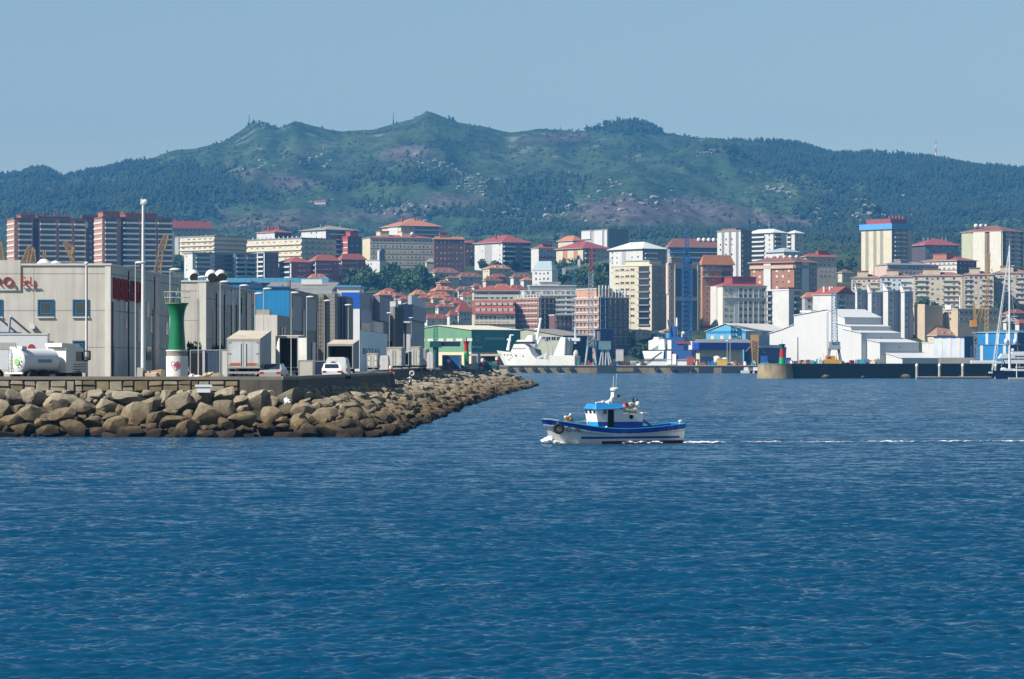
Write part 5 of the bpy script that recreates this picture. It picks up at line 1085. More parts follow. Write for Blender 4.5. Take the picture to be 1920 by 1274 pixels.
def house(label, xl, xc, xr, ye, yb, hpx, mw, md, roof, th=28, nwin=3, cat='house', fp=9, chim=1):
    b = Block('house', label, xl, xc, xr, ye, yb, th, fp, mw, md, cat); b.windows('F', .08, .92, nwin, 1.3, 1.3)
    if xc - xl > 7: b.windows('L', .15, .85, 2, 1.2, 1.3)
    b.hip(roof, hpx, .7)
    if b.wf > 6 and hpx >= 6:
        h = hpx / b.ppm
        for u in ((.5,) if b.wf < 11 else (.36, .66)): MB().box(b.wf * u - .8, b.wf * u + .8, b.wl * .08, b.wl * .3, b.H + .35, b.H + .35 + min(1.7, h * .62)).build('dormer', random.choice((cw, cw, cc)), b.roof)
    return b.chimneys(chim, cw, 1.0, .7)
HOUSES = [
    ('cream house with orange roof at the foot of the white apartments', 905, 918, 958, 504, 530, 7, cc, cc, tile_o), ('dark roofed villa in the trees left of the white apartments', 803, 815, 862, 512, 530, 10, cc, cc, tile_b),
    ('blue grey villa with broad brown roof below the dark roofed villa', 855, 864, 904, 520, 536, 9, cbl, cbl, tile_b), ('small cream cottage between the two brown roofs', 833, 840, 862, 522, 537, 4, cc, cc, tile_b),
    ('white house with orange gable at the edge of the green belt', 769, 777, 800, 553, 568, 9, cw, cw, tile_o), ('salmon house at the left edge of the red roofed quarter', 702, 711, 745, 554, 572, 8, wall_m('salmon', (.55, .27, .18)), wall_m('salmon', (.55, .27, .18)), tile_o),
    ('long brown roofed house left of the salmon gable', 738, 742, 758, 556, 574, 6, cbrn, cbrn, tile_b), ('orange roofed house with wide eaves above the white clinic', 808, 818, 852, 545, 566, 8, cbe, cbe, tile_o),
    ('cream roofed house with chimney beside the orange eaves', 800, 805, 842, 556, 576, 9, cw, cw, tile_o), ('brown roofed house with white porch', 852, 860, 886, 545, 565, 8, cw, cw, tile_b),
    ('tall white house with red dormers on the left of the cream arcade', 853, 860, 884, 585, 610, 16, cw, cw, tile_r), ('white town house with many windows beside the green shed roof', 813, 822, 852, 576, 604, 6, cw, cw, tile_r),
    ('brown shaded house at the right edge of the tall dark warehouse', 789, 793, 816, 578, 606, 9, cc, cc, tile_b), ('low red roofed house just above the green shed', 796, 801, 850, 598, 612, 8, cw, cw, tile_r),
    ('red roofed house behind the brown shaded one', 826, 834, 868, 566, 590, 8, cw, cw, tile_r), ('white house with red roof high in the quarter', 862, 868, 892, 555, 577, 8, cw, cw, tile_r),
    ('brown roofed cottage below the cream house', 919, 924, 948, 520, 538, 6, cbrn, cbrn, tile_r), ('broad red roofed house left of the modern balcony block', 957, 963, 998, 521, 540, 8, cw, cw, tile_b),
    ('red roofed cottage with dormer above the cream row', 930, 936, 962, 511, 528, 7, cw, cw, tile_r), ('russet roofed house at the left end of the cream row', 905, 911, 940, 527, 545, 8, cbe, cbe, tile_b),
    ('orange tiled house above the long red mansard', 925, 931, 958, 541, 562, 8, cc, cc, tile_o), ('crimson roofed house right of the orange tiled one', 952, 958, 985, 543, 562, 8, cw, cw, tile_r), ('long dark barn across the foot of the green belt', 758, 761, 810, 570, 584, 3, cbrn, cbrn, tile_b),
    ('orange roofed house between the brick terraces and the green belt', 606, 615, 642, 505, 526, 8, cc, cc, tile_o), ('cream gabled house at the left of the green belt', 640, 650, 682, 508, 528, 6, cc, cbe, tile_b), ('orange roofed cottage below the brick terraces', 577, 583, 612, 522, 538, 8, cw, cw, tile_o),
    ('cottage with brown roof below the tall orange terraces', 745, 752, 775, 562, 580, 6, cw, cw, tile_r), ('white cottage at the foot of the tall red mansard', 845, 850, 866, 570, 592, 5, cw, cw, tile_r), ('house with red roof behind the dark barn', 780, 787, 815, 560, 578, 6, cbe, cbe, tile_r),
    ('tiny white cottage in the middle of the green belt', 752, 757, 772, 528, 540, 4, cw, cw, tile_o), ('low cream cottage at the foot of the green belt, left', 716, 722, 740, 546, 560, 5, cc, cc, tile_r), ('pink house with brown roof under the dark villa', 818, 826, 846, 531, 546, 6, wall_m('salmon', (.55, .27, .18)), wall_m('salmon', (.55, .27, .18)), tile_b),
    ('narrow white house with red roof right of the white porch house', 884, 889, 904, 538, 556, 6, cw, cw, tile_r), ('white house with a tall red gable left of the cream arcade', 838, 843, 858, 592, 612, 10, cw, cw, tile_r), ('cream house with orange roof behind the white town house', 806, 812, 836, 560, 578, 6, cc, cc, tile_o),
    ('pale house with brown roof at the left end of the long beige row', 1572, 1579, 1600, 512, 530, 6, cc, cc, tile_b), ('white house with red roof in the trees right of the brick apartments', 1542, 1549, 1572, 522, 538, 6, cw, cw, tile_r),
    ('cream shed at the foot of the tall cream apartment block', 1186, 1192, 1222, 622, 640, 3, cc, cc, grey_r), ('low white hut on the bank left of the blue crane', 1228, 1233, 1256, 626, 642, 3, cw, cw, grey_r), ('small ochre hut on the bank behind the wrapped ship', 1240, 1246, 1268, 622, 638, 4, cbe, cbe, tile_o),
    ('cream cottage among trees under the crimson roofed cream block', 1046, 1051, 1066, 520, 532, 5, cc, cc, tile_o), ('white cottage half hidden in the steep wood', 1092, 1097, 1112, 516, 528, 5, cw, cw, tile_r), ('low white house between the white corner building and the cream row', 976, 982, 1000, 526, 542, 5, cw, cw, tile_o)]
for h in HOUSES: house(*h)
b = Block('apartment_block', 'white corner building with a sloping glass roof beside the steep wood', 998, 1035, 1046, 507, 545, 50, 10.5, cw, cw); b.windows('L', .1, .9, 4, 1.4, 1.6).hip(mat('glass_roof', (.30, .38, .42), .2, .1, .5, panel=(1.5, 0, .08, .7)), 17, .3)
b = Block('apartment_block', 'long cream row with many small windows under red roofs', 884, 888, 978, 546, 580, 3.5, 8.6, cc, wall_m('pale_cream', (.64, .58, .46))); b.windows('F', .01, .99, 17, 1.7, 1.2, 3, mix=(0, 0, 2)).hip(tile_r, 10, .9).chimneys(3, cw, 1)
b = Block('apartment_block', 'modern flats with long white balcony bands and a stepped top', 977, 983, 1092, 546, 605, 5, 9.2, cw, cw); b.bands('F', 0, .98, bw, .44, 0, 1.5).windows('F', .02, .98, 11, 2.2, 1.4, mix=(0, 0, 1)).flat(bw, .6).box_on(.1, .9, 9, cdk, .1, .7, 'penthouse', bw).box_on(.3, .62, 16, cgr, .3, .7, 'plant_room', grey_r)
for u in (.1, .3, .5, .7, .88): b.strip('F', u, u + .025, bw, 'pier', pr=1.2)
b = Block('apartment_block', 'cream arcade block under a huge red mansard roof with dormers', 884, 889, 966, 590, 640, 4, 11.2, cc, wall_m('pale_cream', (.64, .58, .46))); b.windows('F', .02, .98, 9, 1.9, 2.0, mix=(0, 0, 0, 1)).bands('F', 0, 1, bc, .28, -.62, .7, 'cornice', 0, 1)
mb = MB(); hh = 27 / b.ppm; mb.prism([(-1, b.H + .3), (b.wl * .8, b.H + .3), (b.wl * .8, b.H + hh), (hh * .8, b.H + hh)], 0, b.wf, 'yz'); b.roof = mb.build('roof', tile_r, b.root)
for row in (.2, .62):
    for k in range(7): MB().box(b.wf * (.05 + k * .135), b.wf * (.05 + k * .135) + 2, hh * .8 * row - .9, hh * .8 * row + 1.5, b.H + hh * row + .2, b.H + hh * row + 1.7).build('dormer', [cw, mat('cream_shutter', (.56, .54, .48)), cbe][k % 3], b.roof)
# building sites with netting and scaffolding
net_b = wall_m('scaffold_net', (.30, .22, .16), var=.35); pole = mat('scaffold_pole', (.42, .38, .36), .6, .1)
def scaffold(b, face, nu_, m=pole, r=.09, pr=1.3, z0=-2, step=None):
    w = b.wf if face == 'F' else b.wl; me = MB()
    for i in range(nu_ + 1): me.tube((w * i / nu_ - w / 2, -pr, z0), (w * i / nu_ - w / 2, -pr, b.H + 1.2), r, r, 4)
    z = b.H - .2
    while z > z0 + 1: me.box(-w / 2, w / 2, -pr - .15, -pr + .15, z, z + .22); z -= step or b.fh
    b.put(face, 'scaffold', me.mesh('scaffold', m), .5, 0)
b = Block('building_site', 'brown netted building site with striped floors left of the brick shell', 965, 1011, 1042, 559, 640, 42, 9.8, net_b, mat('dark_net', (.09, .06, .055), .9, .3, .3), 'building site'); b.bands('L', 0, .95, wall_m('pale_slab', (.5, .44, .36)), .22, 0, .5).bands('L', 0, .95, cred, .2, .25, .3); scaffold(b, 'L', 7); scaffold(b, 'F', 4); b.flat(wall_m('pale_slab', (.5, .44, .36)), .5)
for k in range(8): MB().box(.4, 1.0, b.wl * k / 8, b.wl * k / 8 + .5, b.H + .5, b.H + 1.9).build('column', bw, b.root)
b = Block('building_site', 'low dark brick shell joining the two building sites', 1030, 1040, 1082, 592, 655, 25, 12, cbrd, wall_m('dusky_brick', (.24, .13, .10))); b.windows('F', .05, .95, 5, 1.8, 2.0, mix=(0,)); scaffold(b, 'F', 5, step=5); b.flat(bg_, .5)
b = Block('building_site', 'bare brick shell of a new block wrapped in scaffolding', 1078, 1123, 1181, 559, 668, 38, 14, wall_m('pink_brick', (.50, .28, .19), var=.25), wall_m('plum_brick', (.17, .08, .065)), 'building site', D=1672)  # plum front is the pink brick darkened to paint it as shaded
b.bands('L', 0, 1, bw, .12, 0, .4).windows('L', .05, .95, 6, 1.7, 2.1, mix=(0,)).windows('F', .28, .97, 4, 2.2, 2.4, mix=(0,)).strip('F', .03, .24, mat('blue_net', (.03, .10, .22), .7, .3, .3), 'blue_netting', pr=.6); scaffold(b, 'L', 7); scaffold(b, 'F', 6, step=4.0); b.flat(bg_, .5).box_on(.0, .45, 16, wall_m('pink_brick', (.5, .28, .19)), .1, .9, 'upper_storey', bw).box_on(.5, .98, 10, cbrd, .2, .8, 'upper_storey', bg_)
for k in range(9): MB().box(b.wf * (.02 + k * .11), b.wf * (.02 + k * .11) + .6, .2, .8, b.H + .5, b.H + (6.6 if k < 4 else 4.2)).build('column', bw, b.root)
# tall cream block and its neighbours
b = Block('apartment_block', 'tall cream apartment block with a column of dark balconies', 1150, 1222, 1252, 499, 620, 52, 12.4, cc, wall_m('shadowed', (.40, .34, .285))); b.windows('L', .06, .58, 4, 2.6, 1.3, mix=(0, 0, 1)).bands('L', .05, .6, cbe, .06, .28, .12).balconies('L', .66, .95, cdk, .9, .5, n=1).windows('F', .15, .9, 2, 1.5, 1.5, mix=(0, 0, 1)).flat(bc, .9).box_on(.1, .9, 9, cc, .1, .7, 'penthouse', mat('verdigris', (.20, .36, .32), .6, .1))  # front here and on the next block: cream with shade put into the colour
b2 = Block('apartment_block', 'taupe block with full height dark glass strips beside the tall cream one', 1250, 1254, 1313, 496, 622, 26, 12.4, wall_m('pale_peach', (.62, .48, .36)), wall_m('shadowed', (.40, .34, .285)))
b2.strip('L', .1, .9, wall_m('pale_peach', (.62, .48, .36)), 'peach_edge', 20, None, .5)
for u0, u1 in ((.22, .42), (.5, .68), (.78, .92)):
    for z0, z1 in ((.02, .46), (.52, .94)): b2.strip('F', u0, u1, navy, 'tall_window', z0 * b2.H, z1 * b2.H, .2)
b2.windows('F', .02, .16, 1, 1.3, 1.4, mix=(0,)).flat(cgr, .9).box_on(.1, .5, 12, cbrn, .2, .7, 'penthouse', cbe).chimneys(4, bw, 2.0, .9, .2)
for u in (.2, .46, .72, .94): b2.strip('F', u - .015, u + .005, bc, 'fin', None, None, .5)
b = Block('apartment_block', 'white block with a pale hipped roof above the tall cream one', 1145, 1205, 1250, 467, 545, 38, 9.5, cw, cdk); b.windows('L', .02, .3, 2, 1.4, 1.4, 5).windows('L', .6, .95, 2, 1.4, 1.4, 5).balconies('F', .08, .6, bg_, 1.2, .9, floors=5).strip('L', .38, .5, cgr, 'grey_panel', pr=.1).hip(pale_r, 14, 1.4).chimneys(4, bw, 1.0)  # charcoal front is the white wall with shade painted in
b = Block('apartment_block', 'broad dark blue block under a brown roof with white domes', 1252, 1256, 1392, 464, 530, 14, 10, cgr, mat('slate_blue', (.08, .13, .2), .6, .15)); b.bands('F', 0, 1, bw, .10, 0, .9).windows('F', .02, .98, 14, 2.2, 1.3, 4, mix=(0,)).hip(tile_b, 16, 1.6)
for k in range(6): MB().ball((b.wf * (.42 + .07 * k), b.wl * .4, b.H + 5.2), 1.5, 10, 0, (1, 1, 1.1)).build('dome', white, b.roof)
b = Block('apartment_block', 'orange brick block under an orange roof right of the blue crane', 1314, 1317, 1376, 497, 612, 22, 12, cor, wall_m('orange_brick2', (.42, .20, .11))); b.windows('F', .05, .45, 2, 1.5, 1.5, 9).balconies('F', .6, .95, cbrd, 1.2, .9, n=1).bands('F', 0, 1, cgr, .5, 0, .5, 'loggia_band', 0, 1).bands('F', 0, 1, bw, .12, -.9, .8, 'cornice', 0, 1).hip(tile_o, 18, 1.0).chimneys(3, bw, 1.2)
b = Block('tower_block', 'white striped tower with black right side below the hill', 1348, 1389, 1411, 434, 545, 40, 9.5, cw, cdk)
for u in (.2, .5, .8): b.strip('L', u, u + .1, cdk, 'dark_recess', pr=.15)
b.windows('L', .02, .98, 4, 1.3, 1.4, 7, 1).balconies('F', .1, .9, cdk, 1, .8).flat(cdk, 1.0).box_on(0, .8, 5, cbrn, .2, .8, 'penthouse', tile_b).chimneys(5, cdk, 2, .8, .2)
b = Block('apartment_block', 'white stacked balcony block with a pale roof near the hill foot', 1403, 1450, 1477, 437, 525, 38, 8.6, cw, cw); b.balconies('L', .05, .7, bw, 1.2, .9, floors=6).windows('L', .74, .97, 1, 1.4, 1.3, 6).balconies('F', .1, .6, bg_, 1, .8).hip(pale_r, 8, 1.0)
mb = MB(); c_ = (b.wf * .3, b.wl * .3, b.H + 3); mb.tube(c_, (c_[0], c_[1], c_[2] + 5), .1, .1, 5); mb.box(c_[0] - 1, c_[0] + 1.2, c_[1], c_[1] + .1, c_[2] + 2.2, c_[2] + 3.2); mb.build('antenna', white, b.root)
b = Block('apartment_block', 'smaller white block with pale roof right of the stacked one', 1476, 1490, 1508, 438, 520, 38, 8.6, cw, cw); b.windows('F', .1, .9, 2, 1.3, 1.3, 6).balconies('L', .1, .6, bw, .8, .9, floors=5).hip(pale_r, 6, .9)
b = Block('apartment_block', 'blue grey low block with hipped roof below the white stacked one', 1440, 1470, 1500, 473, 535, 36, 9, cw, cw); b.windows('F', .1, .9, 3, 1.3, 1.3, 3).hip(mat('blue_grey_roof', (.30, .38, .43), .6, .1), 8, 1.0)
b = Block('apartment_block', 'brown brick block with tiled cornice and one white column', 1412, 1489, 1537, 492, 585, 50, 10.4, cbr, cbrn); b.strip('L', .32, .48, bw, 'white_column', pr=.8).windows('L', .02, .28, 2, 1.6, 1.4, top=1, mix=(0, 2, 2)).windows('L', .54, .95, 3, 1.6, 1.4, top=1, mix=(2, 2, 0)).strip('F', .3, .6, bg_, 'grey_bay', pr=.9).windows('F', .05, .28, 2, 1.2, 1.3, mix=(0, 2)).windows('F', .68, .98, 2, 1.3, 1.3, mix=(0, 1, 2)).bands('L', 0, 1, mat('peach_cornice', (.52, .36, .26), .8, .15), .6, -.1, .9, 'cornice', 0, 1).bands('F', 0, 1, cgr, .6, -.1, .9, 'cornice', 0, 1).hip(tile_b, 14, 1.4)
for k in range(6): MB().ball((b.wf * .3, b.wl * (.1 + .14 * k), b.H + 3.4), 1.1, 9).build('dome', white, b.roof)
b = Block('apartment_block', 'beige upper block with red rooftop hut behind the brown brick one', 1505, 1512, 1571, 482, 545, 20, 10, cbe, wall_m('beige_shaded', (.50, .43, .34))); b.windows('F', .4, .95, 4, 1.3, 1.3, 4).hip(tile_r, 6, 1.0).box_on(.42, .72, 11, cred, .2, .7, mtop=tile_r)  # front repeats the beige darker, shade put into the colour
b = Block('apartment_block', 'pale grey corner block under a stepped crimson roof', 1327, 1355, 1440, 537, 615, 21, 12.2, wall_m('ivory', (.66, .63, .55)), wall_m('pale_grey', (.64, .62, .57))); b.windows('F', .01, .24, 2, 1.5, 1.4, mix=(2, 1)).strip('F', .26, .33, bg_, 'grey_bay', pr=.2).windows('F', .36, .98, 6, 2.0, 1.7, mix=(0, 0, 1))
for u in (.36, .47, .58, .7, .82, .97): b.strip('F', u - .012, u + .012, bw, 'fin', None, None, .4)
b.strip('L', .3, .7, bw, 'white_bay', pr=.5).bands('F', 0, 1, bw, .12, -.85, .6, 'cornice', 0, 1).hip(crim, 11, .6).box_on(.28, .82, 17, crim, .15, .7, 'upper_roof', crim)
b = Block('apartment_block', 'narrow white block with grey right side behind the white sheds', 1441, 1479, 1514, 545, 620, 40, 12, cw, cw); b.balconies('L', .04, .26, cdk, .8, .9).balconies('F', .3, .7, bg_, 1.1, .9).flat(bw, .8).chimneys(5, bw, 1.2, .8, .3).box_on(.1, .9, 4, cbrd, .1, .5, 'penthouse', tile_b)
b = Block('apartment_block', 'grey block under an orange roof between the white ones', 1505, 1509, 1566, 558, 622, 16, 11.5, cgr, wall_m('mauve_grey', (.45, .42, .42))); b.windows('F', .06, .9, 5, 1.5, 1.4).balconies('F', .35, .5, cdk, .9, .9).hip(tile_o, 9, .6)
b = Block('apartment_block', 'white gabled block under a red roof left of the stepped grey flats', 1528, 1566, 1608, 553, 630, 42, 11, cw, cw); b.windows('F', .1, .9, 4, 1.3, 1.4, mix=(0, 2)).balconies('F', .2, .5, bg_, .9, .8).hip(tile_r, 15, .6, True).chimneys(6, bw, 1.0, .9, .8)
for i, (xl, xc, xr, yt, lab) in enumerate(((1604, 1607, 1630, 545, 'first stepped grey flats with slanting white parapet'), (1628, 1634, 1660, 549, 'second stepped grey flats with slanting white parapet'), (1657, 1665, 1692, 546, 'third stepped grey flats with slanting white parapet'), (1690, 1696, 1713, 548, 'last stepped grey flats nearest the beige cube'))):
    b = Block('stepped_flats', lab, xl, xc, xr, yt, 640, 38, 12, cw, cbl, 'apartment block', None, 'stepped grey flats'); b.windows('F', .06, .4, 1, 1.5, 1.5, 6, mix=(0, 0, 1)).strip('F', .5, .98, wall_m('lilac_grey', (.34, .35, .40)), 'blank_panel', pr=.3)  # blue grey fronts put shade into the white of the left faces
    MB().prism([(0, b.H), (b.wl, b.H), (b.wl, b.H + 4.5)], -.4, .6, 'yz').build('parapet', bw, b.root); b.flat(bg_, .5)
# --- right
b = Block('tower_block', 'cream tower with blue top band and crimson roof', 1621, 1672, 1714, 430, 525, 42, 8.4, wall_m('ivory_warm', (.60, .54, .40)), cdk)  # charcoal front paints the cream tower's right face as shaded
for u in (.14, .4, .62): b.strip('L', u, u + .10, wall_m('olive_strip', (.30, .29, .22)), 'window_strip', pr=.1)
for u in (.19, .45, .67): b.windows('L', u - .04, u + .04, 1, 1.1, 1.2, mix=(0, 1))
b.balconies('F', .1, .72, bg_, 1.2, .9, n=2).strip('F', .78, .99, cbe, 'cream_edge', pr=.4); zb_ = b.H
MB().box(-1, b.wf + 1, -1, b.wl + 1, zb_ + .003, zb_ + 4).build('top_band', mat('sky_blue_band', (.10, .30, .58), .6, .1), b.root); MB().box(b.wf * .1, b.wf * .9, b.wl * .1, b.wl * .9, zb_ + 4.003, zb_ + 7.5).build('roof', crim, b.root)
for k in range(5): MB().box(b.wf * (.12 + k * .17), b.wf * (.12 + k * .17) + 1.2, 4, 5.2, zb_ + 7.5, zb_ + 9.6).build('chimney', crim, b.root)
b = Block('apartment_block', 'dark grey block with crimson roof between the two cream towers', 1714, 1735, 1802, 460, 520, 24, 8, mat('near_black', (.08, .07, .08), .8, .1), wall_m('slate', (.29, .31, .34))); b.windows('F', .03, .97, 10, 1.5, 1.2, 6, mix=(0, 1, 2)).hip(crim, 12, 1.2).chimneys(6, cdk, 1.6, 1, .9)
b = Block('tower_block', 'cream and dark brown tower pair at the right edge', 1812, 1880, 1926, 434, 530, 48, 8.4, wall_m('ivory_warm', (.60, .54, .40)), cbrd); b.strip('L', .0, .26, wall_m('olive_cream', (.46, .46, .32)), 'olive_bay', pr=.2).strip('L', .6, .68, cbrd, 'brown_recess', pr=.1).strip('L', .3, .58, wall_m('ivory_bright', (.62, .585, .49)), 'cream_panel', pr=.8).strip('L', .7, .98, wall_m('ivory_bright', (.74, .7, .58)), 'cream_panel', pr=.8).windows('L', .08, .22, 1, 1.3, 1.4, mix=(1, 2)).balconies('F', .1, .9, bg_, 1.1, .8, n=2).hip(tile_b, 12, 1.0)  # dark brick front paints shade on the right face of the cream tower
for k in range(3): MB().ball((b.wf * .2, b.wl * (.75 - .12 * k), b.H + 4.5), 1.6 - .3 * k, 10).build('dome', white, b.roof)
b = Block('apartment_block', 'white and red low flats before the right hand tower', 1738, 1794, 1837, 489, 545, 44, 9.5, cw, cbrd); b.windows('L', .03, .97, 7, 1.6, 1.4, 4, mix=(0, 1, 2)).bands('L', 0, 1, cbr, .16, .1, .2).windows('F', .1, .9, 4, 1.3, 1.3, 4).hip(tile_r, 9, 1.0).box_on(.0, .35, 12, cbr, .3, .7, 'stair_tower', tile_r)
b = Block('apartment_block', 'grey low flats with brick end at the foot of the blue topped tower', 1646, 1664, 1760, 497, 545, 18, 9, wall_m('white_brick', (.56, .42, .36)), wall_m('smoke', (.33, .33, .34))); b.windows('F', .02, .98, 12, 1.5, 1.3, 4, mix=(0, 0, 1)).hip(cdk, 6, .6).box_on(.32, .48, 9, cdk, .2, .7, 'stair_tower', grey_r)
for i, (xl, xr, yt, yb, n, m, lab) in enumerate(((1596, 1652, 522, 575, 6, cbe, 'beige flats at the left end of the long row'), (1650, 1712, 520, 578, 6, wall_m('ice_blue', (.52, .56, .62)), 'pale blue flats inside the long beige row'), (1712, 1803, 518, 580, 9, cbe, 'beige flats in the middle of the long row'), (1806, 1862, 516, 582, 6, wall_m('beige_warm', (.50, .42, .33)), 'beige flats right of the dark gap'), (1862, 1930, 513, 580, 7, wall_m('beige_warm', (.5, .42, .33)), 'beige flats behind the yacht mast'))):
    b = Block('row_of_flats', lab, xl, xl, xr, yt, yb, -8, 9.6, cbe, m, 'apartment block', None, 'long row of flats', None); b.windows('F', .01, .99, n, 1.5, 1.4, mix=(0, 0, 1, 2)).bands('F', .04, .3, cgr, .12, .0, .9, 'balcony_slab').bands('F', .6, .92, cgr, .12, .0, .9, 'balcony_slab').hip(mat('dusty_red_roof', (.27, .12, .09), .8, .2, .4), 7, .6).box_on(.2, .55, 12, cbe, .1, .5, 'stair_tower', tile_r)
b = Block('warehouse', 'blank beige cube building right of the stepped grey flats', 1712, 1737, 1771, 574, 640, 36, 12, wall_m('tan_block', (.50, .40, .28)), wall_m('tan_front', (.50, .40, .28)), 'building'); b.strip('L', .4, 1, wall_m('tan_block', (.5, .4, .28)), 'corner_bay', None, b.H + 1.0, 1.2).flat(cbe, .4)  # front has the same tan as the left face
b = Block('warehouse', 'beige factory with four small windows and shaded right wing', 1767, 1796, 1885, 581, 640, 24, 11.5, wall_m('tan_block', (.5, .4, .28)), wall_m('tan_front', (.50, .40, .28)), 'building'); b.windows('L', .25, .75, 2, 1.8, 1.6, 2, mix=(0,)).windows('F', .02, .9, 8, 2.0, 1.6, 2, mix=(0,)).flat(cbe, .6).box_on(-.02, .06, 9, bw, .3, .6, 'roof_hut'); MB().tube((b.wf * .12, 3, b.H), (b.wf * .12, 3, b.H + 7), .5, .5, 10).build('flue', white, b.root)
house('cream house with broad brown roof by the marina sheds', 1728, 1757, 1806, 630, 662, 17, cc, cbrn, mat('brown_marina_roof', (.30, .17, .11), .8, .2), 38, 4, 'house', 10, 2)  # brown front is the cream wall with shade painted in
for i, (xl, xc, xr, ye, yb) in enumerate(((1862, 1868, 1890, 595, 618), (1886, 1893, 1925, 588, 612), (1880, 1887, 1915, 604, 626), (1905, 1911, 1940, 607, 630))): house(['red roofed house right of the yellow jib crane', 'red roofed house at the right edge, upper', 'white roofed cottage above the blue yard shed', 'red roofed house at the right edge, lower'][i], xl, xc, xr, ye, yb, 7, cw, cbrn, tile_r if i != 2 else grey_r, 28, 2)  # brown fronts paint these white walls as shaded
# ------------------------------------------------------------------ far quay, docks, ships
DZ = 3.8
quay_c = mat('quay_concrete', '#8f7f62', .9, .3, .25, streak=.4)
DQ = 1576.0
qw = thing('quay_wall', 'long stained concrete quay wall across the far side of the harbour', 'wall', (0, DQ, 0))
xa, xb = at(800, DQ, 0).x, at(1640, DQ, 0).x
MB().box(xa, xb, 0, 8, -1.2, 3.45).build('wall', quay_c, qw); MB().box(xa, xb, -.4, 8, 3.453, 3.85).build('coping', mat('quay_coping', '#a39a86', .9, .2, .3), qw)
for i, (a, b_) in enumerate(((1268, 1291), (1310, 1336), (1353, 1391))): MB().box(at(a, DQ, 0).x, at(b_, DQ, 0).x, -.3, 0, -.5, 3.3).build('recess', mat('dark_opening', (.018, .024, .026), .7, .2), qw)  # openings drawn as near-black plates on the wall
for i, px in enumerate((957, 978, 1003, 1025, 1048, 1072, 1192, 1232, 1262, 1297)):
    t = tag(MB().torus((0, 0, 0), .85, .42, 'y', 14, 7).build('fender', black, None, at(px, DQ - .7, 1.9), 0, True), 'black tyre fender hanging on the far quay wall ' + ('below the white trawler' if px < 1090 else 'below the white supply ship'), 'fender', 'tyre fenders on the far quay')
t = thing('barge', 'dark steel barge moored against the far quay by the lattice crane', 'barge', at(1120, DQ - 7, 0)); w = 36 / F * DQ
MB().prism([(0, -.6), (w, -.6), (w, 3.9), (0, 3.9)], 0, 5, 'xz').build('hull', mat('barge_hull', (.02, .035, .04), .6, .25), t); MB().prism([(w + .05, -.6), (w + 11.5, -.6), (w + 12, .8), (w + .05, .8)], .5, 5, 'xz').build('pontoon', mat('barge_hull', (.02, .035, .04)), t)

def shed(name, label, xl, xc, xr, ye, yb, th, rise, mL, mF, mR, D, cat='shed', over=.6):
    b = Block(name, label, xl, xc, xr, ye, yb, th, 10, mL, mF, cat, D); h = rise / b.ppm
    MB().prism([(0, b.H + .003), (b.wl, b.H + .003), (b.wl / 2, b.H + h)], 0, b.wf, 'yz').build('gable', mL, b.root)
    mb = MB(); t = .25
    for s_ in (0, 1):
        y0, y1 = (-over, b.wl / 2) if s_ == 0 else (b.wl + over, b.wl / 2); z0 = b.H - over * h / (b.wl / 2) + .02; z1 = b.H + h + .02
        mb.add([(-over, y0, z0), (b.wf + over, y0, z0), (b.wf + over, y1, z1), (-over, y1, z1), (-over, y0, z0 + t), (b.wf + over, y0, z0 + t), (b.wf + over, y1, z1 + t), (-over, y1, z1 + t)], [(3, 2, 1, 0), (4, 5, 6, 7), (0, 1, 5, 4), (1, 2, 6, 5), (2, 3, 7, 6), (3, 0, 4, 7)])
    mb.build('roof', mR, b.root); b.h = h; return b
gl = wall_m('mint_green', (.13, .27, .15), streak=.1); gd = wall_m('bottle_green', (.02, .15, .11))  # dark green and grey on the shed front put shade into the colour
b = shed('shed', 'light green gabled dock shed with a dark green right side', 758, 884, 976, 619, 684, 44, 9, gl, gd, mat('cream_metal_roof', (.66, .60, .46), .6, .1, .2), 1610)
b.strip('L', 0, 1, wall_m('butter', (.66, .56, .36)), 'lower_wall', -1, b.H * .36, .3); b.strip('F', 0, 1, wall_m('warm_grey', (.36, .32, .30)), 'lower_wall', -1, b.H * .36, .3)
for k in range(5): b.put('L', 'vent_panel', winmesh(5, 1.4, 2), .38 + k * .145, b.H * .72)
b.put('L', 'vent_panel', winmesh(4, 1.4, 2), .25, b.H * .72)
mb = MB(); mb.torus((-17, -.2, b.H * .75), 1.4, .16, 'y', 16, 4); mb.tube((-17, -.2, b.H * .65), (-17, -.2, b.H * .86), .14, .14, 4)
for i in range(12): mb.box(-12 + i * 1.15, -11.3 + i * 1.15, -.3, -.1, b.H * .72, b.H * .72 + 1.2)
for i in range(7): mb.box(-22 + i * 1.2, -21.2 + i * 1.2, -.3, -.1, b.H * .48, b.H * .48 + .9)
b.put('F', 'lettering', mb.mesh('lettering', mat('pale_letters', (.30, .36, .34), .7, .1)), .62, 0)
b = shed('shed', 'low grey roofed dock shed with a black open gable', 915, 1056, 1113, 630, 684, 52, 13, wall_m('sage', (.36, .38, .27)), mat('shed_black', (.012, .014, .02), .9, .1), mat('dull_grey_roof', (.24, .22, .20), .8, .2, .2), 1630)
b.windows('L', .7, .98, 4, 3.0, 2.0, 1, mix=(0,))
t = Block('building', 'deep blue metal tower house between the two portal cranes', 1116, 1119, 1149, 620, 684, 25, 10, mat('cobalt_dark', (.012, .035, .13), .6, .15), mat('cobalt_dark', (.012, .035, .13)), 'building', 1600); t.strip('F', .05, .2, mat('cream_strip', (.6, .5, .36), .6, .1), 'sign_strip', t.H * .7, t.H * .98, .4)
MB().box(t.wf * .2, t.wf * .7, -2.5, -.1, t.H * .58, t.H * .66).build('platform', mat('olive_grey', (.22, .25, .20), .7, .1), t.root); t.flat(mat('cobalt_dark', (.012, .035, .13)), .6)
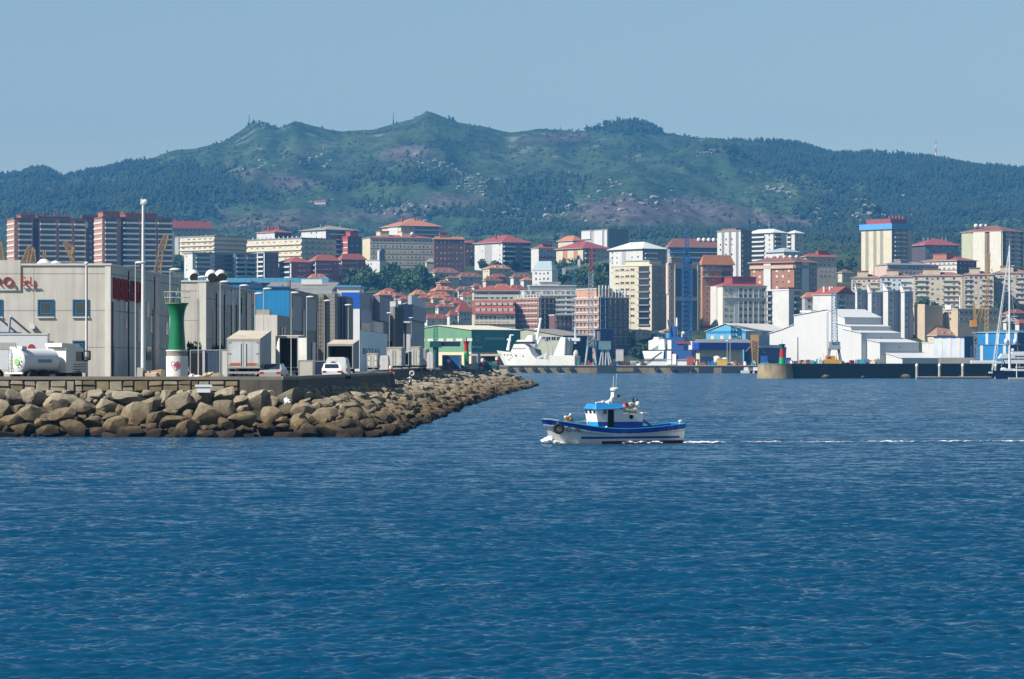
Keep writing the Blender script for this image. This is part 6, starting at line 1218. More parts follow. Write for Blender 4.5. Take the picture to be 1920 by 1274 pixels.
b = shed('shed', 'light blue gabled shed with four pale vents on the bank', 1328, 1398, 1486, 621, 642, 48, 14, wall_m('aqua_wall', (.11, .36, .52)), wall_m('blue_shade', (.34, .41, .49)), mat('pale_grey_roof', (.54, .53, .50), .6, .1, .2), 1668)
b.strip('L', .02, .98, wall_m('strong_blue_wall', (.02, .20, .48)), 'upper_band', b.H - 1, b.H + .1, .2)
for u in (.16, .4, .62, .86): b.put('L', 'vent_panel', winmesh(2.2, 2.0, 2), u, b.H * .45)
b.put('F', 'vent_panel', winmesh(9, 2.2, 2), .25, b.H * .78); b.put('F', 'vent_panel', winmesh(9, 2.2, 2), .62, b.H * .78)
b = Block('warehouse', 'low cream dock building under a broad royal blue canopy', 1297, 1312, 1396, 656, 684, 28, 8, cc, wall_m('sand', (.52, .44, .32)), 'building', 1622); mb = MB(); mb.box(-2, b.wf + 2, -2.5, b.wl, b.H + .003, b.H + 3.6); b.roof = mb.build('canopy', mat('royal_blue', (.008, .04, .36), .6, .1), b.root)
MB().prism([(-2, b.H + 3.61), (b.wl, b.H + 3.61), (b.wl * .6, b.H + 5.4)], 1, b.wf + 6, 'yz').build('roof', mat('slate_roof', (.18, .18, .19), .8, .1), b.root)
b = Block('shed', 'dark navy open shed right of the royal blue canopy', 1396, 1402, 1478, 652, 684, 24, 8, mat('navy_wall', (.012, .03, .12), .7, .1), mat('navy_wall', (.012, .03, .12)), 'shed', 1640); b.hip(mat('navy_roof', (.015, .03, .09), .7, .1), 4)
# white boatyard halls, each a step nearer and lower
wsh = mat('white_hall', (.54, .54, .53), .5, .04, .1, panel=(2.2, 0, .04, .93)); wshF = mat('white_hall_side', (.54, .54, .53), .5, .05, .1, panel=(2.2, 0, .04, .93)); wroof = mat('white_hall_roof', (.58, .58, .57), .5, .04, .1)
def hall(label, xc, xr, pts, D, th=36, over=.5):
    b = Block('boatyard_hall', label, pts[0][0], xc, xr, 683, 684.5, th, 10, wsh, wshF, 'hall', D, 'white boatyard halls'); s_ = b.ppm * math.sin(b.th)
    P = [((xc - px) / s_, (684.5 - py) / b.ppm) for px, py in pts]
    old = [o for o in b.root.children]; bpy.data.objects.remove(old[0])
    mb = MB(); mb.prism([(P[0][0], -6)] + P[1:-1] + [(P[-1][0], -6)], 0, b.wf, 'yz'); n = len(P); mb.m = [0, 0] + [1] * n; mb.build('wall', [wsh, wshF], b.root)
    mb = MB(); t = .3
    for (ya, za), (yb, zb) in zip(P[1:-2], P[2:-1]):
        if abs(ya - yb) < .6: continue
        mb.add([(-over, ya, za + .02), (b.wf + over, ya, za + .02), (b.wf + over, yb, zb + .02), (-over, yb, zb + .02), (-over, ya, za + t), (b.wf + over, ya, za + t), (b.wf + over, yb, zb + t), (-over, yb, zb + t)], [(0, 1, 2, 3), (7, 6, 5, 4), (4, 5, 1, 0), (5, 6, 2, 1), (6, 7, 3, 2), (7, 4, 0, 3)])
    mb.build('roof', wroof, b.root); b.H2 = P[-2][1]; return b
b = hall('tallest white boatyard hall with stepped gable facing left', 1584, 1659, [(1457, 684), (1457, 624), (1478, 617), (1499, 608), (1499, 590.5), (1555, 580), (1584, 596), (1584, 684)], 1612)
MB().box(-.3, -.02, b.wl * .215, b.wl * .235, 0, b.H2 + 3).build('downpipe', mat('joint_grey', (.4, .41, .43), .6, .1), b.root); b.box_on(.02, .78, 4, pale_r, .45, .6, 'roof_light', None, b.H2 + 3.0)
for i, (lab, xc, xr, pts, D) in enumerate((('second white boatyard hall, just below the tallest', 1596, 1677, [(1570, 684), (1570, 606), (1596, 613), (1596, 684)], 1606), ('third white boatyard hall, in the middle of the steps', 1615, 1696, [(1585, 684), (1585, 617), (1615, 625), (1615, 684)], 1600), ('fourth white boatyard hall with a broad bright roof', 1650, 1730, [(1614, 684), (1614, 632), (1650, 643), (1650, 684)], 1594), ('lowest white boatyard hall beside the pier', 1692, 1770, [(1650, 684), (1650, 657), (1692, 672.5), (1692, 684)], 1586))):
    b = hall(lab, xc, xr, pts, D)
    if i < 3: MB().lathe([(.55, -.2), (.55, 0)], 12, (b.wf * .5, 0, b.H2 - 2.2), 0, 'y').build('vent', greysteel, b.root)
b = Block('shed', 'pale blue grey shed with vertical stripes by the marina', 1758, 1808, 1836, 634, 672, 50, 8, wall_m('stripe_pale', (.46, .52, .60)), mat('navy_wall', (.012, .03, .12)), 'shed', 1600)
for u in (.12, .42, .72): b.strip('L', u, u + .14, wall_m('stripe_cream', (.56, .55, .52)), 'stripe', pr=.15)
b.flat(mat('navy_roof', (.015, .03, .09)), .8)
Block('shed', 'small white building left of the striped shed', 1732, 1756, 1764, 643, 668, 45, 8, cw, cgr, 'shed', 1612).flat(bw, .4)  # grey front is the white wall painted as shaded
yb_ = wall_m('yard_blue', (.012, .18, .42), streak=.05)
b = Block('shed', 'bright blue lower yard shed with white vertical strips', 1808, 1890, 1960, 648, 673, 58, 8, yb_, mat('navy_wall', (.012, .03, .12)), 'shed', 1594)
for u in (.18, .42, .9): b.strip('L', u, u + .06, bw, 'white_strip', pr=.2)
b.flat(mat('blue_roof_edge', (.03, .12, .25), .6, .1), .5)
b = Block('shed', 'bright blue upper yard shed behind the yacht mast', 1832, 1908, 1970, 624, 660, 58, 8, yb_, mat('navy_wall', (.012, .03, .12)), 'shed', 1612)
for u in (.28, .52, .74, .93): b.strip('L', u, u + .06, bw, 'white_strip', pr=.2)
b.hip(mat('teal_roof', (.05, .20, .28), .6, .1), 5, .6)
b = Block('boundary_wall', 'low grey concrete wall in front of the striped shed', 1762, 1764, 1830, 671, 684, 6, 8, conc_d, wall_m('wall_grey', (.38, .35, .30)), 'wall', 1588)

# right pier with its lights; shade is put into its wall colour
PA = R(25); pr_ = at(1446, 1062, 0)
pw = thing('pier', 'stone pier with a shade-dark wall and a pale rounded head on the right', 'pier', pr_, PA); stone_shade = mat('pier_stone_shaded', (.026, .03, .031), .9, .35, .3, streak=.3)
mb = MB(); mb.box(6, 170, 0, 12, -1.2, 4.75); mb.build('wall', stone_shade, pw); MB().box(6, 170, .05, 12, 4.753, 4.95).build('coping', mat('pier_coping', (.10, .085, .07), .9, .2), pw)
MB().lathe([(6.6, -1.2), (6.5, 1.2), (6.25, 3.6), (6.25, 4.6)], 28, (5.2, 5.6, 0)).build('pier_head', mat('pier_head_stone', '#95866a', .9, .3, .35, streak=.35), pw, smooth=True)
MB().lathe([(6.3, 4.603), (6.3, 4.9)], 28, (5.2, 5.6, 0)).build('head_coping', conc_d, pw)
for i, x in enumerate((17, 35, 52, 74, 84)): 
    o = link('boulder', LOW_ME if 'LOW_ME' in globals() else BLD[i]); o.location = at(1548, 1060, .35) if i == 0 else pr_ + Vector((x * math.cos(PA), x * math.sin(PA) - 1.4, .2)); o.scale = (1.9 if i in (0, 2) else 1.0, 1.0, 1.2 if i in (0, 2) else .7)
    tag(o, ['large pale boulder at the foot of the dark pier'] [0] if i == 0 else 'small boulder at the waterline of the dark pier', 'rock', None if i == 0 else 'boulders at the foot of the pier')
t = thing('light_tower', 'small red and green harbour light on the rounded pier head', 'light tower', at(1466.5, 1068, 4.9)); k3 = 1068 / F; q = lambda py: (684 - py) * k3
MB().lathe([(1.05, 0), (1.0, q(673))], 20).build('base', mat('green_band', (.01, .33, .10), .5, .1), t, smooth=True); MB().lathe([(.98, q(673)), (.8, q(664)), (.62, q(656))], 20).build('middle', mat('red_gloss', (.4, .012, .014)), t, smooth=True)
MB().lathe([(.62, q(656)), (.7, q(652)), (1.1, q(648)), (1.15, q(647))], 20).build('top', mat('green_dark', (.006, .12, .06), .5, .1), t, smooth=True); MB().tube((0, 0, q(647)), (0, 0, q(639)), .1, .05, 5).build('mast', steel, t)
for px, lab in ((1719, 'first white capped marina pile on the right'), (1761.5, 'second white capped marina pile from the left'), (1805, 'third white capped marina pile, nearest the yacht'), (1867, 'white capped marina pile behind the yacht bow')):
    t = thing('mooring_pile', lab, 'pile', at(px, 1045 if px < 1860 else 1075, 0), 0, 'marina piles'); MB().lathe([(.42, -1), (.42, 4.3)], 14).build('post', mat('pile_grey', (.40, .37, .33), .7, .25, .5, streak=.3), t, smooth=True); MB().lathe([(.5, 4.1), (.48, 4.6), (.05, 5.1)], 14).build('cap', white, t, smooth=True)
t = thing('floating_pontoon', 'low floating pontoon along the dark pier', 'pontoon', at(1720, 1042, 0)); MB().box(0, 24, 0, 2.5, -.3, .45).build('float', mat('pontoon_dark', (.05, .05, .05), .8, .2), t); MB().box(-.1, 24.1, -.1, 2.6, .453, .75).build('deck', mat('pontoon_deck', (.34, .31, .26), .8, .2), t)
t = thing('floating_pontoon', 'short pontoon with a post in front of the yacht', 'pontoon', at(1892, 1020, 0)); MB().box(0, 14, 0, 2.2, -.3, .55).build('float', mat('pontoon_deck', (.34, .31, .26)), t); MB().tube((2.6, 1, .5), (2.6, 1, 5.0), .16, .16, 8).build('post', white, t)

# big sailing yacht
Y = thing('sailing_yacht', 'big dark hulled sailing yacht with a very tall white mast', 'yacht', at(1857, 1040, 0)); ky = 1040 / F
mb = MB(); secs = []
for i in range(13):
    s_ = i / 12; hb = 3.0 * min(1, (s_ * 2.4) ** .6); zt_ = 2.7 - .5 * s_; x0 = s_ * 34
    secs.append([(x0 + (2.2 * (1 - s_)) * (1 - j / 3.), (-1 if k == 0 else 1) * hb * (.55 + .45 * j / 3.), -.4 + (zt_ + .4) * j / 3.) for k in (0, 1) for j in (range(4) if k == 0 else range(3, -1, -1))])
for s_ in secs: mb.v += s_
mb.f = [(i * 8 + j, i * 8 + (j + 1) % 8, (i + 1) * 8 + (j + 1) % 8, (i + 1) * 8 + j) for i in range(12) for j in range(8)] + [tuple(range(8))]; mb.m = [0] * len(mb.f)
mb.build('hull', mat('yacht_navy', (.008, .012, .035), .25, .1), Y, smooth=True)
xm = (1893 - 1857) * ky; Hm = (690 - 452) * ky + 2
mb = MB(); mb.tube((xm, 0, 2.2), (xm, 0, Hm), .42, .26, 10); mb.tube((xm, 0, Hm), (xm, 0, Hm + 2.4), .05, .03, 5); mast = mb.build('mast', mat('mast_silver', (.62, .64, .66), .4, .08), Y, smooth=True)
for py, w in ((490, 9), (537, 11), (585, 15), (637, 19)): z = (690 - py) * ky + 2; MB().tube((xm - w * ky, 0, z - .1), (xm + w * ky, 0, z + .15), .1, .1, 5).build('spreader', white, mast)
for dx in (-6, 11): z = (690 - 636) * ky + 2; MB().lathe([(.5, 0), (.75, .5), (.75, 1.2), (.3, 1.8)], 12, (xm + dx * ky, 0, z)).build('radar_dome', white, mast, smooth=True)
mb = MB()
for dx, dr in ((4, .17), (8, .10), (2, .06)): mb.tube((dx * ky, 0, 2.6), (xm - .3, 0, Hm - 1 - dx * .3), dr, dr * .7, 6)
mb.tube((xm + 3.4, .2, 2.4), (xm, 0, Hm - 8), .05, .05, 4); mb.tube((xm - 2.8, .2, 2.4), (xm, 0, Hm - 20), .05, .05, 4); mb.build('rigging', mat('rig_white', (.6, .62, .63), .5, .1), Y)
mb = MB(); mb.prism([(4, 2.4), (9, 2.4), (8, 3.3), (5, 3.4)], -1, 1, 'xz'); mb.box(xm + 1.5, xm + 12, -1.8, 1.8, 2.3, 3.2); mb.box(xm + 2, xm + 12, -1.7, 1.7, 3.7, 3.9); mb.build('deckhouse', white, Y)
MB().ball((3.6 * 1.2, 0, 3.0), .9, 10, 0, (1.3, 1, .8)).build('sail_bag', mat('bag_grey', (.5, .5, .52), .7, .15), Y); MB().box(-.6, .7, -.3, .3, 1.8, 2.3).build('anchor', white, Y)
t = thing('motor_yacht', 'white motor yacht on land behind the dark hulled sailing yacht', 'yacht', at(1873, 1200, 3.0)); kk = 1200 / F
mb = MB(); mb.prism([(0, 3.8), (14, 3.8), (14, 5.6), (1.2, 5.6)], 0, 4, 'xz'); mb.prism([(3, 1), (14, 1), (14, 3.8), (1.5, 3.8)], .3, 3.7, 'xz'); mb.build('hull', white, t); MB().box(5, 14, .5, 3.5, 5.603, 6.4).build('cabin', mat('pale_grey_cabin', (.5, .55, .6), .5, .1), t)
MB().ball((5.5, 2, 7.0), .6, 8).build('dome', white, t); MB().box(6, 14, -.03, 0, 4.3, 4.8).build('window_band', glass, t)
t = thing('motor_yacht', 'long white hull laid up in front of the blue yard sheds', 'yacht', at(1822, 1300, 3.3)); MB().prism([(0, .2), (11, .2), (12.4, 2.4), (0, 2.4)], 0, 4, 'xz').build('hull', white, t); MB().prism([(0, 2.403), (10.6, 2.403), (9.8, 2.8), (0, 2.8)], .2, 3.8, 'xz').build('cover', mat('cover_white', (.66, .66, .66), .7, .1), t)

# trawler with the tall gantry
def loft(mb, stations, mi=0):
    n = len(stations[0]); o = len(mb.v)
    for s_ in stations: mb.v += s_
    k = len(stations)
    mb.f += [(o + i * n + j, o + i * n + j + 1, o + (i + 1) * n + j + 1, o + (i + 1) * n + j) for i in range(k - 1) for j in range(n - 1)]; mb.m += [mi] * ((k - 1) * (n - 1))
T = thing('trawler', 'cream white deep sea trawler with a slanted gantry at the far quay', 'ship', at(932, 1606, 0), R(-17)); T.scale = (1.045, 1, 1); kt = 1596 / F; tx = lambda px: (px - 932) * kt; tz = lambda py: EYE + (HOR - py) * kt
mb = MB(); st = []
top = [(932, 657.5), (945, 659.5), (970, 661), (1002, 662), (1003, 664), (1011, 673), (1034, 675), (1037, 667), (1060, 666.5), (1080, 667), (1083, 668)]
for px, py in top:
    hb = 5.5 * min(1, ((px - 930) / 45.) ** .62) ; rk_ = max(0, 1 - (px - 932) / 40.) * 3.2
    st.append([(tx(px) + rk_ * 2.0, -hb * .6, -.5), (tx(px) + rk_ * 1.7, -hb * .8, 1.8), (tx(px) + rk_ * 1.3, -hb * .93, 3.6), (tx(px), -hb, tz(py)), (tx(px), hb, tz(py)), (tx(px) + rk_ * 1.7, hb * .8, 1.8)])
loft(mb, st); mb.f.append(tuple(range((len(st) - 1) * 6, len(st) * 6))); mb.m.append(0); mb.f.append((5, 4, 3, 2, 1, 0)); mb.m.append(0)
twh = mat('trawler_cream', (.78, .77, .72), .5, .1, .12, streak=.15); tww = mat('trawler_white', (.78, .78, .77), .5, .06, .2); mb.build('hull', twh, T)
mb = MB()
for px, py in ((952, 666), (958, 666), (964, 666), (973, 667), (987, 668), (995, 668)): mb.lathe([(.35, -.1), (.35, .1)], 10, (tx(px), -5.2, tz(py)), 0, 'y')
mb.build('porthole_row', dark, T)
MB().prism([(tx(962), tz(661)), (tx(1001), tz(662)), (tx(996), tz(651)), (tx(988), tz(645.5)), (tx(969), tz(645.5)), (tx(966), tz(653))], -4.6, 4.6, 'xz').build('bridge', tww, T)
mb = MB()
for k in range(7): mb.box(tx(967 + k * 3.6), tx(968.6 + k * 3.6), -4.68, -4.6, tz(655), tz(652.6))
mb.build('bridge_windows', dark, T)
MB().prism([(tx(972), tz(641)), (tx(1003), tz(641)), (tx(1003), tz(637.5)), (tx(976), tz(637.5))], -4.5, 4.5, 'xz').build('wheelhouse_roof', tww, T); MB().box(tx(974), tx(1001), -3.6, 3.6, tz(645), tz(641)).build('wheelhouse_window', glass, T)
MB().prism([(tx(987), tz(637.3)), (tx(1001), tz(637.3)), (tx(1001), tz(629)), (tx(993), tz(629))], -2.5, 2.5, 'xz').build('radar_deck', tww, T)
mb = MB(); mb.tube((tx(952), 0, tz(657)), (tx(957.5), 0, tz(628)), .75, .4, 10); mb.tube((tx(951), 0, tz(637)), (tx(958), 0, tz(637)), .5, .5, 6); mb.tube((tx(956), 0, tz(628)), (tx(963), 0, tz(628.5)), .2, .2, 6); mb.build('foremast', tww, T)
mb = MB(); mb.tube((tx(1006), 0, tz(646)), (tx(1014), 0, tz(600)), .8, .5, 10); mb.ball((tx(1014), 0, tz(599)), .75, 8); mb.tube((tx(1003), 0, tz(618)), (tx(1012), 0, tz(616)), .25, .25, 5); mb.tube((tx(1003), 0, tz(626)), (tx(1010), 0, tz(624)), .25, .25, 5); mb.tube((tx(1005), 0, tz(653)), (tx(1015), 0, tz(632)), .9, .7, 8); mb.build('mainmast', tww, T)
for s_ in (-3.5, 3.5): MB().path([(tx(1031), s_, tz(668)), (tx(1031), s_, tz(650)), (tx(1027), s_, tz(641)), (tx(1015), s_, tz(636))], .35, 6).build('rear_arch', mat('grey_arch', (.42, .44, .46), .5, .1), T)
MB().prism([(tx(1043), tz(667)), (tx(1063), tz(667)), (tx(1065), tz(633)), (tx(1056), tz(633))], -4.8, -2.2, 'xz').build('gantry', tww, T); MB().prism([(tx(1064), tz(667)), (tx(1068), tz(667)), (tx(1071), tz(634)), (tx(1065.5), tz(633))], -2.1, 4.8, 'xz').build('gantry_side', mat('grey_arch', (.42, .44, .46)), T)
mb = MB(); mb.tube((tx(1079), 0, tz(645)), (tx(1079), 0, tz(613)), .65, .5, 8); mb.box(tx(1066), tx(1088), -1, 1, tz(640), tz(634)); mb.build('derrick_post', mat('pale_column', (.55, .56, .57)), T)
mb = MB(); mb.obox((tx(1020), -2, tz(668)), (6, 2, 1.2), 0, 0, 0, -.4); mb.ball((tx(1027.5), -3, tz(667)), 1.0, 8); mb.ball((tx(1027), -3, tz(671.5)), 1.1, 8); mb.box(tx(1044), tx(1055), -4.9, -4, tz(682), tz(675)); mb.build('winch', mat('grey_arch', (.42, .44, .46)), T)
MB().ball((tx(1083), -3, tz(664)), 1.3, 8, 0, (1, 1, 1.6)).build('net_drum', mat('sand_drum', (.55, .5, .42), .7, .1), T)
# wrapped white and blue supply ship
S = thing('supply_ship', 'white wrapped supply ship with blue masts under repair', 'ship', at(1209, 1602, 0), R(-17)); S.scale = (1.045, 1, 1); sx_ = lambda px: (px - 1209) * 1592 / F; sz_ = lambda py: EYE + (HOR - py) * 1592 / F
wrap = mat('wrap_white', (.78, .78, .78), .5, .08, .3)
MB().prism([(sx_(1213), sz_(673)), (sx_(1248), sz_(673)), (sx_(1249), sz_(658)), (sx_(1209), sz_(658.5))], -5, 5, 'xz').build('bow', wrap, S); MB().prism([(sx_(1213.5), 0), (sx_(1306), 0), (sx_(1306), sz_(674)), (sx_(1213), sz_(674))], -4.8, 4.8, 'xz').build('hull', mat('hull_pale', (.62, .63, .64), .6, .2, .15), S)
mb = MB(); mb.prism([(sx_(1220), sz_(656)), (sx_(1250), sz_(656)), (sx_(1249), sz_(636)), (sx_(1240), sz_(637)), (sx_(1238), sz_(633)), (sx_(1230), sz_(632)), (sx_(1228), sz_(637)), (sx_(1220), sz_(639))], -4.4, 4.4, 'xz'); mb.build('wrapped_bridge', wrap, S)
MB().prism([(sx_(1226), sz_(655)), (sx_(1238), sz_(648)), (sx_(1236), sz_(657))], -4.6, -4.41, 'xz').build('torn_opening', greysteel, S)
mb = MB(); mb.box(sx_(1255), sx_(1262), -4, 4, sz_(655), sz_(638)); mb.box(sx_(1255), sx_(1263), -5.3, -4.9, sz_(684), sz_(658)); mb.box(sx_(1265), sx_(1272), -5.4, -4.9, sz_(684), sz_(664)); mb.build('wrapped_block', wrap, S)
mb = MB(); mb.box(sx_(1250), sx_(1300), -4.5, 4.5, sz_(675), sz_(658)); mb.box(sx_(1262), sx_(1285), -4, 4, sz_(657), sz_(632)); mb.obox((sx_(1262), -1, sz_(628)), (3, 2, 9), 0, 0, 0, .2); mb.obox((sx_(1258), -3, sz_(622)), (.5, .5, 12), 0, 0, 0, -.15); mb.build('blue_superstructure', mat('ship_blue', (.012, .07, .24), .6, .2, .3), S)
MB().box(sx_(1272), sx_(1296), -4.6, -4, sz_(645), sz_(640)).build('red_deck', mat('oxide_red', (.22, .03, .03), .7, .2), S); MB().box(sx_(1250), sx_(1257), -2, 0, sz_(634), sz_(624)).build('blue_box', mat('bright_blue_box', (.03, .28, .55), .6, .1), S)
mb = MB(); mb.tube((sx_(1268.5), 0, sz_(632)), (sx_(1268.5), 0, sz_(596)), .6, .45, 8); mb.ball((sx_(1265), 0, sz_(626)), .9, 8); mb.ball((sx_(1283), -3, sz_(625)), .9, 8); mb.tube((sx_(1281), -3, sz_(640)), (sx_(1281), -3, sz_(628)), .4, .4, 6); mb.build('mast', tww, S)
MB().box(sx_(1294), sx_(1300), -4, -1, sz_(656), sz_(640)).build('white_locker', wrap, S)
mb = MB(); mb.path([(sx_(1212), -5.2, sz_(675)), (sx_(1300), -5.2, sz_(675))], .18, 4); mb.path([(sx_(1212), -5.2, sz_(684)), (sx_(1245), -5.2, sz_(660))], .15, 4); mb.build('gangway', dark, S)
# cranes
def crane_legs(mb, w, h, dpt, r, mi=0):
    for sx in (-1, 1):
        for sy in (0, dpt): mb.tube((sx * w / 2, sy, 0), (sx * w * .3, sy, h), r, r * .8, 6, mi)
    mb.box(-w * .4, w * .4, -.2, dpt + .2, h, h + 1.0, mi)
cb_ = mat('crane_blue', (.01, .10, .30), .5, .2, .3); cg = mat('crane_grey', (.36, .38, .40), .5, .2, .3); cy = mat('crane_ochre', (.42, .25, .06), .6, .25, .3); co_ = mat('crane_orange', (.55, .24, .03), .5, .15, .3)
def P2(px, py, D): return Vector(((px - 960) / F * D, 0, EYE + (HOR - py) / F * D))
def crane(label, px, D, parts, zb=DZ):
    o = at(px, D, zb); t = thing('crane', label, 'crane', o)
    for nm, m, fn in parts:
        mb = MB(); fn(mb, lambda x, y, dy=0.: Vector(((x - px) / F * D, dy, EYE + (HOR - y) / F * D - zb))); mb.build(nm, m, t)
    return t
crane('tall blue lattice tower crane before the glass striped block', 1288, 1658, [('tower', cb_, lambda m, p: m.lattice(p(1288, 684), p(1288, 484), 5.0, 4.4, 22, .34)), ('mast_head', cb_, lambda m, p: (m.lattice(p(1288, 484), p(1288, 440), 2.6, 1.2, 7, .2), m.box(-2.8, 2.8, -2, 2, p(0, 488).z, p(0, 484).z))), ('jib', cb_, lambda m, p: m.lattice(p(1254, 473), p(1293, 472), 1.2, 1.2, 9, .12)), ('cab', cb_, lambda m, p: m.box(-1.4, 1.6, -3, -1, p(0, 492).z, p(0, 484).z))])
crane('grey lattice crane with a red upper mast beside the brick shell', 1108, 1588, [('tower', cg, lambda m, p: m.lattice(p(1107, 650), p(1108, 508), 2.6, 2.0, 20, .17)), ('mast_head', mat('crane_red', (.35, .04, .03), .5, .1), lambda m, p: m.lattice(p(1108, 508), p(1109, 464), 1.8, 1.0, 7, .2)), ('jib', cg, lambda m, p: (m.lattice(p(1055, 505), p(1150, 488), 1.0, 1.0, 16, .08), m.box(p(1054, 0).x, p(1060, 0).x, -.6, .6, p(0, 515).z, p(0, 503).z))), ('portal', cg, lambda m, p: crane_legs(m, 5.5, 9, 4, .55)), ('machine_house', mat('crane_teal', (.12, .22, .24), .6, .2), lambda m, p: m.box(-2, 2.5, -1, 4, 10, 13))])
crane('twin pipe legged grey portal crane behind the dark barge', 1136, 1584, [('portal', cg, lambda m, p: [m.tube(p(x0, 686), p(x1, 655), .45, .35, 6) for x0, x1 in ((1124, 1129), (1130, 1131), (1135, 1137), (1142, 1139), (1147, 1140))]), ('machine_house', mat('crane_teal', (.12, .22, .24)), lambda m, p: m.box(-3.5, 2.5, -1, 3, p(0, 656).z, p(0, 640).z))])
crane('slim teal lattice crane rising behind the low modern flats', 1077, 1650, [('tower', mat('crane_teal2', (.06, .20, .28), .5, .1), lambda m, p: m.lattice(p(1076, 640), p(1076, 492), 1.4, 1.2, 16, .09)), ('counterweight', mat('pale_column', (.55, .56, .57)), lambda m, p: m.box(p(1083, 0).x, p(1088, 0).x, -.5, .5, p(0, 500).z, p(0, 487).z)), ('jib', cg, lambda m, p: m.lattice(p(1053, 505), p(1090, 503), .8, .8, 7, .07))])
crane('blue lattice dock crane on grey legs before the tallest white hall', 1565, 1300, [('tower', mat('crane_sky', (.10, .24, .38), .5, .15), lambda m, p: m.lattice(p(1565, 645), p(1564, 545), 2.3, 1.8, 16, .13)), ('machine_house', greysteel, lambda m, p: m.box(-2.2, 2.2, -1, 2, p(0, 655).z, p(0, 641).z)), ('portal', mat('crane_rust', (.20, .17, .15), .7, .2), lambda m, p: crane_legs(m, 6, p(0, 656).z, 4, .4))])
crane('ochre derrick crane right of the light blue shed', 1416, 1594, [('column', cy, lambda m, p: (m.lattice(p(1416, 684), p(1415, 640), 2.4, 3.2, 8, .32), m.box(-2.2, 1.8, -1, 1.5, p(0, 640).z, p(0, 628).z))), ('stays', cy, lambda m, p: (m.tube(p(1416, 640), p(1398, 660), .2, .2, 4), m.tube(p(1416, 640), p(1434, 662), .2, .2, 4)))])
crane('orange yard crane with twin jibs before the beige factory', 1832, 1570, [('cab', co_, lambda m, p: m.box(p(1819, 0).x, p(1831, 0).x, -1.5, 1.5, p(0, 613).z, p(0, 601).z)), ('jib', cy, lambda m, p: (m.lattice(p(1829, 605), p(1826, 567), 1.2, .7, 8, .16), m.lattice(p(1832, 605), p(1842, 572), 2.6, 1.2, 8, .18))), ('tower', mat('crane_rust', (.2, .17, .15)), lambda m, p: m.lattice(p(1830, 686), p(1829, 613), 1.6, 1.6, 9, .18))])
crane('tall faint orange jib crane in front of the long beige row', 1853, 1640, [('jib', cy, lambda m, p: (m.lattice(p(1850, 575), p(1855, 474), 1.8, .9, 16, .14), m.tube(p(1846, 575), p(1854, 478), .12, .12, 4))), ('tower', cy, lambda m, p: m.lattice(p(1849, 684), p(1850, 575), 1.6, 1.6, 12, .14))])
for lab, px, D, pts, w in (('thick ochre jib crane over the nearest warehouse roof, left', 50, 1480, [((50, 560), (52, 496)), ((47, 500), (58, 463)), ((60, 500), (60, 468))], 4.2), ('slim ochre crane post behind the nearest warehouse roof', 82, 1500, [((81, 560), (82, 500)), ((81, 505), (84, 470))], 1.6), ('ochre crane with a bent triangular head behind the warehouse', 136, 1500, [((143, 560), (139, 492)), ((140, 496), (120, 455)), ((120, 455), (137, 464)), ((137, 464), (133, 478))], 1.6), ('tall ochre lattice jib crane between mast and light tower', 300, 1460, [((296, 560), (296, 512)), ((294, 515), (303, 465)), ((303, 468), (312, 441))], 3.0), ('ochre crane tip at the far left edge', 2, 1500, [((6, 560), (4, 490)), ((5, 492), (0, 455))], 2.0)):
    t = thing('crane', lab, 'crane', at(px, D, DZ))
    for i, (a, b_) in enumerate(pts):
        mb = MB(); f_ = lambda q: Vector(((q[0] - px) / F * D, 0, EYE + (HOR - q[1]) / F * D - DZ)); mb.lattice(f_(a), f_(b_), w, w * (.9 if i == 0 else .6), 8, .2); mb.build('tower' if i == 0 else 'jib', cy, t)
    if px in (50,): MB().box(-3, 3, -2, 2, EYE + (HOR - 512) / F * D - DZ, EYE + (HOR - 500) / F * D - DZ).build('machine_house', cy, t)
crane('dark green slewing crane on the quay before the green shed', 822, 900, [('tower', mat('crane_green', (.015, .20, .14), .5, .15), lambda m, p: m.lattice(p(817, 655), p(817, 612), 1.4, 1.0, 7, .11)), ('machine_house', mat('crane_dkgreen', (.01, .06, .07), .6, .2), lambda m, p: m.box(p(806, 0).x, p(828, 0).x, -1, 1.5, p(0, 652).z, p(0, 640).z)), ('boom', mat('boom_navy', (.012, .02, .04), .6, .1), lambda m, p: m.box(p(828, 0).x, p(863, 0).x, -.5, .5, p(0, 650).z, p(0, 641).z)), ('column', mat('crane_dkgreen', (.01, .06, .07)), lambda m, p: m.tube(p(817, 690), p(817, 652), .8, .8, 10))])
# clutter along the quay edge
for i, (px, w, yt, D, m, kind, lab) in enumerate(((1295, 14, 670, 1585, mat('oxide_box', (.36, .09, .06), .7, .2), 'container', 'rust red container beside the wrapped ship'), (1354, 18, 674, 1582, mat('yellow_bin', (.60, .36, .04), .6, .15), 'skip', 'yellow skip in front of the white tanks'), (1325, 22, 670, 1590, mat('navy_box', (.015, .03, .09), .6, .1), 'container', 'navy container left of the white tanks'), (1162, 14, 656, 1600, bw, 'container', 'white box cabin above the laid up hull'), (1433, 12, 668, 1590, mat('blue_bin', (.02, .09, .35), .6, .1), 'container', 'blue container beside the pier head'), (1478, 10, 672, 1300, mat('blue_bin', (.02, .09, .35)), 'container', 'small blue box behind the red and green harbour light'))):
    a = at(px - w / 2, D, DZ); t = thing(kind, lab, kind, a); W_ = w / F * D; H_ = EYE + (HOR - yt) / F * D - DZ; MB().box(0, W_, 0, 2.5, 0, H_).build('body', m, t); MB().box(-.1, W_ + .1, -.1, 2.6, H_ + .003, H_ + .2).build('lid', m, t)
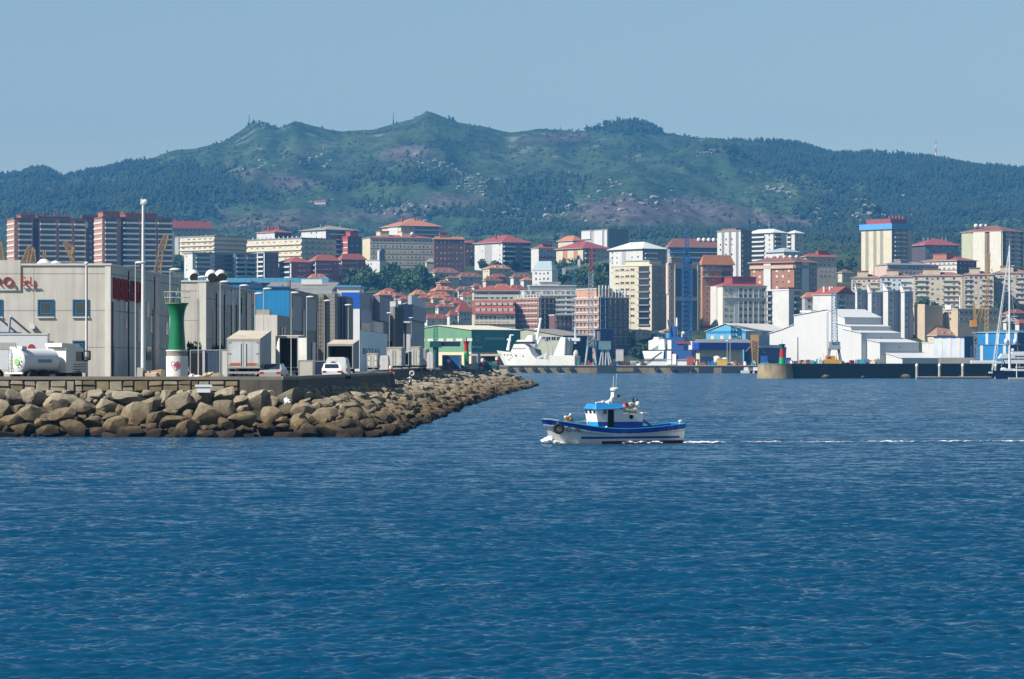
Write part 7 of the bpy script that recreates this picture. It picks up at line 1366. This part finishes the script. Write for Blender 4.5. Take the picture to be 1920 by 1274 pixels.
for px, r_, lab in ((1344, 2.4, 'round white tank behind the yellow skip'), (1359, 2.0, 'smaller white tank right of the round one')): t = thing('tank', lab, 'tank', at(px, 1592, DZ)); MB().ball((0, 0, r_), r_, 16).build('shell', white, t, smooth=True); MB().lathe([(r_ * .6, 0), (r_ * .5, .6)], 10).build('foot', greysteel, t)
t = thing('laid_up_hull', 'long pale boat hull laid up on the quay left of the wrapped ship', 'boat', at(1142, 1588, DZ)); mb = MB(); k_ = 1588 / F; mb.prism([(0, 1.2), (4, 2.1), (14, 2.3), (17, .9), (12, .1), (2, .4)], 0, 3, 'xz'); mb.build('hull', mat('hull_putty', (.52, .49, .44), .6, .1), t); mb = MB(); mb.box(3, 3.4, 1, 2, 0, .5); mb.box(11, 11.4, 1, 2, 0, .4); mb.build('cradle', dark, t)
rr = random.Random(5); COLS = [('white', (.7, .7, .7)), ('blue', (.02, .12, .4)), ('rust', (.25, .10, .04)), ('red', (.28, .03, .03)), ('teal', (.02, .25, .3)), ('grey', (.25, .25, .26)), ('cream', (.6, .5, .33)), ('black', (.02, .02, .02))]
def clutter(lo, hi, n, D, where, zb=DZ):
    for i in range(n):
        nm, c_ = rr.choice(COLS); px = lo + (hi - lo) * (i + rr.random() * .8) / n; w = rr.uniform(.8, 2.2); h = rr.uniform(.5, 1.7)
        t = thing('crate', f'small {nm} crate {where}', 'crate', at(px, D + rr.uniform(0, 10), zb), rr.uniform(-.5, .5), 'crates and gear along the harbour')
        mb = MB(); mb.box(-w / 2, w / 2, -.6, .6, 0, h); 
        if rr.random() < .4: mb.box(-w * .3, w * .2, -.4, .4, h + .003, h + rr.uniform(.3, .9))
        mb.build('body', mat('crate_' + nm, c_, .7, .2, .6), t)
clutter(1085, 1118, 8, 1580, 'on the far quay beside the trawler stern'); clutter(1140, 1208, 16, 1580, 'on the far quay under the laid up hull'); clutter(1300, 1345, 7, 1580, 'on the far quay right of the wrapped ship'); clutter(1366, 1440, 20, 1580, 'on the far quay by the ochre derrick'); clutter(1480, 1545, 13, 1150, 'on the pier left of the dock crane', 4.7); clutter(1576, 1650, 16, 1160, 'on the pier right of the dock crane', 4.7); clutter(925, 945, 4, 745, 'near the bow of the trawler', 3.0)
mb = MB(); t = thing('workboat', 'orange and yellow workboat superstructure below the dock crane', 'boat', at(1561, 1180, 4.2)); mb.box(-3.2, 3.0, 0, 3, 0, 2.2); mb.box(-2.4, 1.0, 0, 3, 2.203, 3.6); mb.build('cabin', mat('workboat_orange', (.60, .30, .03), .5, .2), t); mb = MB(); mb.tube((1.5, 1, 2.2), (1.5, 1, 5.5), .15, .1, 6); mb.tube((-3, 1, 2.2), (-3.4, 1, 4.6), .12, .1, 6); mb.build('mast', white, t); MB().box(-1.9, -.5, -.03, 0, 2.5, 3.2).build('window', glass, t)
for px, w, lab, m in ((1400, 5.5, 'small white boat moored right of the last quay recess', white), (1418, 6.5, 'second small white boat beside the red hulled one', white), (1432, 9, 'low dark red hulled boat before the pier head', mat('oxide_red', (.22, .03, .03)))):
    t = thing('small_boat', lab, 'boat', at(px, 1560, 0), 0, 'small boats by the pier head'); mb = MB(); mb.prism([(-w / 2, 0), (w / 2, 0), (w * .62, 1.5), (-w / 2, 1.3)], 0, 2.4, 'xz'); mb.build('hull', m, t); MB().box(-w * .2, w * .15, .4, 2, 1.4, 2.9).build('cabin', tww if m is white else mat('oxide_red', (.22, .03, .03)), t)
for px, yt, lab in ((1363.5, 640, 'left of two slim light poles by the white tanks'), (1369, 636, 'right of two slim light poles by the white tanks'), (1496, 633, 'dark pole in front of the white hall face')):
    D = 1590 if px < 1400 else 1200; t = thing('light_pole', lab, 'pole', at(px, D, DZ)); H = EYE + (HOR - yt) / F * D - DZ; MB().tube((0, 0, 0), (0, 0, H), .22, .15, 6).build('pole', steel if px < 1400 else dark, t); MB().ball((0, 0, H), .7 if px < 1400 else .2, 8, 0, (1, 1, .6)).build('lamp_head', white if px < 1400 else dark, t)
# masts and rocks on the mountain
hx = (1752 - 960) / F * DR; hz_ = float(ground(hx, DR - 20)); t = thing('radio_mast', 'red and white lattice radio mast on the right hand ridge', 'mast', (hx, DR - 20, hz_)); 
for i in range(5): MB().tube((0, 0, i * 7), (0, 0, i * 7 + 6.99), 1.7 - i * .25, 1.5 - i * .25, 6).build('section', red if i % 2 == 0 else white, t)
MB().tube((0, 0, 35), (0, 0, 44), .35, .2, 5).build('spire', steel, t); MB().box(-3.5, 3.5, -.5, .5, 24, 26).build('platform', white, t)
for px, h, lab in ((738, 14, 'small mast on the left shoulder of the highest peak'), (468, 12, 'thin mast on the left ridge')): X = (px - 960) / F * DR; t = tag(MB().box(-1.1, 1.1, -1, 1, -3, h * .4).tube((0, 0, h * .4), (0, 0, h + 6), .7, .4, 5).build('radio_mast', dark, None, (X, DR - 10, float(ground(X, DR - 10)))), lab, 'mast')
mb = MB(); rg = np.random.default_rng(11)
for cx, cy_, sx, sy, n in ((890, 352, 22, 9, 60), (815, 313, 20, 6, 30), (1330, 287, 14, 5, 16), (1620, 392, 34, 12, 110), (1560, 405, 40, 8, 40), (1060, 392, 30, 10, 40), (1180, 378, 60, 16, 50), (1440, 358, 30, 10, 36), (775, 395, 30, 12, 30), (485, 232, 14, 7, 26), (810, 212, 8, 4, 16), (950, 398, 14, 6, 16), (590, 300, 30, 6, 20), (480, 318, 30, 5, 16), (1035, 405, 16, 6, 14), (530, 245, 8, 5, 10), (600, 382, 12, 3, 8), (1150, 347, 10, 4, 8)):
    for i in range(n):
        px, py = cx + rg.normal() * sx, cy_ + rg.normal() * sy; Ds = np.linspace(3700, DR - 10, 160); X = (px - 960) / F * Ds; zz_ = ground(X, Ds); pys = HOR - (zz_ - EYE) / Ds * F
        hit = np.where(pys <= py)[0]
        if not len(hit): continue
        j = hit[0]; V, fs = LOW[i % 6]; s_ = abs(rg.normal()) * 1.3 + .7; mb.add((V * np.array((s_ * 1.3, s_, s_ * .9)) + np.array((X[j], Ds[j], zz_[j] + s_ * .2))).tolist(), fs)
tag(mb.build('hill_rocks', mat('granite', (.24, .225, .20), .9, .2, .1)), kind='stuff')
for px, py, w, lab in ((600, 383, 8, 'lone white farmhouse high on the left hillside'), (1326, 287, 7, 'pale ruin on the rocky shoulder of the right hill')):
    Ds = np.linspace(3700, DR - 10, 300); X = (px - 960) / F * Ds; zz_ = ground(X, Ds); j = int(np.argmin(np.abs(HOR - (zz_ - EYE) / Ds * F - py))); t = thing('farmhouse', lab, 'house', (X[j], Ds[j], zz_[j])); MB().box(-w, w, 0, 8, -4, 3.5).build('wall', white, t); MB().prism([(-.5, 3.5), (8.5, 3.5), (4, 5.5)], -w - .3, w + .3, 'yz').build('roof', tile_r if px < 1000 else mat('cream_metal_roof', (.66, .6, .46)), t)
# ------------------------------------------------------------------ the small fishing boat under way
BD = 216.0; kb = BD / F
BT = thing('fishing_boat', 'small white and blue fishing boat with a blue stripe, under way to the left', 'boat', at(1143.5, BD, 0), R(180 + 25))
L2 = 5.15                                     # half length; local +x is the bow, +y the side we see
hull_w = mat('hull_white', (.74, .73, .69), .4, .10, .8, streak=.12); hull_b = mat('hull_blue', (.012, .068, .38), .4, .10, .8, streak=.1); hull_r = mat('hull_red', (.13, .018, .016), .6, .2); deckm = mat('deck_blue', (.02, .16, .30), .6, .15)
NS = 29; Z1 = [-.5, -.15, .19, .34, .49, .60]
def sheer(s): return 1.20 + .08 * (1 - s) - .27 * math.sin(math.pi * min(1, s * 1.15)) + max(0, s - .45) ** 1.7 * 1.2
def halfb(s): return 1.55 * (1 - .30 * (1 - s) ** 3) * (1 - max(0, (s - .42) / .58) ** 2.2) + .02
mb = MB(); st = []
for i in range(NS):
    s = i / (NS - 1); zt_ = sheer(s); hb = halfb(s); x = -L2 + 2 * L2 * s
    lv = Z1 + [zt_ - .32 + (.02 if s < .9 else 0), zt_]
    row = []
    for z in lv:
        q = (z + .5) / (zt_ + .5); fl = .55 + .45 * q ** .6 if s < .6 else (.55 - .30 * (s - .6) / .4) + (.45 + .30 * (s - .6) / .4) * q ** 1.1
        xr_ = x - max(0, (s - .72) / .28) ** 1.5 * (1 - q) * 1.15 + (0 if s > .1 else -(.1 - s) * 1.0 * (q - .3))
        row.append((xr_, hb * fl, z))
    st.append(row)
nl = len(Z1) + 2
for sg_ in (1, -1):
    o = len(mb.v)
    for r_ in st: mb.v += [(x, y * sg_, z) for x, y, z in r_]
    for i in range(NS - 1):
        s = (i + .5) / (NS - 1)
        for j in range(nl - 1):
            f = (o + i * nl + j, o + (i + 1) * nl + j, o + (i + 1) * nl + j + 1, o + i * nl + j + 1); mb.f.append(f if sg_ < 0 else f[::-1])
            mb.m.append(2 if (j < 2 and s < .60) else 0 if j < 2 else 1 if (j == 3 and .03 < s < .735) else 1 if j == 6 else 0)
tr = [(x, y, z) for x, y, z in st[0]]; o = len(mb.v); mb.v += tr + [(x, -y, z) for x, y, z in tr]
for j in range(nl - 1): mb.f.append((o + j, o + j + 1, o + nl + j + 1, o + nl + j)); mb.m.append(2 if j < 2 else 1 if j == 6 else 0)
hull = mb.build('hull', [hull_w, hull_b, hull_r], BT, smooth=True)
mb = MB()
for i in range(NS - 1):
    a, b_ = st[i], st[i + 1]; za, zb = a[-1][2] - .42, b_[-1][2] - .42
    mb.add([(a[-1][0], -a[-1][1] + .05, za), (b_[-1][0], -b_[-1][1] + .02, zb), (b_[-1][0], b_[-1][1] - .02, zb), (a[-1][0], a[-1][1] - .05, za)], [(0, 1, 2, 3)])
mb.build('deck', deckm, BT)
mb = MB(); mb2 = MB()
for sg_ in (1, -1):
    P = [(r_[-1][0], r_[-1][1] * sg_, r_[-1][2] + .03) for r_ in st]; mb.path(P, .042, 6)
    mb2.path([(r_[-2][0], (r_[-2][1] + .02) * sg_, r_[-2][2]) for r_ in st], .016, 5)
mb.path([P[0], (P[0][0], -P[0][1], P[0][2])], .055, 6)
mb.build('gunwale', mat('gunwale_sky', (.02, .22, .46), .4, .1), BT); mb2.build('rubbing_strake', hull_w, BT)
for i in range(2, 16, 2):
    r_ = st[i]; MB().box(r_[-1][0] - .04, r_[-1][0] + .04, r_[-1][1] - .01, r_[-1][1] + .03, r_[-1][2] - .30, r_[-1][2]).build('rib', hull_b, BT)
# registration and tyre on the bow
def hullpt(s, z):
    i = s * (NS - 1); i0 = min(int(i), NS - 2); t = i - i0
    def y(r_):
        for a, b_ in zip(r_, r_[1:]):
            if a[2] <= z <= b_[2]: q = (z - a[2]) / max(1e-6, b_[2] - a[2]); return Vector((a[0] + (b_[0] - a[0]) * q, a[1] + (b_[1] - a[1]) * q, z))
        return Vector(r_[-1])
    return y(st[i0]).lerp(y(st[i0 + 1]), t)
pa, pb = hullpt(.855, .96), hullpt(.765, .93); d = pa - pb; ang = math.atan2(d.y, d.x)
text('registration', 'G 96', .50, mat('letter_black', (.02, .022, .03), .6, .1), BT, (pa + pb) / 2 + Vector((0.05, .16, -.12)), (R(86), 0, ang + math.pi), .03)
p = hullpt(.908, 1.05); MB().torus((0, 0, 0), .27, .105, 'y', 22, 9).build('tyre_fender', black, BT, p + Vector((.06, .12, 0)), ang, True)
MB().tube(p + Vector((.06, .1, .25)), p + Vector((0, -.05, .62)), .02, .02, 5).build('tyre_rope', mat('rope', (.3, .26, .18), .9, .1), BT)
# wheelhouse: raked front and doorway, lower engine casing behind
zd = .80; X = lambda px: (1143.5 - px) * kb / math.cos(R(25)); zp = lambda py: EYE + (HOR - py) * kb
hw = .84; cabw = mat('cabin_white', (.74, .74, .72), .45, .06, .8, streak=.08); cabb = mat('cabin_blue', (.012, .07, .40), .45, .1, .8); sky_b = mat('sky_blue_front', (.02, .30, .62), .45, .08)
xf, xk, xe = X(1110), X(1141), X(1196); zmid = zp(791); ztop = zp(767); zaft = zp(775.5)
mb = MB()
def hexa(mb, xf0, xf1, xb, y, z0, z1, mi=0, fm=None):
    v = [(xb, -y, z0), (xf0, -y, z0), (xf0, y, z0), (xb, y, z0), (xb, -y, z1), (xf1, -y, z1), (xf1, y, z1), (xb, y, z1)]
    mb.add(v, [(3, 2, 1, 0), (4, 5, 6, 7), (0, 1, 5, 4), (2, 3, 7, 6), (3, 0, 4, 7)], mi); mb.add(v, [(1, 2, 6, 5)], mi if fm is None else fm)
wh_ = MB(); hexa(wh_, xf - .10, xf + .0, xk, hw, zd, zmid, 1, 2); hexa(wh_, xf + .0, xf + .17, xk, hw, zmid + .002, ztop, 0); house_ = wh_.build('wheelhouse', [cabw, cabb, sky_b], BT)
cs = MB(); hexa(cs, xk - .01, xk - .01, xe, hw - .02, zd, zmid, 1); hexa(cs, xk - .01, xk - .01, xe, hw - .02, zmid + .002, zaft, 0); hexa(cs, xk - .01, xk - .01, X(1158), hw - .03, zaft + .002, ztop - .02, 0); case = cs.build('engine_casing', [cabw, cabb], BT)
rf = MB(); zr = zp(765)
rf.add([(xf + .30, -hw + .1, zr - .06), (xf + .30, hw - .1, zr - .06), (X(1158), hw + .12, zr), (X(1158), -hw - .12, zr), (xf + .20, -hw - .16, zr - .10), (xf + .20, hw + .16, zr - .10), (xf + .05, -hw * .85, zp(757)), (xf + .05, hw * .85, zp(757)), (X(1158), hw * .9, zp(759)), (X(1158), -hw * .9, zp(759))],
       [(0, 1, 7, 6), (6, 7, 8, 9), (5, 2, 8, 7), (1, 5, 7), (4, 0, 6), (3, 4, 6, 9), (2, 3, 9, 8), (4, 5, 1, 0), (3, 2, 5, 4)])
rf.build('roof', mat('roof_sky_blue', (.015, .20, .50), .4, .08), BT)
mb = MB(); mb.box(X(1140.5), X(1129), hw - .003, hw + .012, zp(804), zp(768)); mb.build('doorway', mat('door_dark', (.006, .008, .02), .8, .1), house_)
mb = MB(); mb.box(X(1127), X(1120), hw - .003, hw + .015, zp(776.5), zp(767.5)); mb.build('window', glass, house_)
for y in (-.62, 0.0, .62):
    mb = MB(); t = (zp(768) - zmid) / (ztop - zmid); mb.add([(xf + .17 * .42 + .012, y - .17, zp(778)), (xf + .17 * .42 + .012, y + .17, zp(778)), (xf + .17 * .95 + .012, y + .17, zp(769.5)), (xf + .17 * .95 + .012, y - .17, zp(769.5))], [(0, 1, 2, 3)]); mb.build('windscreen', glass, house_)
mb = MB(); mb.lathe([(.155, -.01), (.155, .03)], 20, (X(1173.5), hw - .02, zp(782)), 0, 'y'); mb.build('porthole', mat('door_dark', (.006, .008, .02)), case)
MB().lathe([(.20, -.01), (.20, .02), (.16, .025)], 20, (X(1173.5), hw - .02, zp(782)), 0, 'y').build('porthole_rim', cabw, case)
MB().box(xe - .42, xe + .05, -hw, hw, zaft + .003, zaft + .06).build('aft_ledge', cabw, case)
MB().obox(((X(1196) + X(1221)) / 2, .2, zp(792)), (1.15, .16, .12), 0, 0, 0, R(-31)).build('boom', mat('boom_grey_blue', (.10, .13, .22), .6, .1), BT)
MB().prism([(X(1122), zp(806)), (X(1119.5), zp(806)), (X(1124.5), zp(799)), (X(1126), zp(799))], hw + .03, hw + .25, 'xz').build('white_fin', white, BT)
# mast with radar and whips
mb = MB(); mb.tube((X(1143), 0, zp(759)), (X(1152), 0, zp(733)), .13, .10, 8); mb.tube((X(1136), 0, zp(757)), (X(1146), 0, zp(750)), .10, .10, 8); mb.box(X(1154), X(1148), -.22, .22, zp(745), zp(736)); mb.box(X(1146), X(1139), -.16, .16, zp(759), zp(754)); mast_ = mb.build('mast', white, BT)
MB().lathe([(.16, zp(734)), (.28, zp(732.5)), (.29, zp(729)), (.18, zp(727))], 20, (X(1152), 0, 0)).build('radar', white, mast_, smooth=True)
for px, y1, x2 in ((1153.5, 701, 1155), (1148.5, 705, 1149.5)): MB().tube((X(px), .1, zp(728)), (X(x2), .1, zp(y1)), .022, .014, 5).build('whip_antenna', white, mast_)
mb = MB(); mb.tube((X(1119), -.2, zp(756)), (X(1142), -.2, zp(753.5)), .07, .07, 6); mb.ball((X(1130), 0, zp(754)), .11, 8); mb.build('searchlight_bar', mat('pale_column', (.55, .56, .57)), BT)
MB().box(X(1162), X(1157), -.1, .1, zp(746), zp(740)).build('lamp_box', mat('brown_grey', (.2, .17, .15), .6, .1), mast_)
# net hauler and gear on the casing roof
mb = MB(); mb.torus((X(1180), .35, zp(765.5)), .30, .10, 'y', 18, 8); mb.tube((X(1157), .5, zp(764)), (X(1176), .5, zp(763)), .14, .14, 8); mb.tube((X(1160), .6, zp(769)), (X(1186), .6, zp(768)), .10, .10, 8); mb.ball((X(1167), .6, zp(772)), .10, 8); mb.ball((X(1158), .6, zp(770)), .13, 8); haul = mb.build('net_hauler', mat('hauler_cream', (.55, .50, .42), .5, .2, 3), BT, smooth=True)
MB().lathe([(.17, -.2), (.17, .2)], 14, (X(1180), .35, zp(765.5)), 0, 'y').build('hauler_drum', greysteel, haul); MB().box(X(1170), X(1164), .3, .7, zp(762), zp(756)).build('buoy', mat('buoy_red', (.42, .04, .03), .5, .1), haul)
mb = MB()
for x0, x1, y1 in ((1185, 1187, 746), (1190, 1195, 748), (1188, 1188, 752)): mb.tube((X(x0), .1, zp(775)), (X(x1), .1, zp(y1)), .09, .05, 6)
mb.build('dark_stanchion', black, BT); MB().ball((X(1194), .2, zp(758)), .17, 10, 0, (1, 1, 1.1)).build('white_buoy', white, BT, smooth=True)
# fore deck gear
mb = MB(); mb.tube((X(1071), .1, zp(796)), (X(1071), .1, zp(777)), .035, .03, 6); mb.tube((X(1059), .1, zp(783)), (X(1069), .1, zp(778)), .05, .05, 6); mb.ball((X(1058.5), .1, zp(782)), .12, 8); mb.ball((X(1068), .1, zp(777.5)), .11, 8); mb.build('anchor_davit', mat('pale_column', (.55, .56, .57)), BT)
mb = MB(); mb.obox((X(1064), .1, zp(789)), (.38, .5, .55), 0, 0, .2, .4); mb.ball((X(1066), .2, zp(786)), .2, 8); mb.ball((X(1061), .1, zp(793)), .22, 8); mb.build('anchor_winch', mat('rusty_gear', (.24, .13, .07), .8, .25, 3), BT)
mb = MB(); mb.path([(X(1016), .2, zp(785)), (X(1030), .4, zp(785.5)), (X(1039), .5, zp(788)), (X(1039), .5, zp(796))], .035, 6); mb.build('bow_rail', mat('pale_column', (.55, .56, .57)), BT)
mb = MB(); mb.tube((X(1093), .7, zp(804)), (X(1093), .7, zp(794)), .03, .03, 6); mb.ball((X(1093), .7, zp(791)), .09, 8, 0, (1, 1, 1.4)); mb.build('deck_post', white, BT)
mb = MB(); mb.path([(X(1087), -.6, zp(803)), (X(1087), -.6, zp(792)), (X(1107), -.6, zp(790))], .025, 5); mb.build('side_rail', steel, BT)
mb = MB(); mb.tube((X(1272), .3, zp(800)), (X(1276), .3, zp(792)), .05, .04, 6); mb.ball((X(1275), .3, zp(791.5)), .12, 8, 0, (1.3, 1, 1)); mb.build('stern_light', white, BT)
# foam: bow wave, wash along the side, wake
fm = bpy.data.materials.new('foam'); fm.use_nodes = True; N = fm.node_tree.nodes; L = fm.node_tree.links; b = N['Principled BSDF']; b.inputs['Base Color'].default_value = (.82, .84, .85, 1); b.inputs['Roughness'].default_value = .7
g = N.new('ShaderNodeNewGeometry'); n = N.new('ShaderNodeTexNoise'); n.inputs['Scale'].default_value = 2.6; n.inputs['Detail'].default_value = 6; n.inputs['Roughness'].default_value = .7
mp = N.new('ShaderNodeMapping'); mp.inputs['Scale'].default_value = (.9, 1.6, 2.0); L.new(g.outputs['Position'], mp.inputs[0]); L.new(mp.outputs[0], n.inputs['Vector'])
at_ = N.new('ShaderNodeAttribute'); at_.attribute_name = 'dens'; ad = N.new('ShaderNodeMath'); ad.operation = 'ADD'; L.new(n.outputs[0], ad.inputs[0]); L.new(at_.outputs['Fac'], ad.inputs[1])
mr = N.new('ShaderNodeMapRange'); mr.inputs[1].default_value = .92; mr.inputs[2].default_value = 1.06; L.new(ad.outputs[0], mr.inputs[0]); L.new(mr.outputs[0], b.inputs['Alpha'])
def foam(name, pts, parent=None, seed=0):
    """ribbon of low bubbly ridges; pts: (x, y, half width, height, density)"""
    r = np.random.default_rng(seed); K = 9; V = []; Dn = []
    for x, y, w, h, dn in pts:
        for k in range(K):
            q = k / (K - 1) * 2 - 1; V.append((x + r.normal() * .04, y + q * w, .02 + max(0, (1 - q * q)) * h * r.uniform(.65, 1.25))); Dn.append(dn * (1 - .55 * q * q))
    me = bpy.data.meshes.new(name); n_ = len(pts); me.from_pydata(V, [], [(i * K + k, i * K + k + 1, (i + 1) * K + k + 1, (i + 1) * K + k) for i in range(n_ - 1) for k in range(K - 1)])
    a = me.attributes.new('dens', 'FLOAT', 'POINT'); a.data.foreach_set('value', Dn); me.materials.append(fm); me.polygons.foreach_set('use_smooth', [True] * len(me.polygons)); return link(name, me, parent)
wx = lambda px: (px - 960) * kb
bow = [(wx(1014 + i * 1.8), BD - 1.9 + i * .012, .30 + .45 * min(1, i / 10), .04 + .38 * math.exp(-((i - 9) / 8.) ** 2) + .10 * math.exp(-i / 25.), .70 - .006 * i) for i in range(44)]
tag(foam('bow_foam', bow, None, 1), kind='stuff')
side = [(wx(1165 + i * 2.6), BD - 1.9 + i * .012, .35, .10 + .10 * math.sin(i * .33) ** 2, .52) for i in range(30)]
tag(foam('side_foam', side, None, 2), kind='stuff')
wk = [(wx(1282 + i * 6), BD + .3 + i * .035 + .3 * math.sin(i * .23), (.9 if i < 14 else .6) + .008 * i, .05 + .06 * abs(math.sin(i * .7)), (.56 if i < 14 else .47) + .08 * math.sin(i * .31) ) for i in range(118)]
tag(foam('wake_foam', wk, None, 3), kind='stuff')
